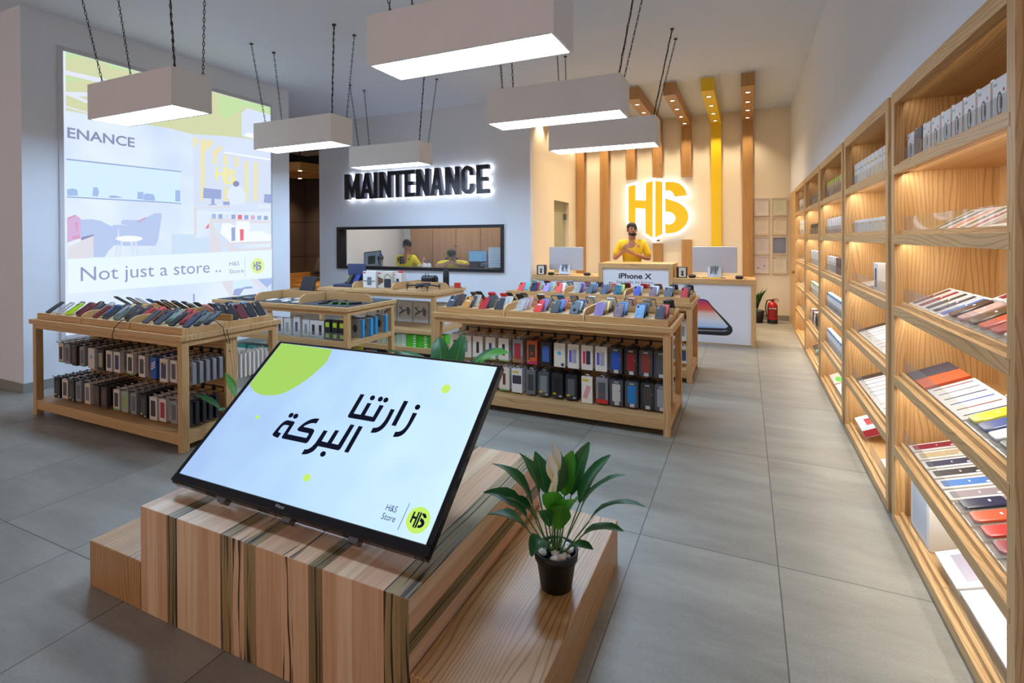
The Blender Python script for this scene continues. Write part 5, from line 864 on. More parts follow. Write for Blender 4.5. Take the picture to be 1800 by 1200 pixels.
cases(T3X, 4.292, TOP + .046, [[('slate', 'label'), ('brown', S), ('brown', S)], [('tan', 'label'), ('slate', 'label'), ('cream', Cc)], [('red', S), ('slate', S), ('green grey', Cc)], [('charcoal', S), ('clear', Cc), ('white', Cc)],
    [('clear', Cc), ('clear', Cc), ('pink', Cc)], [('bright red', 'label'), ('lilac', Cc), ('dark grey', S)], [('black', S), ('blue', S), ('red', S)], [('slate', 'ring'), ('sage', S), ('royal blue', Cc)],
    [('lilac', Cc), ('mauve', S), ('yellow', S), ('slate', S)], [('mauve', Rg), ('sky blue', Cc), ('blue', S)], [('sky blue', Rg), ('navy', Rg), ('slate', Rg)], [('charcoal', Rg), ('coral', Rg), ('black', Rg)]],
    'lily-side table', 'phone cases on the trays', back=[[('black', S), ('brown', S)], [('hot pink', S), ('red', S)], [('black', S), ('bright red', S)], [('navy', Fr), ('black', S)], [('cream', S), ('brown', S)], [('blue', S), ('clear', Fr)], [('maroon', S), ('clear', Fr)], [('white', Cc), ('clear', Fr)], [('clear', Fr), ('white', Cc)], [('pink', Cc), ('clear', Fr)], [('clear', Fr), ('grey', Cc)], [('plum', S), ('black', S)]], backy=4.99)
T5X = [-2.612, -2.441, -2.269, -2.101, -1.871, -1.715, -1.537, -1.379, -1.143, -.968, -.808, -.626]
cases(T5X, 5.945, TOP + .046, [[('coral', S), ('pale blue', S), ('mint', S)], [('navy', S), ('red', S), ('sage', S)], [('lilac', S), ('mint', Cc), ('cream', Cc)], [('coral', S), ('white', S)],
    [('clear', Cc), ('charcoal', S), ('violet', S)], [('slate', S), ('slate', S), ('blue', S)], [('navy', S), ('slate', S), ('maroon', S)], [('teal', Cc), ('moss', S), ('lime', S)],
    [('royal blue', Rg), ('grey', S)], [('mauve', Rg), ('white', S), ('sky blue', S)], [('camo grey', Rg), ('white', S), ('slate', Rg)], [('red', Rg), ('slate', Rg), ('black', Rg)]],
    'counter-side table', 'phone cases on the trays', back=[[('pale blue', S)], [('coral', S), ('black', S)], [('navy', S), ('pink', S)], [('pale blue', Cc), ('clear', Fr)], [('red', S), ('clear', Fr)], [('maroon', Fr), ('brown', S)], [('clear', Fr), ('pink', S)], [('red', S), ('black', Fr)], [('pink', S), ('red', S)], [('orange', S), ('black', Fr)], [('maroon', S), ('black', Fr)], [('clear', Fr), ('black', S)]], backy=6.60)
T1X = [-5.91, -5.734, -5.582, -5.398, -5.15, -5.0, -4.835, -4.665, -4.445, -4.285, -4.11, -3.935]
T1X = [x + .03 for x in T1X]
cases(T1X, 2.52, TOP + .046, [[('charcoal', S)], [('clear', Cc), ('grey', Cc)], [('lime', Rg), ('maroon', S), ('black', Fr)], [('maroon', Rg), ('charcoal', S), ('clear', Cc)],
    [('maroon', Rg), ('blue', S), ('slate', S)], [('dark grey', Cc), ('clear', Cc), ('slate', S)], [('green grey', S), ('brown', S), ('charcoal', S)], [('charcoal', Rg), ('red', S), ('coral', S)],
    [('dark grey', S), ('maroon', Rg), ('slate', S)], [('slate', S), ('sage', S), ('red', S)], [('black', Rg), ('red', S), ('navy', S)], [('navy', S), ('green grey', S), ('slate', S)]],
    'poster table', 'phone cases on the trays', lean=54, back=[[('black', Fr)], [('clear', Fr)], [('clear', Cc)], [('blue', S)], [('clear', Fr), ('brown', S)], [('clear', Fr)], [('brown', S), ('black', S)], [('black', S), ('grey', Cc)], [('maroon', S), ('pink', Cc)], [('clear', Cc), ('pink', S)], [], []], backy=3.22)
for k, (x, y, col, st) in enumerate([(-3.93, 2.93, 'black', S), (-3.93, 3.02, 'maroon', S), (-3.93, 3.11, 'black', S), (-3.93, 3.2, 'black', Rg), (-4.05, 2.95, 'black', S), (-4.05, 3.06, 'grey', S), (-4.05, 3.16, 'sky blue', S), (-4.17, 3.0, 'navy', S), (-4.17, 3.12, 'slate', S)]):
    phone_case(col, st, f'{col} phone case facing the aisle, {ORD[k + 1]} along the end of the poster table tray', 'phone cases on the trays', (x + .05, y, TOP + .046), 42, 90)
cd = MB().tube([(-4.58, 2.49, .955), (-4.6, 2.455, .945), (-4.64, 2.425, .89), (-4.66, 2.42, .83), (-4.655, 2.424, .78), (-4.63, 2.425, .745)], .003, 6).build('security_cord', BLACKM, smooth=True); tag(cd, 'thin black cord hanging over the long front edge of poster table', 'cord')
cd = MB().tube([(-3.92, 2.72, .945), (-3.86, 2.74, .95), (-3.80, 2.76, .90), (-3.795, 2.77, .84), (-3.79, 2.79, .77), (-3.785, 2.81, .76), (-3.792, 2.80, .82), (-3.795, 2.79, .88)], .003, 6).build('security_cord', BLACKM, smooth=True); tag(cd, 'thin black looped cord hanging over the aisle-end edge of poster table', 'cord')
# ---- hanging packages
def hang(t, tx, ty, ybar, zbar, specs, lvl, where, yfront, dyb=.05, jit=0.):
    """specs: list of (x, kind, n behind)"""
    n = len(specs)
    hook_row(t, zbar, ybar - ty, [s_[0] - tx for s_ in specs], yfront - ybar - .02)
    for i, (x, kind, nb) in enumerate(specs):
        h = PACKS[kind][2][1]
        for k in range(nb + 1):
            lb = f'{kind}, front of {ORD[n - i]}-from-aisle {lvl} hook, {where}' if k == 0 else f'{kind}, {ORD[k]} behind front, {ORD[n - i]}-from-aisle {lvl} hook, {where}'
            package(kind, lb, 'packs hanging on table hooks', (x, yfront + k * dyb, zbar - .02 - h - .012), random.uniform(-3, 3) + jit, front=(k == 0))
B = list(PACKS)
t3u = [-2.617, -2.485, -2.36, -2.223, -2.084, -1.938, -1.795, -1.659, -1.527, -1.398, -1.272, -1.146, -1.019, -.889, -.765, -.644]
k3u = ['cream box with two-tone case print', 'cream box with grey case print', 'cream box with black case print', 'cream box with blue case print', 'cream box with black case print', 'red case in a clear kraft-edged box', 'orange and pink box with black devil print', 'black box with blue window', 'cream box with turquoise flash',
       'white box with violet and silver phone print', 'white box with pink and navy phone print', 'white box with violet and silver phone print', 'dark grey box with blue rugged case', 'black box with red rugged case', 'dark grey box with rust rugged case', 'dark grey box with camouflage rugged case']
hang(t3, -2.78, 4.205, 4.62, .685, [(x, k, 2) for x, k in zip(t3u, k3u)], 'upper', 'lily-side table', 4.36, .06)
t3l = [-2.6, -2.47, -2.34, -2.21, -2.078, -1.947, -1.807, -1.682, -1.549, -1.418, -1.274, -1.14, -1.014, -.883, -.753, -.638]
k3l = ['cream box with black case print', 'cream box with black case print', 'cream box with grey case print', 'cream box with black case print', 'cream box with maroon case print', 'white box with yellow band and wallet', 'grey see-through pack with charcoal case', 'smoky pack with clear case', 'black box with black case and yellow badge', 'black box with grey case and yellow badge',
       'white box with pink phone print', 'grey and red box with grey case', 'dark grey box with white rugged case', 'dark grey box with bright blue rugged case', 'black box with black rugged case', 'dark grey box with frosted rugged case']
hang(t3, -2.78, 4.205, 4.62, .41, [(x, k, 0 if k.startswith('white box with pink phone') else 2) for x, k in zip(t3l, k3l)], 'lower', 'lily-side table', 4.36, .06)
k1u = ['white box with dark slim case', 'grey clear pack with rounded case', 'dark brown clear-fronted box', 'grey clear pack with rounded case', 'white box with turquoise flash and line drawing', 'black box with cream window', 'white box with grey case', 'white box with navy case', 'white box with dark slim case', 'white box with hexagon case and red corner', 'blue box with three white stripes', 'white box with cable print and yellow badge', 'white box with grey case', 'grey clear pack with rounded case', 'grey clear pack with rounded case']
x1u = [-5.715, -5.61, -5.50, -5.37, -5.225, -5.085, -4.96, -4.845, -4.66, -4.50, -4.345, -4.215, -4.09, -3.985, -3.90]
hang(t1, -5.985, 2.43, 2.86, .685, [(x, k, 4) for x, k in zip(x1u, k1u)], 'upper', 'poster table', 2.55, .055)
k1l = ['black box with yellow badge', 'white box with grey case', 'black box with yellow badge', 'grey clear pack with rounded case', 'yellow-sided white box with grey case', 'dark brown clear-fronted box', 'dark brown clear-fronted box', 'white box with dark slim case', 'grey clear pack with green case', 'grey clear pack with rounded case', 'black box with yellow badge', 'white carton with black cable print', 'white box with red case', 'grey clear pack with rounded case', 'black clear-fronted box with red dots']
x1l = [-5.74, -5.61, -5.50, -5.39, -5.25, -5.11, -5.0, -4.82, -4.70, -4.58, -4.45, -4.32, -4.20, -4.06, -3.92]
hang(t1, -5.985, 2.43, 2.86, .375, [(x, k, 4) for x, k in zip(x1l, k1l)], 'lower', 'poster table', 2.53, .055)
# far side of the poster table: white boxes seen on edge beyond the post
for k in range(8):
    package('thin white box seen on edge', f'thin white box on edge, {ORD[k + 1]} from the panel post, far side of poster table', 'white boxes hanging behind the panel post', (-3.93, 2.95 + k * .042, .43), 180, front=False)
t5u = [-1.0, -.87, -.74, -.64]
hang(t5, -2.80, 5.86, 6.26, .685, [(x, k, 1) for x, k in zip(t5u, ['cream box with black case print', 'white box with dark slim case', 'cream box with black case print', 'cream box with grey case print'])], 'upper', 'counter-side table', 6.0)
hang(t5, -2.80, 5.86, 6.26, .405, [(x, k, 1) for x, k in zip(t5u, ['white box with red case', 'white box with yellow band and wallet', 'yellow-sided white box with grey case', 'white box with cable print and yellow badge'])], 'lower', 'counter-side table', 6.0)
for j, (z, x) in enumerate(((.43, -.72), (.15, -.72))):
    for k in range(3): package('white box with red case', f'white and red box, {("upper", "lower")[j]} hook, {ORD[k + 1]} back, far side of lily-side table', 'red boxes on the far side', (x, 4.7 + k * .1, z), 90, front=True)
# ================================================================ power-bank table (behind the poster table)
def rbox(name, label, cat, w, d, h, loc, mat, rotz=0, group=None, bev=.004):
    return tag(MB().box(-w / 2, w / 2, -d / 2, d / 2, 0, h).build(name, mat, None, loc, (0, 0, math.radians(rotz)), bevel=bev), label, cat, group)
def low_tray(label, x0, x1, y0, y1, divs, xe, felt):
    t = thing('display_tray', label, 'tray', (x0, y0, TOP), 0, 'oak display trays'); W_, D_ = x1 - x0, y1 - y0; yb = D_ * .52
    MB().box(.02, W_ - .02, .02, D_ - .02, .001, .006).build('felt_liner', P(felt, .9), t)
    MB().prism([(divs[0], yb, .001), (xe, yb, .001), (xe, yb, .02)] + [(xe - .09 + .09 * math.cos(math.radians(a)), yb, .02 + .08 * math.sin(math.radians(a))) for a in range(15, 91, 15)] + [(divs[0], yb, .10)], (0, .014, 0)).build('centre_board', OAK, t)
    for d in divs:
        for sg in (1, -1):
            ln = (yb - .03) if sg > 0 else D_ - yb - .03; s0 = .03 if sg > 0 else D_ - .03
            pts = [(s0, .001)] + [(s0 + sg * (.09 - .09 * math.cos(math.radians(a))), .02 + .08 * math.sin(math.radians(a))) for a in range(0, 91, 15)] + [(s0 + sg * ln, .10), (s0 + sg * ln, .001)]
            MB().prism([(d, y, z) for y, z in pts], (.018, 0, 0)).build('divider', OAK, t)
    return t
low_tray('tray with tall dividers and power banks on the power-bank table', -5.84, -3.775, 4.135, 4.92, [.65, 1.345], 2.04, '3c4046')
r5 = random.Random(9)
pb = [(-5.62, 4.28, .07, .13, .014, '24262c', 20), (-5.50, 4.30, .07, .13, .014, '2b2f3a', 35), (-5.40, 4.27, .07, .13, .014, '202228', 15), (-5.33, 4.33, .08, .14, .02, '2a2c30', 30), (-5.02, 4.27, .08, .14, .016, 'c9c9c6', 15), (-4.90, 4.35, .08, .15, .018, 'bdbdbb', 20), (-4.80, 4.27, .07, .13, .012, 'cfcfcc', 25), (-4.72, 4.38, .08, .09, .03, 'c4c3c0', 10), (-4.60, 4.25, .08, .12, .012, 'd8d8d6', 12),
      (-4.28, 4.42, .08, .16, .022, '1e1f23', -28), (-4.14, 4.42, .08, .16, .022, '232429', -28), (-4.24, 4.27, .05, .1, .018, '2a2b2e', -30)]
PBL = ['dark power bank', 'dark navy power bank', 'black slim power bank', 'thick dark power bank', 'silver power bank', 'light grey power bank', 'pale slim power bank', 'chunky silver power bank', 'white slim power bank', 'long black power bank', 'black power bank', 'small black power bank']
for i, (x, y, w_, d_, h_, c, r_) in enumerate(pb):
    rbox('power_bank', f'{PBL[i]}, {ORD[i + 1]} from the lit poster on the power-bank table', 'power bank', w_, d_, h_, (x, y, TOP + .0065), P(c, .35), r_, 'power banks on the tray')
for i, (x, y) in enumerate(((-4.08, 4.33), (-3.985, 4.35), (-3.89, 4.37))):
    o = rbox('power_bank', f'black power bank with green end, {ORD[3 - i]} from aisle on the power-bank table', 'power bank', .06, .15, .022, (x, y, TOP + .0085), P('1d1f22', .4), -30, 'power banks on the tray')
    MB().box(-.031, .031, -.078, -.072, -.001, .0225).build('green_end', P('5fb82c', .4), o)
ph = thing('speaker_dock', 'black tilted slab speaker standing at the back of power-bank table', 'speaker', (-5.05, 4.78, TOP + .022), math.radians(8))
MB().prism([(x, 0, z) for x, z in rrect(.2, .24, .03, 3, 0, .12)], (0, .03, 0)).build('body', P('1f232b', .4), ph, rot=(math.radians(-22), 0, 0), bevel=.003)
MB().box(-.05, .05, .0, .12, 0, .012).build('foot', BLACKM, ph)
# middle shelf: white boxes and black-green boxes along the front, blue-sided packs at the aisle end
acr = tag(MB().box(-5.70, -3.86, 4.155, 4.159, .52, .60).build('acrylic_guard', ACR), 'clear acrylic strip along the middle shelf of power-bank table', 'guard')
xs = [-5.62, -5.48, -5.34, -5.20, -5.04, -4.92, -4.80, -4.68, -4.54, -4.40, -4.29, -4.19]
for i, x in enumerate(xs):
    tall = i in (8,); h = .225 if tall else .195
    o = tag(MB().box(-.05, .05, 0, .05, 0, h).build('boxed_power_bank', P('e0e2e2', .4), None, (x, 4.175, .52), bevel=.001), f'white power bank box, {ORD[i + 1]} from the lit poster, middle shelf of power-bank table', 'boxed product', 'boxes on the middle shelf')
    MB().prism([(px, -.0006, pz) for px, pz in rrect(.04, .11, .008, 3, 0, h * .48)], (0, .0005, 0)).build('printed_bank', P(['6d7076', '8a8f93', '4b3a44', '6b7386', 'a9b8bd', '33363c', '44474d', '9fb0b0', '5a6480', '8fa6aa', '2b2e33', '303238'][i], .5), o)
    MB().box(-.045, .045, -.0006, -.0001, .012, .018).build('colour_strip', P(['c65a4a', '5aa07a', 'b8b8c8'][i % 3], .5), o)
for i, x in enumerate((-4.09, -3.985, -3.89)):
    o = tag(MB().box(-.042, .042, 0, .05, 0, .21).build('boxed_power_bank', P('26282b', .4), None, (x, 4.175, .52), bevel=.001), f'black power bank box with lime labels, {ORD[3 - i]} from aisle, middle shelf', 'boxed product', 'boxes on the middle shelf')
    MB().box(-.026, .026, -.0006, -.0001, .135, .185).build('lime_label', P('b8d930', .5), o); MB().box(-.024, .024, -.0006, -.0001, .02, .06).build('lime_label', P('a9cc2c', .5), o)
BLU = P('3a9ad0', .45)
for i, (x, y, r_) in enumerate(((-4.02, 4.50, 0), (-3.85, 4.52, 0), (-3.87, 4.40, 8), (-4.12, 4.55, 0), (-3.90, 4.66, 0), (-3.85, 4.78, 0))):
    o = tag(MB().box(-.075, .075, -.02, .02, 0, .2).build('kraft_pack', P('a29c92', .5), None, (x, y, .52), (0, 0, math.radians(r_)), bevel=.001), f'grey kraft pack with blue edge, {ORD[i + 1]} in the cluster at the middle-shelf aisle end', 'boxed product', 'blue-edged packs')
    MB().box(.05, .0755, -.0205, .0205, .001, .1995).build('blue_edge', BLU, o); MB().prism([(-.02 + .03 * math.cos(t_), -.0212, .1 + .045 * math.sin(t_)) for t_ in [k * .628 for k in range(10)]], (0, .0005, 0)).build('printed_drawing', P('4a4640', .6), o)
for i, (x, y) in enumerate(((-4.05, 4.35), (-3.93, 4.40), (-3.90, 4.60), (-4.0, 4.75))):
    o = tag(MB().box(-.075, .075, -.03, .03, 0, .18).build('kraft_pack', P('a29c92', .5), None, (x, y, .12), bevel=.001), f'grey kraft pack with blue edge, {ORD[i + 1]} from the front on the bottom shelf', 'boxed product', 'blue-edged packs'); MB().box(.05, .0755, -.0305, .0305, .001, .1795).build('blue_edge', BLU, o)
rbox('carton', 'yellow carton lying at the back of power-bank bottom shelf', 'carton', .3, .2, .2, (-4.32, 4.74, .1205), P('d8cc2a', .5))
TEAL = P('2a8f8a', .45)
for i in range(7):
    x = -5.45 + i * .21
    o = tag(MB().box(-.09, .09, -.06, .06, 0, .24).build('teal_box', P('dfe4e4', .45), None, (x, 4.24, .12), bevel=.001), f'white box with teal top and case print, {ORD[i + 1]} from the lit poster, bottom shelf', 'boxed product', 'teal boxes on the bottom shelf')
    MB().box(-.0905, .0905, -.0605, .0605, .2, .2405).build('teal_top', TEAL, o); MB().prism([(px, -.0608, pz) for px, pz in rrect(.045, .1, .01, 3, .01, .1)], (0, .0005, 0)).build('printed_case', P('33363c', .5), o)
# ================================================================ drone table
low_tray('tray with divider boards holding the drone and speakers', -5.78, -3.755, 5.74, 6.53, [.60, 1.30], 1.99, 'b58f62')
bx = thing('presentation_case', 'open dark blue presentation case with lid raised, next to the niche', 'presentation case', (-5.42, 6.02, TOP + .0065), math.radians(4))
NAVY = P('2b3456', .4)
MB().box(-.20, .20, -.16, .16, 0, .035).build('base', NAVY, bx, bevel=.003); MB().box(-.16, .16, -.0, .03, 0, .30).build('lid', P('3a4870', .5), bx, (0, .15, .03), (math.radians(6), 0, 0), bevel=.004)
o = link('lid_lettering', text_mesh('LORDIUM', .03, 0, .0005, 'CENTER'), bx, (0, .150 - .012 - .012, .27), FACE_CAM, P('8a8ea0', .4)); 
for i, (x, c, s_) in enumerate(((-.09, '3a4640', 'd8b45a'), (.05, '2a3a9c', '22305c'))):
    MB().box(-.05, .05, -.005, .005, 0, .16).build('phone', P('16181c', .2), bx, (x, .02, .045), (math.radians(-38), 0, math.radians(-8)), bevel=.002)
    MB().box(-.044, .044, -.0062, -.0054, .008, .152).build('phone_screen', P(c, .2), bx, (x, .02, .045), (math.radians(-38), 0, math.radians(-8))); MB().box(-.04, -.024, -.0068, -.0063, .02, .13).build('phone_trim', P(s_, .3), bx, (x, .02, .045), (math.radians(-38), 0, math.radians(-8)))
bc = thing('product_case', 'black bag-like product pack leaning beside the white speaker box', 'bag', (-5.09, 6.24, TOP + .0065)); MB().box(-.07, .07, -.05, .05, 0, .2).build('body', BLACKM, bc, bevel=.02); MB().tube([(-.03, 0, .195), (-.03, 0, .225), (.03, 0, .225), (.03, 0, .195)], .006).build('handle', BLACKM, bc)
def product_box(label, x, y, w_, d_, h_, c, pc, kind):
    o = thing('product_box', label, 'boxed product', (x, y, TOP + .0065)); MB().box(-w_ / 2, w_ / 2, -d_ / 2, d_ / 2, 0, h_).build('carton', P(c, .4), o, bevel=.001); f = -d_ / 2
    if kind == 'spk':
        MB().prism([(px, f - .0008, pz) for px, pz in rrect(w_ * .34, h_ * .5, .014, 3, 0, h_ * .40)], (0, .0006, 0)).build('printed_speaker', P(pc, .4), o); MB().box(-w_ * .45, w_ * .45, f - .0012, f - .0007, h_ * .36, h_ * .44).build('printed_strap', P('7b8794', .5), o)
    if kind == 'kettle':
        MB().prism([(px, f - .0008, pz) for px, pz in rrect(w_ * .5, h_ * .55, .02, 3, w_ * .2, h_ * .30)], (0, .0006, 0)).build('printed_speaker', P('2e3444', .35), o); MB().prism([(-w_ * .48, f - .0012, h_ * .15), (-w_ * .1, f - .0012, h_ * .35), (-w_ * .1, f - .0012, h_ * .55), (-w_ * .48, f - .0012, h_ * .7)], (0, .0005, 0)).build('printed_photo', P('6a5038', .5), o)
        MB().tube([(w_ * .2 + .06 * math.cos(a), f - .001, h_ * .58 + .06 * math.sin(a)) for a in [math.pi * k / 8 for k in range(9)]], .004, 5).build('printed_handle', P('1e222c', .4), o)
    MB().box(-w_ * .46, -w_ * .28, f - .0011, f - .0006, h_ * .86, h_ * .94).build('red_mark', P('c8384a', .5), o); return o
product_box('white speaker box with blue speaker print on the drone table', -4.995, 6.0, .235, .14, .24, 'e2e4e6', '6a7484', 'spk')
product_box('cream speaker box with dark pot-shaped print on the drone table', -4.748, 6.04, .25, .14, .235, 'd3cfc4', '2e3444', 'kettle')
product_box('narrow white speaker box with red mark on the drone table', -4.555, 6.07, .135, .11, .215, 'e0dedc', '32363e', 'spk')
rbox('red_pack', 'small red pack standing above the narrow white speaker box', 'boxed product', .06, .03, .03, (-4.54, 6.07, TOP + .2225), P('d8343c', .4))
dn = thing('drone', 'folded-out dark grey camera drone on the drone table', 'drone', (-4.05, 5.93, TOP + .010), math.radians(-10))
DG = P('34383e', .45)
MB().box(-.05, .05, -.12, .10, .045, .095).build('body', DG, dn, bevel=.014)
MB().ball((0, -.13, .05), .024).build('camera', P('15171b', .2), dn, smooth=True)
for sx in (-1, 1):
    for y_, x_, z_ in ((-.08, .19, .06), (.08, .17, .045)):
        a = MB(); a.tube([(sx * .045, y_ * .7, .07), (sx * x_, y_ * 1.6, z_)], .010, 8); a.build('arm', DG, dn, smooth=True)
        m_ = MB(); m_.lathe([(0, 0), (.018, 0), (.018, .035), (.01, .045), (0, .045)], 12, (sx * x_, y_ * 1.6, z_ - .015)); m_.build('motor', P('4a4e55', .3), dn, smooth=True)
        MB().tube([(sx * x_, y_ * 1.6, z_ - .015), (sx * (x_ + .008), y_ * 1.65, 0)], .006, 6).build('leg', DG, dn)
        q = MB(); q.prism([(sx * x_ - .10, y_ * 1.6 - .006, z_ + .031), (sx * x_, y_ * 1.6 - .010, z_ + .031), (sx * x_ + .10, y_ * 1.6 - .006, z_ + .031), (sx * x_ + .10, y_ * 1.6 + .006, z_ + .031), (sx * x_, y_ * 1.6 + .010, z_ + .031), (sx * x_ - .10, y_ * 1.6 + .006, z_ + .031)], (0, 0, .002)); q.build('propeller', P('24262b', .3), dn)
MB().box(-.03, .03, -.02, .04, .0955, .1).build('red_band', P('b02c34', .4), dn)
rc = thing('drone_controller', 'black drone controller with aerials standing behind the drone', 'controller', (-4.20, 6.22, TOP + .0065)); MB().box(-.08, .08, -.02, .03, 0, .15).build('body', P('1b1d21', .4), rc, bevel=.012)
for x_ in (-.02, .035): MB().tube([(x_, .0, .14), (x_ + .004, .0, .21)], .005, 6).build('aerial', BLACKM, rc)
vr = thing('headset', 'black rounded headset case on the far side of drone table', 'headset', (-4.24, 6.36, TOP + .0065)); MB().box(-.13, .13, -.06, .06, 0, .17).build('body', P('1a1b1f', .35), vr, bevel=.03); MB().box(-.09, .09, -.066, -.058, .09, .14).build('front_plate', P('2d3036', .2), vr, bevel=.004)
cy = MB().lathe([(0, 0), (.04, 0), (.045, .01), (.045, .20), (.03, .24), (.03, .26), (0, .26)], 20, (-3.98, 6.40, TOP + .0065)).build('bottle_speaker', P('1c1e24', .4), smooth=True); tag(cy, 'tall black bottle-shaped speaker on the far side of drone table', 'speaker')
rbox('red_pack', 'bright red pack lying by the end divider of the drone table', 'boxed product', .09, .06, .07, (-3.80 + .0, 6.42, TOP + .0065), P('d23a34', .4), 20)
rbox('white_carton', 'flat white carton at the aisle end of the drone table', 'carton', .16, .09, .04, (-3.9, 6.46, TOP + .0065), P('e6e6e4', .5), 6)
for i in range(6):
    x = -5.5 + i * .285
    o = thing('drone_box', f'white drone box with drone print, {ORD[6 - i]} from aisle, middle shelf of drone table', 'boxed product', (x, 6.38, .36), 0, 'boxed drones'); MB().box(-.135, .135, -.08, .08, 0, .30).build('carton', P('dfe2e4', .45), o, bevel=.001)
    q = MB(); f = -.0808
    for p_ in ([(-.10, .20), (-.03, .24), (-.028, .234), (-.098, .193)], [(-.11, .22), (-.08, .225), (-.03, .17), (.04, .19), (.04, .175), (-.02, .14), (-.09, .10), (-.08, .075), (-.09, .07), (-.10, .10), (-.10, .13), (-.05, .16)], [(.03, .21), (.06, .225), (.1, .19), (.1, .13), (.07, .09), (.04, .12)]): q.prism([(a, f, b_) for a, b_ in p_], (0, .0006, 0))
    q.build('printed_drone', P('6e7b88', .5), o)
GRN = P('4fc22a', .45)
n = 0
for col_, (x, y, cnt) in enumerate(((-4.33, 5.86, 5), (-4.15, 5.86, 5), (-3.97, 5.86, 5), (-4.52, 5.88, 4), (-4.70, 5.9, 4), (-3.86, 6.1, 4))):
    for k in range(cnt):
        o = tag(MB().box(-.085, .085, -.07, .07, 0, .034).build('green_box', GRN if 0 < col_ < 3 or col_ == 5 else P('b9c9b0', .5), None, (x, y, .12 + k * .0345), (0, 0, math.radians(random.uniform(-3, 3))), bevel=.001), f'flat {"green" if 0 < col_ < 3 or col_ == 5 else "pale green"} box, {ORD[k + 1]} from the bottom, {ORD[col_ + 1]} stack under the drone table', 'boxed product', 'flat green boxes in stacks')
        MB().box(.02, .06, -.0708, -.0702, .006, .026).build('white_label', P('e0ead8', .5), o)
# ================================================================ service counter
WPAN = P('dfe3ea', .45)
def counter(label, x0, x1, h, yf=8.17, dp=.62, pl=True, pr_=True, pan=.03):
    t = thing('service_counter', label, 'counter', (x0, yf, 0), 0, 'service counter units'); W_ = x1 - x0
    MB().box(0, W_, 0, dp, h - .075, h, grain='x').build('worktop', OAK, t, bevel=.002)
    if pl: MB().box(0, .065, 0, dp, 0, h - .075, grain='z').build('end_panel', OAK, t, bevel=.002)
    if pr_: MB().box(W_ - .065, W_, 0, dp, 0, h - .075, grain='z').build('end_panel', OAK, t, bevel=.002)
    MB().box(.065 if pl else 0, W_ - (.065 if pr_ else 0), pan, pan + .02, .02, h - .075).build('front_panel', WPAN, t)
    return t
cL = counter('low oak counter unit with white front, poster-wall end, under a computer', -3.345, -2.186, .963, pr_=False)
cM = counter('tall middle oak counter unit with lettered white front panel', -2.183, -1.018, 1.185, pan=.035)
cR = counter('low oak counter unit with printed phone picture, beside the spiky plant', -1.015, .133, .975, pl=False)
o = link('panel_lettering', text_mesh('iPhone X', .118, .0004, .0035, 'LEFT'), cM, (.318, .034, .945), FACE_CAM, P('23252e', .5)); w_ = max(v.co.x for v in o.data.vertices); o.scale = (.525 / w_, 1.0, 1)
o = link('panel_lettering', text_mesh('Say hello to future.', .062, .0003, 0, 'LEFT'), cM, (.283, .034, .868), FACE_CAM, P('34363f', .5)); w_ = max(v.co.x for v in o.data.vertices); o.scale = (.598 / w_, .95, 1)
def art(pts, y, m, nm):
    ar = sum(pts[i][0] * pts[(i + 1) % len(pts)][1] - pts[(i + 1) % len(pts)][0] * pts[i][1] for i in range(len(pts)))
    pts = pts if ar > 0 else pts[::-1]
    MB().poly([(max(x, -1.01) + 1.015, y, z) for x, z in pts]).build(nm, m, cR)
def phone_art():
    m, nt, b = new_mat('printed_wallpaper'); N = nt.nodes.new; L = nt.links.new
    tc = N('ShaderNodeTexCoord'); sp = N('ShaderNodeSeparateXYZ'); L(tc.outputs['Object'], sp.inputs[0])
    mr = N('ShaderNodeMapRange'); mr.inputs['From Min'].default_value = .22; mr.inputs['From Max'].default_value = .66; L(sp.outputs[2], mr.inputs['Value'])
    r = ramp(nt, [(0, '5f9be0'), (.12, 'b9cfe8'), (.3, 'd9dce4'), (.52, 'e3c9bd'), (.66, 'd8604a'), (.85, 'd23f4c'), (1, '8a3a86')]); L(mr.outputs['Result'], r.inputs[0]); L(r.outputs[0], b.inputs['Base Color']); b.inputs['Roughness'].default_value = .5; return m
art(CGO, .0292, P('1e2026', .4), 'printed_phone_edge'); art(CGS, .0284, phone_art(), 'printed_phone_screen'); art(CGBAND, .0286, P('8b97a4', .4), 'printed_phone_band')
def imac(label, x, y, z, rz):
    t = thing('desktop_computer', label, 'computer', (x, y, z), math.radians(rz), 'desktop computers'); AL = P('c9ced6', .35, .3)
    MB().prism([(a, 0, b_) for a, b_ in rrect(.645, .40, .018, 3, 0, .275)], (0, .022, 0)).build('screen_body', AL, t, bevel=.004)
    MB().prism([(-.10, -.03, .16), (.10, -.03, .16), (.10, -.02, .16), (-.10, -.02, .16)], (0, -.06, -.155)).box(-.10, .10, -.11, .09, 0, .006).build('stand', AL, t, bevel=.002)
    cb = MB(); rq = random.Random(int(x * 100))
    for k in range(6):
        xx = -.05 + k * .02; cb.tube([(xx, -.02, .17), (xx, -.05, .165), (xx + rq.uniform(-.02, .02), -.06, .09), (xx + rq.uniform(-.03, .03), -.08, .01), (xx + rq.uniform(-.12, .12), -.12, .006), (xx + rq.uniform(-.15, .15), -.15, .008)], .0045, 5)
    cb.build('cables', P('24262c', .5), t)
    MB().prism([(xx, .0225, z_) for xx, z_ in rrect(.61, .34, .005, 2, 0, .295)], (0, .001, 0)).build('glass', P('0f1013', .1), t); return t
imac('silver desktop computer seen from behind on the poster-side counter unit', -2.85, 8.50, .963, -6)
imac('silver desktop computer seen from behind, beside the fire-extinguisher end of counter', -.44, 8.50, .975, 0)
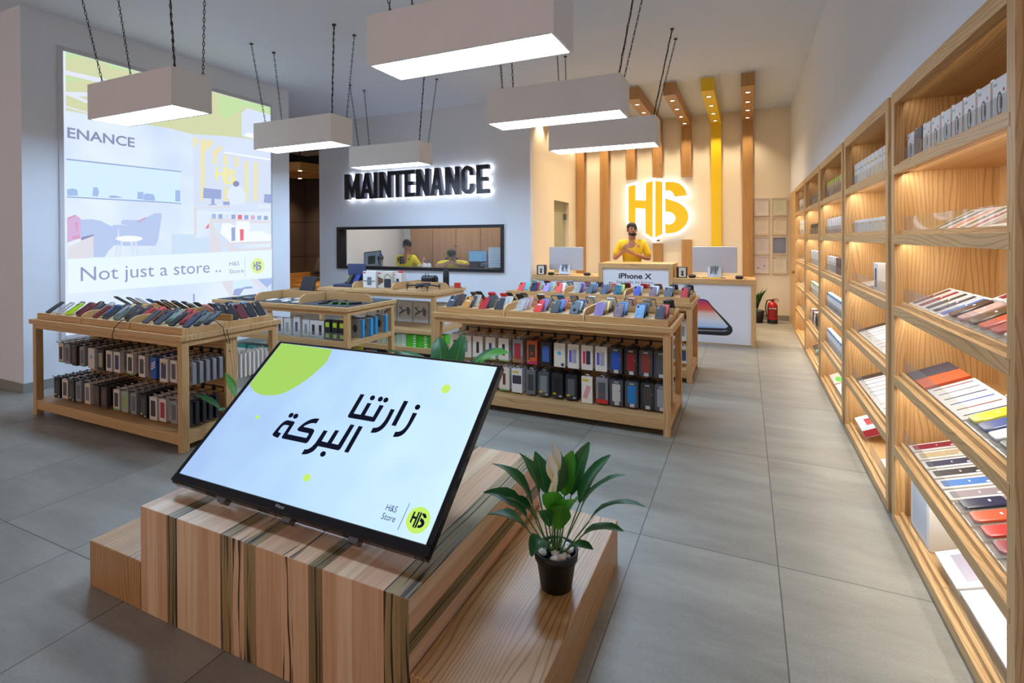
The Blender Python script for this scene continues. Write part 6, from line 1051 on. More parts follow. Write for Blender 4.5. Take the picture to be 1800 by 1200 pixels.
def spk(label, x, z):
    t = thing('loudspeaker', label, 'speaker', (x, 8.26, z), math.radians(12), 'desk loudspeakers'); MB().box(-.075, .075, 0, .17, 0, .165).build('cabinet', P('25272d', .45), t, bevel=.003); MB().box(-.052, .052, -.003, 0, .012, .155).build('front_label', P('dcdcd4', .5), t)
    MB().lathe([(0, -.0045), (.02, -.0045), (.02, -.003), (0, -.003)], 14, (0, 0, .05), axis='y').build('driver', BLACKM, t); MB().lathe([(0, -.0045), (.02, -.0045), (.02, -.003), (0, -.003)], 14, (0, 0, .09), axis='y').build('driver', P('3b3d42', .4), t)
spk('small black desk loudspeaker with white label, at the maintenance-wall end of counter', -3.22, .963); spk('small black desk loudspeaker with white label, just beside the tall counter unit', -.89, .975)
for lb, x, y, z in (('black barcode scanner lying behind the poster-side loudspeaker', -3.03, 8.25, .963), ('black desk device beside the tall counter unit, poster side', -2.42, 8.33, .963), ('round black desk device between loudspeaker and plant-side computer', -.75, 8.3, .975), ('black desk device at the extinguisher end of the counter', -.09, 8.3, .975)):
    t = thing('desk_device', lb, 'device', (x, y, z)); MB().box(-.055, .055, -.04, .04, 0, .05).build('body', BLACKM, t, bevel=.018); MB().tube([(.05, 0, .02), (.08, .03, .006), (.10, .06, .006)], .004, 5).build('cable', BLACKM, t)
rbox('notepad', 'yellow notepad under the cables of the plant-side computer', 'notepad', .2, .12, .012, (-.44, 8.42 - .12, .975), P('e0b81c', .5), 4)
# ================================================================ niche bench, cushions, wooden canopy
bn = thing('corner_bench', 'light wood corner bench in the dark niche beyond the poster wall', 'bench', (-11.88, 11.33, 0)); WB = wood('pale_bench_wood', 'd9a561', 'cc9450', 'a8712e')
MB().box(0, .15, -4, 0, 0, .58).box(.15, 3.5, -.55, 0, 0, .42).build('seat_base', WB, bn); MB().box(0, .15, -4.0, 0, .58, .62).build('backrest_ledge', WB, bn)
MB().box(.9, 2.4, -1.35, -.55, 0, .38, grain='z').build('step', WB, bn)
cs = tag(MB().box(-11.5, -9.2, 10.82, 11.30, .4215, .5215).build('seat_cushion', P('4a4346', .8), bevel=.03), 'flat dark brown cushion lying on the niche bench', 'cushion')
for lb, x, y, z, s_, c, rr_ in (('dark brown scatter cushion leaning in the niche corner', -11.15, 11.10, .57, .5, '55494a', (math.radians(-16), math.radians(6), 0)), ('dark grey scatter cushion with pale edge by the maintenance wall', -10.55, 10.95, .63, .42, '43444d', (math.radians(-25), math.radians(-24), 0))):
    q = MB(); nn = 10
    for sgn in (1, -1):
        b0 = len(q.v)
        for i in range(nn + 1):
            for j in range(nn + 1):
                u, v = i / nn * 2 - 1, j / nn * 2 - 1; h_ = .085 * (max(0, (1 - u ** 4) * (1 - v ** 4)) ** .5); k_ = 1 - .05 * (1 - abs(u)) * abs(v) - .05 * (1 - abs(v)) * abs(u)
                q.v.append((u * s_ / 2 * k_, sgn * -h_, s_ / 2 + v * s_ / 2 * k_))
        for i in range(nn):
            for j in range(nn):
                f = (b0 + i * (nn + 1) + j, b0 + (i + 1) * (nn + 1) + j, b0 + (i + 1) * (nn + 1) + j + 1, b0 + i * (nn + 1) + j + 1); q.f.append(f if sgn > 0 else f[::-1]); q.m.append(0); q.uv.append([(0, 0)] * 4)
    me = q.mesh('scatter_cushion', [P(c, .85)], smooth=True); bm_ = bmesh.new(); bm_.from_mesh(me); bmesh.ops.remove_doubles(bm_, verts=bm_.verts, dist=1e-4); bm_.to_mesh(me); bm_.free(); tag(link('scatter_cushion', me, None, (x, y, z), rr_), lb, 'cushion', 'cushions in the niche')
cn = thing('hanging_canopy', 'hexagonal wooden ceiling canopy with spots in the dark niche', 'canopy', (-10.6, 9.9, 3.28))
def hexr(r0, r1, z0, z1):
    q = MB(); n = 6
    for k in range(n):
        a0, a1 = 2 * math.pi * k / n + .3, 2 * math.pi * (k + 1) / n + .3
        pts = [(r1 * math.cos(a0), r1 * math.sin(a0), z0), (r1 * math.cos(a1), r1 * math.sin(a1), z0), (r0 * math.cos(a1), r0 * math.sin(a1), z0), (r0 * math.cos(a0), r0 * math.sin(a0), z0)]; q.prism(pts, (0, 0, z1 - z0))
    return q
hexr(.78, 1.0, 0, .2).build('outer_ring', WB, cn); hexr(.3, .44, .02, .2).build('inner_ring', WB, cn)
q = MB()
for k in range(6): a = 2 * math.pi * k / 6 + .3; q.tube([(.4 * math.cos(a), .4 * math.sin(a), .1), (.85 * math.cos(a), .85 * math.sin(a), .1)], .05, 4)
q.build('spokes', WB, cn); MB().tube([(0, 0, .1), (0, 0, ZC - 3.28)], .012, 6).build('rod', BLACKM, cn)
MB().tube([(.42 * math.cos(.3), .42 * math.sin(.3), .15), (0, 0, .5)], .006, 5).tube([(.42 * math.cos(3.44), .42 * math.sin(3.44), .15), (0, 0, .5)], .006, 5).build('wires', BLACKM, cn)
for k in range(6):
    a = 2 * math.pi * k / 6 + .3; MB().lathe([(0, -.006), (.045, -.006), (.045, 0), (0, 0)], 12, (.86 * math.cos(a), .86 * math.sin(a), -.001)).build('spot_lens', SPOT, cn)
    if k % 2 == 0:
        ld = bpy.data.lights.new('spot_light', 'SPOT'); lo = bpy.data.objects.new('spot_light', ld); COL.objects.link(lo); lo.parent = cn; lo.location = (.86 * math.cos(a), .86 * math.sin(a), -.02); ld.energy = 120; ld.color = (1, .75, .48); ld.spot_size = math.radians(110); ld.spot_blend = .9; ld.shadow_soft_size = .04
# ================================================================ workshop behind the maintenance window
wl = thing('added_panel_light', 'unseen white ceiling light panel added to light the maintenance workshop', 'lamp', (-6.0, 9.6, 3.0)); MB().box(-1.3, 1.3, -.3, .3, 0, .05).build('housing', PWHITE, wl); MB().box(-1.26, 1.26, -.26, .26, -.006, -.001).build('diffuser', E('fff1e6', 16., 'added_panel_diffuser'), wl); MB().tube([(-1, 0, .05), (-1, 0, 1.06)], .008).tube([(1, 0, .05), (1, 0, 1.06)], .008).build('hanger', CHROME, wl)  # unseen light panel, added to brighten the workshop interior
WARD = wood('wardrobe_veneer', 'a98a6c', '9b7a5c', '74563c', vs=.6)
for i in range(6):
    x0 = -7.56 + i * .655
    t = thing('wardrobe', f'tall brown veneer cupboard unit in the workshop, {ORD[i + 1]} from the white wall', 'cupboard', (x0, 10.5, 0), 0, 'workshop cupboards'); MB().box(0, .65, .02, .44, 0, 2.9, grain='z').build('carcass', WARD, t); d = MB().box(.004, .646, 0, .018, .05, 2.88, grain='z').build('door', WARD, t)
    hx = .62 if i % 2 else .05; MB().ball((hx, -.012, 1.42), .014).build('knob', P('2a2a2c', .3), d, smooth=True)
bt = thing('workbench', 'white workbench under the window in the workshop', 'table', (-5.85, YM + .2, 0)); MB().box(-2.2, 2.2, 0, .55, .91, .95).build('worktop', PWHITE, bt)
for x_ in (-2.1, 2.1): MB().box(x_ - .03, x_ + .03, .03, .52, 0, .91).build('leg', STEEL, bt)
mo = thing('microscope_screen', 'tilted open screen on the workshop bench, by the white wall', 'screen', (-7.33, 8.80, .975), math.radians(8)); MB().box(-.21, .21, -.01, .01, .0, .36).build('panel', P('20222a', .35), mo, rot=(math.radians(-12), math.radians(-6), 0), bevel=.004); MB().box(-.19, .19, -.0125, -.0105, .02, .34).build('picture', P('8fa3b4', .3), mo, rot=(math.radians(-12), math.radians(-6), 0)); MB().box(-.10, .08, -.0135, -.0128, .08, .26).build('window_picture', P('2c352f', .3), mo, rot=(math.radians(-12), math.radians(-6), 0)); MB().box(-.12, .12, -.05, .12, 0, .012).build('foot', BLACKM, mo)
ms = thing('microscope', 'black stereo microscope with blue cap beside the tilted screen', 'microscope', (-7.02, 8.68, .9505)); MB().box(-.09, .09, -.1, .1, 0, .02).build('base', BLACKM, ms, bevel=.004); MB().tube([(0, .06, .02), (0, .06, .30)], .016, 10).build('pillar', CHROME, ms); MB().box(-.035, .035, -.06, .08, .2, .28).build('head', BLACKM, ms, bevel=.012); MB().lathe([(0, .28), (.03, .28), (.03, .33), (0, .33)], 14, (0, .02, 0)).build('blue_cap', P('2a3cb8', .4), ms); MB().lathe([(0, .12), (.02, .12), (.028, .2), (0, .2)], 14, (0, -.03, 0)).build('lens', P('3a3c42', .3), ms)
ms = thing('microscope', 'black stereo microscope with blue cap near the paper notice', 'microscope', (-4.45, 8.82, .95)); MB().box(-.09, .09, -.1, .1, 0, .02).build('base', BLACKM, ms, bevel=.004); MB().tube([(0, .06, .02), (0, .06, .34)], .02, 10).build('pillar', P('33353c', .4), ms); MB().box(-.06, .06, -.06, .08, .26, .32).build('head', BLACKM, ms, bevel=.012); MB().lathe([(0, .32), (.022, .32), (.022, .38), (0, .38)], 14, (0, .02, 0)).build('blue_cap', P('2a3cb8', .4), ms); MB().box(-.22, .02, -.05, .04, .1, .17).build('arm', P('4a6478', .4), ms, bevel=.01)
bm2 = thing('desktop_monitor', 'small blue-screen monitor on the workshop bench', 'screen', (-4.83, 8.95, .95), math.radians(10)); MB().box(-.19, .19, 0, .03, .17, .40).build('panel', P('25272c', .35), bm2, bevel=.004); MB().box(-.185, .185, -.002, -.0005, .19, .395).build('display', E('7fb0e0', .75, 'monitor_picture'), bm2); MB().tube([(0, .02, .2), (0, .05, .01)], .02).box(-.09, .09, -.04, .12, 0, .01).build('stand', BLACKM, bm2)
pn = tag(MB().box(-4.30, -4.02, YM + .112, YM + .114, 1.06, 1.43).build('paper_notice', P('dfe8f0', .6)), 'white paper notice stuck inside the window pane', 'notice')
q = MB()
for k in range(11): q.poly([(-4.28, YM + .1115, 1.40 - k * .03), (-4.04 - .03 * (k % 3), YM + .1115, 1.40 - k * .03), (-4.04 - .03 * (k % 3), YM + .1115, 1.407 - k * .03), (-4.28, YM + .1115, 1.407 - k * .03)])
q.build('printed_lines', P('9aa6b4', .6), pn)
for i, x in enumerate((-5.93, -5.83)):
    t = thing('pump_bottle', f'white pump bottle on the workshop bench, {("poster-side", "counter-side")[i]} one of the pair', 'bottle', (x, 8.72, .95), 0, 'pump bottles'); MB().lathe([(0, 0), (.045, 0), (.045, .13), (.02, .15), (0, .15)], 18).build('body', P('e9edee', .35), t, smooth=True); MB().lathe([(0, .15), (.014, .15), (.014, .20), (0, .20)], 12).box(-.035, .006, -.008, .008, .2, .212).build('pump_head', P('5a6a9c', .4), t)
can = MB().lathe([(0, 0), (.028, 0), (.028, .11), (.015, .125), (0, .125)], 16, (-6.06, 8.7, .95)).build('spray_can', P('b9c0c6', .3, .4), smooth=True); tag(can, 'short grey can beside the pump bottles on the workshop bench', 'can')
rbox('blue_mat', 'dark blue repair mat edge on the workshop bench', 'mat', .42, .25, .035, (-5.15, 8.85, .95), P('2a3aa0', .5), 0)
def office_chair(label, x, y, rz):
    t = thing('office_chair', label, 'chair', (x, y, 0), math.radians(rz), 'office chairs'); BK = P('23252c', .7)
    MB().box(-.24, .24, -.24, .24, .44, .52).build('seat', BK, t, bevel=.03); MB().prism([(a, 0, b_) for a, b_ in rrect(.46, .52, .12, 5, 0, .9)], (0, .06, 0)).build('backrest', BK, t, (0, -.28, 0), (0, 0, 0), bevel=.015); MB().box(-.04, .04, -.26, -.2, .45, .75).build('back_bracket', BLACKM, t)
    MB().tube([(0, 0, .12), (0, 0, .44)], .03, 10).build('gas_lift', CHROME, t)
    for k in range(5): a = 2 * math.pi * k / 5; MB().tube([(0, 0, .13), (.28 * math.cos(a), .28 * math.sin(a), .08)], .022, 6).ball((.28 * math.cos(a), .28 * math.sin(a), .04), .038, seg=10, rings=6).build('castor_leg', BLACKM, t)
office_chair('black office chair behind the technician with a logo on his back', -6.32, 10.12, 172); office_chair('black office chair between the two technicians in the workshop', -5.70, 10.14, 165); office_chair('black office chair behind the bending technician', -5.02, 10.14, 176)
# ================================================================ wall shelf units
HI = [1.985, 1.61, 1.215, .825, .435, .05]; LO = [1.94, 1.555, 1.16, .775, .385, .0]
XF, XBK = .748, 1.20
UL = ['oak shelf unit with smart band boxes on top, closest to the podium', 'oak shelf unit with striped flat boxes, second along the wall from the podium', 'oak shelf unit with blue-topped white boxes, third along the wall', 'oak shelf unit with dark hanging pouches, fourth along the wall', 'oak shelf unit with few goods, beside the wooden door']
for u, (y0, y1, nm) in enumerate(U):
    t = thing('shelf_unit', UL[u], 'shelf unit', (XF, y0, 0), 0, 'oak wall shelf units'); W_ = y1 - y0; pw = .058; D_ = XBK - XF
    for a in (0, W_ - pw): MB().box(0, .05, a, a + pw, 0, 2.40, grain='z').build('front_post', OAK, t, bevel=.0015)
    for a in (.02, W_ - .045): MB().box(.05, D_, a, a + .025, 0, 2.40, grain='z').build('side_panel', OAK, t)
    MB().box(D_, D_ + .015, .02, W_ - .02, 0, 2.40, grain='z').build('back_panel', OAK, t)
    MB().box(0, .05, pw, W_ - pw, 2.33, 2.40, grain='y').build('top_rail', OAK, t, bevel=.0015); MB().box(.05, D_, .045, W_ - .045, 2.35, 2.40, grain='y').build('top_panel', OAK, t)
    for k in range(6):
        s_ = MB().box(.02, D_, .045, W_ - .045, HI[k] - .03, HI[k], grain='y').build('shelf', OAK, t)
        MB().box(-.002, .02, pw * .6, W_ - pw * .6, LO[k], HI[k], grain='y').build('shelf_edge', OAK, s_, bevel=.001)
        half = W_ / 2
        for a, b in ((pw + .002, half - .002), (half + .002, W_ - pw - .002)):
            MB().box(.026, .044, a, b, HI[k], HI[k] + .022, grain='y').build('tray_rail', OAK, s_)
            if not (u == 4 and k == 5) and not (k == 5 and a > half): MB().box(.0445, .0475, a + .002, b - .002, HI[k] + .001, HI[k] + .095).build('acrylic_guard', ACR, s_)
        # LED strip hidden behind the edge of the shelf above
        zl = (HI[k - 1] - .031) if k else 2.349
        MB().box(.03, .045, .06, W_ - .06, zl - .006, zl).build('led_channel', P('e8e8e4', .5), s_)
        ld = bpy.data.lights.new('led_light', 'AREA'); lo = bpy.data.objects.new('led_light', ld); COL.objects.link(lo); lo.parent = t
        ld.shape = 'RECTANGLE'; ld.size = .012; ld.size_y = W_ - .14; ld.energy = LEDW[u] if k else LEDW[u] * .35; ld.color = (1, .93, .80); lo.location = (.05, W_ / 2, zl - .008); lo.rotation_euler = (0, math.radians(-30), 0)
        ld.spread = math.radians(170)
def upright(u, k, items, w, h, d, y_far, pitch, desc, group, deco=None, tab=None, xo=.056, leanback=0.):
    """row of boxes standing behind the guard, faces to the aisle; items: list of (colour, print colour) from the far post"""
    nm = U[u][2]; z = HI[k] + .001
    me = pack_mesh('box', w, h, d)
    for i, it in enumerate(items):
        c, pc = it[0], it[1]; hh = 1.
        o = link('boxed_product', me, None, (XF + xo, y_far - i * pitch - w / 2, z), (0, math.radians(-leanback), math.radians(-90)), P(c, .4)); o.rotation_euler = (math.radians(-leanback), 0, math.radians(-90))
        tag(o, f'{it[2] if len(it) > 2 else desc}, {ORD[i + 1]} from far post, {("top", "second", "third", "fourth", "fifth", "bottom")[k]} shelf of {nm}', 'boxed product', group)
        if deco: deco(o, w, h, pc, i)
        if tab: link('hang_tab', pack_mesh('tab', 0, 0, 0), o, (0, d / 2, h), None, P(tab, .4))
def st(o, nm, w_, h_, x_, z_, c, e=.0004): return link(nm, pack_mesh('strip', round(w_, 4), round(h_, 4), 0), o, (x_, -e, z_), None, P(c, .5))
def pr_(o, nm, w_, h_, x_, z_, c, e=0.): return link(nm, pack_mesh('print', round(w_, 4), round(h_, 4), 0), o, (x_, -e, z_), None, P(c, .45))
def band(o, w, h, pc, i):
    q = MB(); n = 18
    out = [(.022 * math.cos(2 * math.pi * k / n), .042 * math.sin(2 * math.pi * k / n)) for k in range(n)]; inn = [(x * .6, z * .8) for x, z in out]
    for k in range(n): k2 = (k + 1) % n; q.poly([(out[k][0], -.0006, .072 + out[k][1]), (inn[k][0], -.0006, .072 + inn[k][1]), (inn[k2][0], -.0006, .072 + inn[k2][1]), (out[k2][0], -.0006, .072 + out[k2][1])][::-1])
    q.build('printed_band', P(pc, .5), o); st(o, 'printed_display', .012, .04, .012, .055, '26262a', .0007)
    link('lettering', text_mesh('fitbit', .016, 0, .0003, 'LEFT'), o, (-w * .42, -.0008, h - .026), FACE_CAM, P('5aa9b4', .4)); st(o, 'red_mark', .008, .01, w * .3, h - .055, 'c8485a', .0007); st(o, 'printed_text', w * .6, .02, -.005, .012, 'b9bcc0', .0006)
upright(0, 0, [('e2e4e6', '2b2c30'), ('3e434c', 'a8742c', 'dark slate smart band box'), ('e2e4e6', '9d8247'), ('e2e4e6', '6a4a30'), ('e2e4e6', '2f8a92'), ('e2e4e6', '5a3450'), ('e2e4e6', '24282e'), ('e2e4e6', '6a3a58'), ('e2e4e6', '5a3a34'), ('e2e4e6', '2c2c30')], .112, .165, .05, 3.44, .132, 'white smart band box', 'smart band boxes', band, 'e8eaec')
# lying packs: a slim tray sloping up to the back with a coloured case in it
def lying(u, k, lst, y_far, pitch, group, w=.098, L_=.20, slope=27, rowx=0., z0=.018, where=''):
    nm = U[u][2]
    for i, (kind, c) in enumerate(lst):
        y = y_far - i * pitch - w / 2; sn = {'tray': f'white boxed {c} case', 'wallet': f'boxed {c} leather case', 'case': f'glossy {c} case in wrap', 'strip': f'white box with {c} stripe', 'folio': f'{c} flat tablet cover', 'white': f'plain white flat box ({c})', 'pack': f'{c} flat pack'}[kind]
        ww = w * (1.55 if kind == 'folio' else 1.)
        o = link('flat_pack', pack_mesh('box', round(ww - .006, 4), L_, .014), None, (XF + .058 + rowx, y, HI[k] + z0), (math.radians(-(90 - slope)), 0, math.radians(-90)), P('e6e4e0' if kind in ('tray', 'wallet', 'strip', 'white') else PCOL[c], .35))
        tag(o, f'{sn}, {ORD[i + 1]} from far post, {where}{("top", "second", "third", "fourth", "fifth", "bottom")[k]} shelf, {nm}', 'flat pack', group)
        if kind in ('tray', 'wallet'):
            pr_(o, 'coloured_case', ww * .62, L_ * .86, 0, L_ * .5, PCOL[c]); 
            if kind == 'tray': pr_(o, 'camera_hole', .014, .016, ww * .18, L_ * .87, 'eeeeec', .0007)
            else: st(o, 'white_slot', .008, L_ * .34, -ww * .18, L_ * .58, 'eeeeec', .0009)
            st(o, 'printed_text', .016, .006, 0, L_ * .55, 'dcdcd8', .0009)
        if kind == 'case':
            o.material_slots[0].material = clear('e6e8ea', .25, name='wrap'); m_ = link('coloured_case', CASE_LY, o, (0, -.001, .012), None, P(PCOL[c], .22)); st(o, 'printed_text', .016, .008, 0, L_ * .55, 'dcdcd8', .0165)
        if kind == 'strip': st(o, 'coloured_stripe', .010, L_ * .82, 0, L_ * .09, PCOL[c]); 
        if kind == 'folio': st(o, 'printed_mark', .03, .012, .0, L_ * .5, '8a6a5a' if c == 'orange' else '6a6d7c')
PCOL = {'brown': '7a4630', 'red': '8f2a30', 'dark olive': '35302a', 'plum': '35304a', 'blue': '2f62b0', 'dark brown': '4a3a34', 'pale pink': 'c8a6a0', 'olive brown': '5a4a38', 'orange red': 'd0583c', 'dusty red': 'b84a48', 'slate': '464a60', 'orange': 'd8623c', 'crimson': '8c1f3a', 'grey': '77767a', 'navy': '2a3350', 'royal blue': '2450b0', 'rust': '8a4a30', 'charcoal': '2f3036', 'yellow': 'd6d43a', 'denim blue': '3e568f',
        'white': 'd6dade', 'teal grey': '4a565c', 'coral': 'cc5a50', 'sand': 'b5a37e', 'sky blue': '3a72b8', 'grey lilac': '8c8288', 'bright red': 'c03030', 'black': '24252a', 'pink': 'd9a9a0', 'green': '4a9a4a', 'one': 'e6e4e0', 'two': 'e6e4e0', 'three': 'e6e4e0', 'ivory': 'ddd6c8', 'mint': 'b8d0c4'}
_cl = MB(); _cl.prism([(x, -.014, z + .085) for x, z in rrect(.074, .155, .012, 3)], (0, .013, 0)); CASE_LY = _cl.mesh('case_lying', [PWHITE], bevel=.004)
lying(0, 1, [('wallet', c) for c in ('dark olive', 'slate', 'orange red', 'olive brown', 'crimson')], 3.28, .115, 'flat packs on the shelves', slope=30, rowx=.05)
lying(0, 1, [('white', c) for c in ('one', 'two', 'three')], 2.64, .13, 'flat packs on the shelves', slope=10, where='aisle part, ')
lying(0, 2, [('wallet', c) for c in ('brown', 'red', 'dark olive', 'plum', 'blue')] + [('case', c) for c in ('dark brown', 'pale pink', 'olive brown', 'orange red', 'dusty red', 'white')], 3.44, .108, 'flat packs on the shelves')
lying(0, 2, [('wallet', c) for c in ('red', 'olive brown', 'plum', 'rust', 'navy')], 2.96, .108, 'flat packs on the shelves', rowx=.19, z0=.105, where='rear row, ')
lying(0, 3, [('folio', 'slate'), ('folio', 'orange')], 3.45, .155, 'flat packs on the shelves', slope=24)
lying(0, 3, [('strip', c) for c in ('crimson', 'grey', 'navy', 'royal blue', 'rust', 'charcoal')], 3.13, .075, 'flat packs on the shelves', w=.08, slope=24, where='middle part, ')
lying(0, 3, [('case', c) for c in ('yellow', 'denim blue', 'white', 'teal grey', 'coral', 'dusty red')], 2.68, .095, 'flat packs on the shelves', slope=24, where='podium end, ')
lying(0, 3, [('strip', c) for c in ('red', 'rust', 'charcoal', 'crimson')], 2.84, .08, 'flat packs on the shelves', w=.08, slope=24, rowx=.19, z0=.10, where='rear row, ')
lying(0, 4, [('tray', c) for c in ('crimson', 'sand', 'navy', 'charcoal', 'sky blue', 'grey lilac')] + [('case', c) for c in ('navy', 'orange red', 'bright red', 'crimson', 'denim blue', 'dusty red')], 3.45, .110, 'flat packs on the shelves', slope=18, L_=.21)
mb = tag(MB().box(0, .20, -.25, 0, 0, .33).build('laptop_box', P('e4e4e2', .4), None, (XF + .052, 3.37, HI[5] + .002), (0, 0, math.radians(3)), bevel=.001), 'tall white laptop box standing on the bottom shelf of smart-band unit', 'boxed product')
MB().box(-.0006, 0, -.22, -.03, .04, .29).build('printed_laptop', P('c3ccd6', .4), mb)
tb = tag(MB().box(0, .30, -.28, 0, 0, .03).build('tablet_box', P('e2e2e2', .35), None, (XF + .07, 3.02, HI[5] + .03), (0, math.radians(-22), 0), bevel=.001), 'white flat box with grey tablet print, bottom shelf of smart-band unit', 'boxed product')
MB().box(.05, .26, -.24, -.04, .0302, .0306).build('printed_tablet', P('9a94a4', .4), tb)
kb = tag(MB().box(0, .20, -.50, 0, 0, .035).build('keyboard_box', P('e2e4e6', .35), None, (XF + .075, 2.72, HI[5] + .03), (0, math.radians(-20), 0), bevel=.001), 'white flat box with keyboard print, bottom shelf of smart-band unit', 'boxed product')
MB().box(.05, .15, -.47, -.03, .0352, .0356).build('printed_keyboard', P('aab4c4', .4), kb); q = MB()
for i in range(5):
    for j in range(14): q.poly([(.055 + i * .019, -.46 + j * .030, .0359), (.055 + i * .019 + .015, -.46 + j * .030, .0359), (.055 + i * .019 + .015, -.46 + j * .030 + .025, .0359), (.055 + i * .019, -.46 + j * .030 + .025, .0359)])
q.build('printed_keys', P('d8dee8', .4), kb)
link('box_lettering', text_mesh('Magic Keyboard', .028, 0, 0), kb, (.19, -.12, .0357), (0, 0, -math.pi / 2), P('3a3c42', .5))
# ---- second unit
def plain(o, w, h, pc, i): st(o, 'printed_text', w * .6, .012, 0, h * .7, pc); 
upright(1, 0, [('e2e4e6', 'a8b4bc')] * 4 + [('dfe2e4', 'c8a84a')] * 3 + [('d9dde0', 'a8b4bc')] * 3, .105, .19, .05, 4.94, .118, 'tall white accessory box', 'boxes on the shelves', plain)
upright(1, 1, [('e0e3e6', 'b8bcc0')] * 5, .20, .115, .12, 4.93, .22, 'low white carton', 'boxes on the shelves', plain)
lying(1, 2, [('pack', 'ivory'), ('white', 'two')], 4.84, .16, 'flat packs on the shelves', w=.15, slope=12, rowx=.02)
wb = tag(MB().box(-.06, .06, 0, .06, 0, .20).build('watch_box', P('dfe3e8', .4), None, (XF + .06, 4.22, HI[2] + .001), (0, 0, math.radians(-90)), bevel=.001), 'white box with dark watch print, third shelf of white-box unit', 'boxed product'); pr_(wb, 'printed_watch', .05, .13, 0, .1, '4a4440')
bkx = tag(MB().box(-.16, .16, 0, .05, 0, .03).build('black_pack', BLACKM, None, (XF + .26, 4.48, HI[2] + .09), (0, 0, math.radians(-90)), bevel=.002), 'black flat pack behind the guard, third shelf of white-box unit', 'boxed product')
MB().box(-.15, .15, .005, .045, -.088, 0).build('pack_body', P('d9d2c0', .5), bkx)
lying(1, 3, [('pack', 'black')] + [('strip', c) for c in ('charcoal', 'black', 'red', 'ivory', 'bright red', 'navy', 'denim blue', 'pink', 'red', 'navy')], 4.90, .098, 'flat packs on the shelves', w=.1, slope=22)
lying(1, 4, [('pack', 'black')] + [('strip', c) for c in ('crimson', 'navy', 'red', 'dark brown', 'denim blue', 'ivory', 'bright red', 'navy', 'charcoal', 'red')], 4.92, .098, 'flat packs on the shelves', w=.1, slope=22)
rb = tag(MB().box(0, .20, -.30, 0, 0, .06).build('cover_box', P('e0e2e4', .4), None, (XF + .07, 4.90, HI[5] + .03), (0, math.radians(-24), 0), bevel=.001), 'white box with red cover print, bottom shelf of white-box unit', 'boxed product')
MB().box(.05, .15, -.22, -.08, .0602, .0606).build('printed_cover', P('9c2a36', .4), rb); MB().box(.0, .2, -.285, -.27, .0602, .0606).build('blue_line', P('3aa0d0', .4), rb); MB().box(.0, .10, -.302, -.30, .005, .055).build('red_end', P('a02a44', .4), rb); MB().prism([(.165 + .02 * math.cos(a), -.07 + .03 * math.sin(a), .0601) for a in [k * .524 for k in range(12)]], (0, 0, .0006)).build('blue_badge', P('3a9ad0', .4), rb)
wb = tag(MB().box(0, .22, -.34, 0, 0, .04).build('white_carton', P('e4e6e8', .35), None, (XF + .075, 4.10, HI[5] + .03), (0, math.radians(-20), 0), bevel=.001), 'plain white flat carton, podium end, bottom shelf of white-box unit', 'boxed product'); MB().box(.17, .19, -.07, -.05, .0402, .0406).build('printed_mark', P('6a6c74', .4), wb)
# ---- third unit
def limed(o, w, h, pc, i): st(o, 'lime_header', w * .98, .03, 0, h - .032, 'a9cf2a'); pr_(o, 'printed_case', w * .5, h * .5, 0, h * .42, pc)
upright(2, 0, [('b9a58c', '7a6650')] * 9, .1, .19, .04, 6.50, .135, 'brown box with lime header', 'boxes on the shelves', limed, '1c1c1e')
upright(2, 1, [('e2e6ea', 'b08a84')] * 9, .1, .175, .04, 6.50, .135, 'white hanging box', 'boxes on the shelves', lambda o, w, h, pc, i: (st(o, 'brown_foot', w * .9, h * .3, 0, .01, pc)), '2a2a2c')
upright(2, 2, [('e2e4e6', 'd0b83a'), ('e2e4e6', '8a8d92'), ('e2e4e6', '8a8d92'), ('e0e2e4', '8a8d92'), ('6a4a44', '4a302c', 'brown box'), ('4a5068', '2f354a', 'dark blue box'), ('5a4440', '3a2c2a', 'dark brown box')], .1, .175, .04, 6.46, .14, 'white accessory box', 'boxes on the shelves', lambda o, w, h, pc, i: pr_(o, 'printed_case', w * .45, h * .5, 0, h * .45, pc), '1c1c1e')
bl = lambda o, w, h, pc, i: (st(o, 'blue_header', w * .98, .028, 0, h - .029, '2f8ac8'), st(o, 'dark_foot', w * .8, h * .28, 0, .01, '8b939c'), st(o, 'red_mark', .02, .012, -.02, h * .45, 'b8505a'))
upright(2, 3, [('e2e6ea', '8a8d92')] * 9, .105, .17, .04, 6.50, .135, 'white box with blue header', 'boxes on the shelves', bl)
upright(2, 4, [('e2e6ea', '8a8d92')] * 9, .105, .17, .04, 6.50, .135, 'white box with blue header', 'boxes on the shelves', bl)
for i, (c, y) in enumerate((('d9b8b0', 6.42), ('ddd8cc', 6.02), ('d98a80', 5.62))):
    o = tag(MB().box(0, .22, -.36, 0, 0, .03).build('flat_carton', P(c, .4), None, (XF + .075, y, HI[5] + .03), (0, math.radians(-24), 0), bevel=.001), f'{("pinkish", "cream", "salmon pink")[i]} flat carton with green leaf mark, bottom shelf of blue-box unit', 'boxed product', 'flat cartons')
    MB().prism([(.06 + .05 * math.cos(a) * .6, -.24 + .1 * math.sin(a), .0301) for a in [k * .524 for k in range(12)]], (0, 0, .0006)).build('green_mark', P('3fae3a', .4), o); MB().box(.14, .2, -.3, -.06, .0302, .0306).build('printed_text', P('a09088', .5), o)
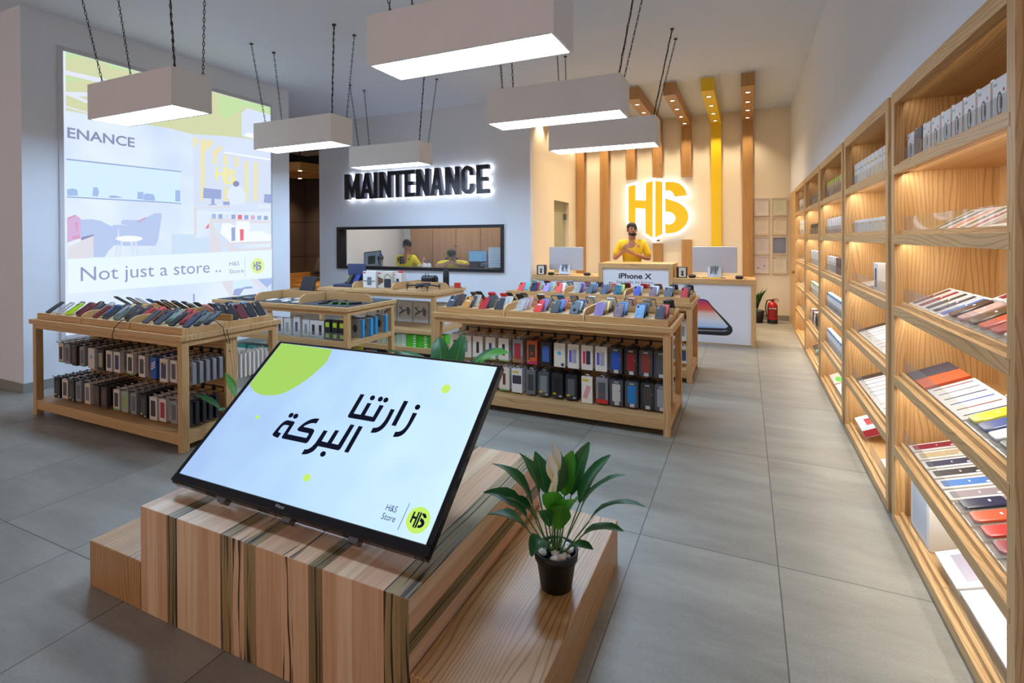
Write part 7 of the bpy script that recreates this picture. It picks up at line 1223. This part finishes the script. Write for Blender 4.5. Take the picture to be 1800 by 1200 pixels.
# ---- fourth unit
upright(3, 0, [('8c7c68', '2a2a2c')] * 7, .1, .15, .03, 8.02, .18, 'kraft pouch with black cable', 'boxes on the shelves', lambda o, w, h, pc, i: pr_(o, 'cable_coil', w * .5, h * .6, 0, h * .55, pc), '161618')
upright(3, 1, [('3a3830', 'd0ac2a')] * 7, .1, .15, .03, 8.02, .18, 'black pouch with yellow print', 'boxes on the shelves', lambda o, w, h, pc, i: st(o, 'yellow_flash', w * .6, .02, 0, h * .55, pc), '161618')
upright(3, 2, [('dfe2e4', '7a828c')] * 7, .1, .20, .04, 8.02, .17, 'tall white cable box', 'boxes on the shelves', lambda o, w, h, pc, i: st(o, 'printed_cable', .014, h * .6, 0, h * .3, pc))
upright(3, 3, [('d9dedb', '5aae3a')] * 7, .1, .17, .04, 8.02, .17, 'white box with green header', 'boxes on the shelves', lambda o, w, h, pc, i: st(o, 'green_header', w * .95, .03, 0, h - .032, pc))
upright(3, 4, [('dcd8d2', '8a8d92', 'white bottle box'), ('26282c', 'b03038', 'black box with red top'), ('e0dcd4', '5a5a60', 'white bottle box'), ('2a2624', 'b8923a', 'black box with gold print'), ('303238', '60646c', 'black box'), ('2a2c30', '50545c', 'black box'), ('cfcac2', '70747c', 'pale box')], .09, .19, .06, 8.02, .16, 'box', 'boxes on the shelves', lambda o, w, h, pc, i: st(o, 'coloured_top', w * .9, .04, 0, h - .045, pc))
for i, (c, y, e) in enumerate((('2a2f30', 7.95, '8fc4b4'), ('2f3436', 7.5, '8fc4b4'), ('cfd8cc', 7.1, '4aa84a'))):
    o = tag(MB().box(0, .20, -.32, 0, 0, .05).build('flat_carton', P(c, .4), None, (XF + .085, y, HI[5] + .03), (0, math.radians(-26), 0), bevel=.001), f'{("black flat carton with mint ends, far side", "black flat carton with mint ends, middle", "pale flat carton with green mark")[i]}, bottom shelf of charger unit', 'boxed product', 'flat cartons')
    MB().box(.0, .2, -.3205, -.30, 0, .0505).build('mint_end', P(e, .5), o); MB().box(.06, .12, -.22, -.1, .0502, .0506).build('printed_text', P('d8dcd8', .5), o)
# ---- end unit
upright(4, 0, [('e0e0de', '9a7a5a', 'white boxed speaker'), ('d9dad8', '2e2e30', 'white box with dark print')], .16, .2, .08, 9.62, .3, 'box', 'boxes on the shelves', lambda o, w, h, pc, i: pr_(o, 'printed_item', w * .4, h * .5, 0, h * .5, pc))
upright(4, 1, [('dcd8cc', 'b8b0a0', 'cream tall box'), ('e0e0de', 'b0b0b0', 'white tall box'), ('e2e2e0', 'b0b0b0', 'white tall box, podium side')], .1, .24, .08, 9.6, .26, 'box', 'boxes on the shelves', lambda o, w, h, pc, i: st(o, 'printed_text', w * .6, .02, 0, h * .7, pc))
lying(4, 2, [('wallet', 'crimson'), ('wallet', 'red'), ('wallet', 'dark brown')], 9.5, .2, 'flat packs on the shelves', w=.17, slope=28)
lying(4, 3, [('wallet', 'crimson'), ('wallet', 'black'), ('wallet', 'red')], 9.5, .2, 'flat packs on the shelves', w=.17, slope=28)
lying(4, 4, [('pack', 'grey'), ('pack', 'charcoal'), ('pack', 'grey lilac'), ('pack', 'dark brown')], 9.5, .15, 'flat packs on the shelves', w=.13, slope=30)
# ================================================================ people
def skin_mesh(name, verts, edges, radii, mat, root=0, sub=2):
    me = bpy.data.meshes.new(name); me.from_pydata([tuple(v) for v in verts], edges, []); o = bpy.data.objects.new(name, me); COL.objects.link(o)
    sk = o.modifiers.new('skin', 'SKIN'); sk.use_smooth_shade = True
    for i, r in enumerate(radii): v = me.skin_vertices[0].data[i]; v.radius = r if isinstance(r, tuple) else (r, r); v.use_root = (i == root)
    ss = o.modifiers.new('sub', 'SUBSURF'); ss.levels = ss.render_levels = sub
    bpy.context.view_layer.update(); dg = bpy.context.evaluated_depsgraph_get(); out = bpy.data.meshes.new_from_object(o.evaluated_get(dg)); bpy.data.objects.remove(o)
    for p in out.polygons: p.use_smooth = True
    out.materials.clear(); out.materials.append(mat); return out
def person(label, loc, rz, J, scale, skin, shirt, hair, seated=False, beard=False, logo=None):
    """J: joint positions of a 1.75 m figure facing -y; wrists w, elbows e, hands h per side"""
    V = []; Ed = []; R_ = []
    def add(p, r, par=None):
        V.append(Vector(p)); R_.append(r); i = len(V) - 1
        if par is not None: Ed.append((par, i))
        return i
    pel = add(J['pelvis'], (.13, .10)); sp = add(J['waist'], (.125, .09), pel); ch = add(J['chest'], (.15, .105), sp); nk = add(J['neck'], .055, ch); hb = add(J['jaw'], (.062, .07), nk); hm = add(J['head'], (.076, .09), hb); ht = add(J['crown'], (.055, .066), hm)
    face = (Vector(J['face']) - Vector(J['head'])).normalized()
    for s in ('L', 'R'):
        sh = add(J['sh' + s], .058, ch); el = add(J['el' + s], .042, sh); wr = add(J['wr' + s], .029, el); d = (Vector(J['ha' + s]) - Vector(J['wr' + s])).normalized()
        pm = add(Vector(J['wr' + s]) + d * .05, (.036, .018), wr); side = d.cross(Vector((0, 1, 0)))
        side = side.normalized() if side.length > .1 else Vector((1, 0, 0)); curl = side.cross(d).normalized()
        for k, (off, ln) in enumerate(((-.026, .062), (-.009, .074), (.009, .07), (.026, .055))):
            a = add(Vector(V[pm]) + d * .035 + side * off, .0095, pm); b = add(V[a] + d * ln * .5 + curl * .008, .0085, a); add(V[b] + d * ln * .4 + curl * .022, .007, b)
        a = add(Vector(V[wr]) + d * .025 + side * -.036 + curl * .012, .011, pm); add(V[a] + d * .035 + side * -.012 + curl * .012, .009, a)
        hp = add(J['hip' + s], .085, pel); kn = add(J['kn' + s], .056, hp); an = add(J['an' + s], .038, kn); add(J['to' + s], (.036, .026), an)
    body = skin_mesh('person', V, Ed, R_, P(skin, .5))
    o = link('person', body, None, loc, (0, 0, math.radians(rz))); o.scale = (scale,) * 3; tag(o, label, 'person')
    def garment(nm, pts, edges, rad, col, m=None):
        link(nm, skin_mesh(nm, [Vector(p) for p in pts], edges, rad, m or P(col, .7)), o)
    def mix(a, b, t): return Vector(J[a]) * (1 - t) + Vector(J[b]) * t
    garment('polo_shirt', [mix('pelvis', 'waist', .1), J['waist'], J['chest'], mix('chest', 'neck', .95), J['shL'], mix('shL', 'elL', .5), mix('shL', 'elL', .86), J['shR'], mix('shR', 'elR', .5), mix('shR', 'elR', .86)], [(0, 1), (1, 2), (2, 3), (2, 4), (4, 5), (5, 6), (2, 7), (7, 8), (8, 9)], [(.158, .125), (.155, .115), (.178, .13), (.078, .074), .078, .068, .070, .078, .068, .070], shirt)
    garment('trousers', [mix('pelvis', 'waist', .15), J['pelvis'], J['hipL'], J['knL'], mix('knL', 'anL', .92), J['hipR'], J['knR'], mix('knR', 'anR', .92)], [(0, 1), (1, 2), (2, 3), (3, 4), (1, 5), (5, 6), (6, 7)], [(.135, .105), (.15, .12), .098, .072, .055, .098, .072, .055], '2b2d36')
    for s in ('L', 'R'): garment('shoe', [Vector(J['an' + s]) + Vector((0, 0, -.03)), mix('an' + s, 'to' + s, .6) + Vector((0, 0, -.008)), Vector(J['to' + s])], [(0, 1), (1, 2)], [(.046, .05), (.048, .036), (.04, .03)], '1c1c20')
    # hair cap, brows, eyes, mouth, ears follow the head axis
    up = (Vector(J['crown']) - Vector(J['jaw'])).normalized(); c = Vector(J['head']); rt = face.cross(up).normalized()
    hm_ = MB(); n = 16
    for i in range(13):
        for k in range(n):
            th = math.pi * .5 - i * .19; a = 2 * math.pi * k / n; d = up * math.sin(th) + (rt * math.cos(a) + face * math.sin(a)) * math.cos(th)
            fr = d.dot(face); uu = d.dot(up); inside = (fr > .30 and uu < .60) or (fr > -.15 and uu < .02)
            lim = .72 if inside else 1.0
            p = c + up * .020 + rt * d.dot(rt) * .088 * lim + face * fr * .103 * lim + up * uu * .107 * lim; hm_.v.append(tuple(p))
    for i in range(12):
        for k in range(n): k2 = (k + 1) % n; hm_.f.append((i * n + k, (i + 1) * n + k, (i + 1) * n + k2, i * n + k2)); hm_.m.append(0); hm_.uv.append([(0, 0)] * 4)
    hm_.f.append(tuple(range(n))); hm_.m.append(0); hm_.uv.append([(0, 0)] * n)
    hm_.build('hair', P(hair, .7), o, smooth=True)
    f = MB()
    for s in (-1, 1): f.ball(tuple(c + face * .076 + rt * s * .031 + up * .012), (.011, .007, .008), seg=8, rings=6)
    f.build('eyes', P('1a1614', .3), o, smooth=True)
    f = MB()
    for s in (-1, 1): f.tube([c + face * .078 + rt * s * .016 + up * .03, c + face * .082 + rt * s * .032 + up * .034, c + face * .070 + rt * s * .047 + up * .028], .0045, 5)
    f.build('eyebrows', P(hair, .8), o)
    MB().tube([c + face * .080 + up * .012, c + face * .097 - up * .022, c + face * .084 - up * .028], [.008, .014, .008], 8).build('nose', P(skin, .5), o, smooth=True)
    f = MB()
    for s in (-1, 1): f.ball(tuple(c + rt * s * .082 - up * .002), (.012, .02, .03), seg=8, rings=6)
    f.build('ears', P(skin, .5), o, smooth=True)
    MB().tube([c + face * .074 - up * .05 - rt * .022, c + face * .082 - up * .05, c + face * .074 - up * .05 + rt * .022], .006, 6).build('mouth', P('8a4a40', .5), o, smooth=True)
    if beard:
        b_ = MB()
        for k in range(7):
            a = math.radians(-66 + 22 * k); b_.ball(tuple(c + face * .062 * math.cos(a) + rt * .056 * math.sin(a) - up * (.060 + .024 * math.cos(a))), (.020, .022, .026 - .004 * abs(k - 3)), seg=8, rings=6)
        b_.build('beard', P('1f1916', .8), o, smooth=True)
    if logo:
        (ox, oy, oz), sc_, rot = logo; q = MB()
        for p in HSL: q.prism([(x * sc_, 0, z * sc_) for x, z in p], (0, -.012, 0))
        q.build('shirt_logo', P('1d1e22', .6), o, (ox, oy, oz), rot)
    return o
ST = dict(pelvis=(0, 0, .96), waist=(0, 0, 1.10), chest=(0, .005, 1.30), neck=(0, .01, 1.47), jaw=(0, -.012, 1.545), head=(0, -.005, 1.635), crown=(0, .005, 1.70), face=(.06, -.2, 1.635),
          shL=(.185, .01, 1.405), elL=(.275, -.03, 1.15), wrL=(.02, -.23, 1.245), haL=(-.06, -.26, 1.285), shR=(-.185, .01, 1.405), elR=(-.285, -.05, 1.16), wrR=(-.17, -.2, 1.26), haR=(-.13, -.24, 1.32),
          hipL=(.09, 0, .90), knL=(.10, -.01, .50), anL=(.10, .01, .09), toL=(.12, -.13, .035), hipR=(-.09, 0, .90), knR=(-.10, -.01, .50), anR=(-.10, .01, .09), toR=(-.12, -.13, .035))
person('bearded person in a yellow polo shirt standing behind the counter, forearm raised', (-1.80, 8.98, 0), 12, ST, 1.06, 'a9765a', 'e0b916', '2a211c', beard=True)
SE = dict(pelvis=(0, 0, .55), waist=(0, -.01, .70), chest=(0, -.04, .92), neck=(0, -.05, 1.09), jaw=(0, -.075, 1.165), head=(0, -.07, 1.255), crown=(0, -.05, 1.325), face=(.1, -.25, 1.22),
          shL=(.19, -.03, 1.02), elL=(.26, -.16, .78), wrL=(.14, -.38, .96), haL=(.08, -.44, 1.0), shR=(-.19, -.03, 1.02), elR=(-.27, -.16, .78), wrR=(-.14, -.40, .97), haR=(-.08, -.46, 1.0),
          hipL=(.10, 0, .53), knL=(.13, -.44, .52), anL=(.13, -.44, .09), toL=(.14, -.58, .035), hipR=(-.10, 0, .53), knR=(-.13, -.44, .52), anR=(-.13, -.44, .09), toR=(-.14, -.58, .035))
person('person from behind in a yellow shirt with black back logo, seated in the workshop', (-6.83, 9.30, 0), 176, SE, 1.14, '9a6a50', 'd6c81a', '1d1b20', logo=((0, .125, .99), .13, (math.radians(3), 0, math.pi)))
BE = dict(SE); BE.update(chest=(0, -.16, .86), neck=(0, -.24, .99), jaw=(0, -.29, 1.04), head=(0, -.335, 1.11), crown=(0, -.36, 1.18), face=(0, -.52, 1.02), shL=(.19, -.17, .95), elL=(.30, -.24, .91), wrL=(.12, -.42, .94), haL=(.05, -.46, .97), shR=(-.19, -.17, .95), elR=(-.30, -.24, .91), wrR=(-.12, -.42, .94), haR=(-.05, -.46, .97))
person('person in a yellow shirt bending over the bench, seen through the window', (-5.62, 9.40, 0), 20, BE, 1.13, 'a87a60', 'd6c81a', '2a2a30')
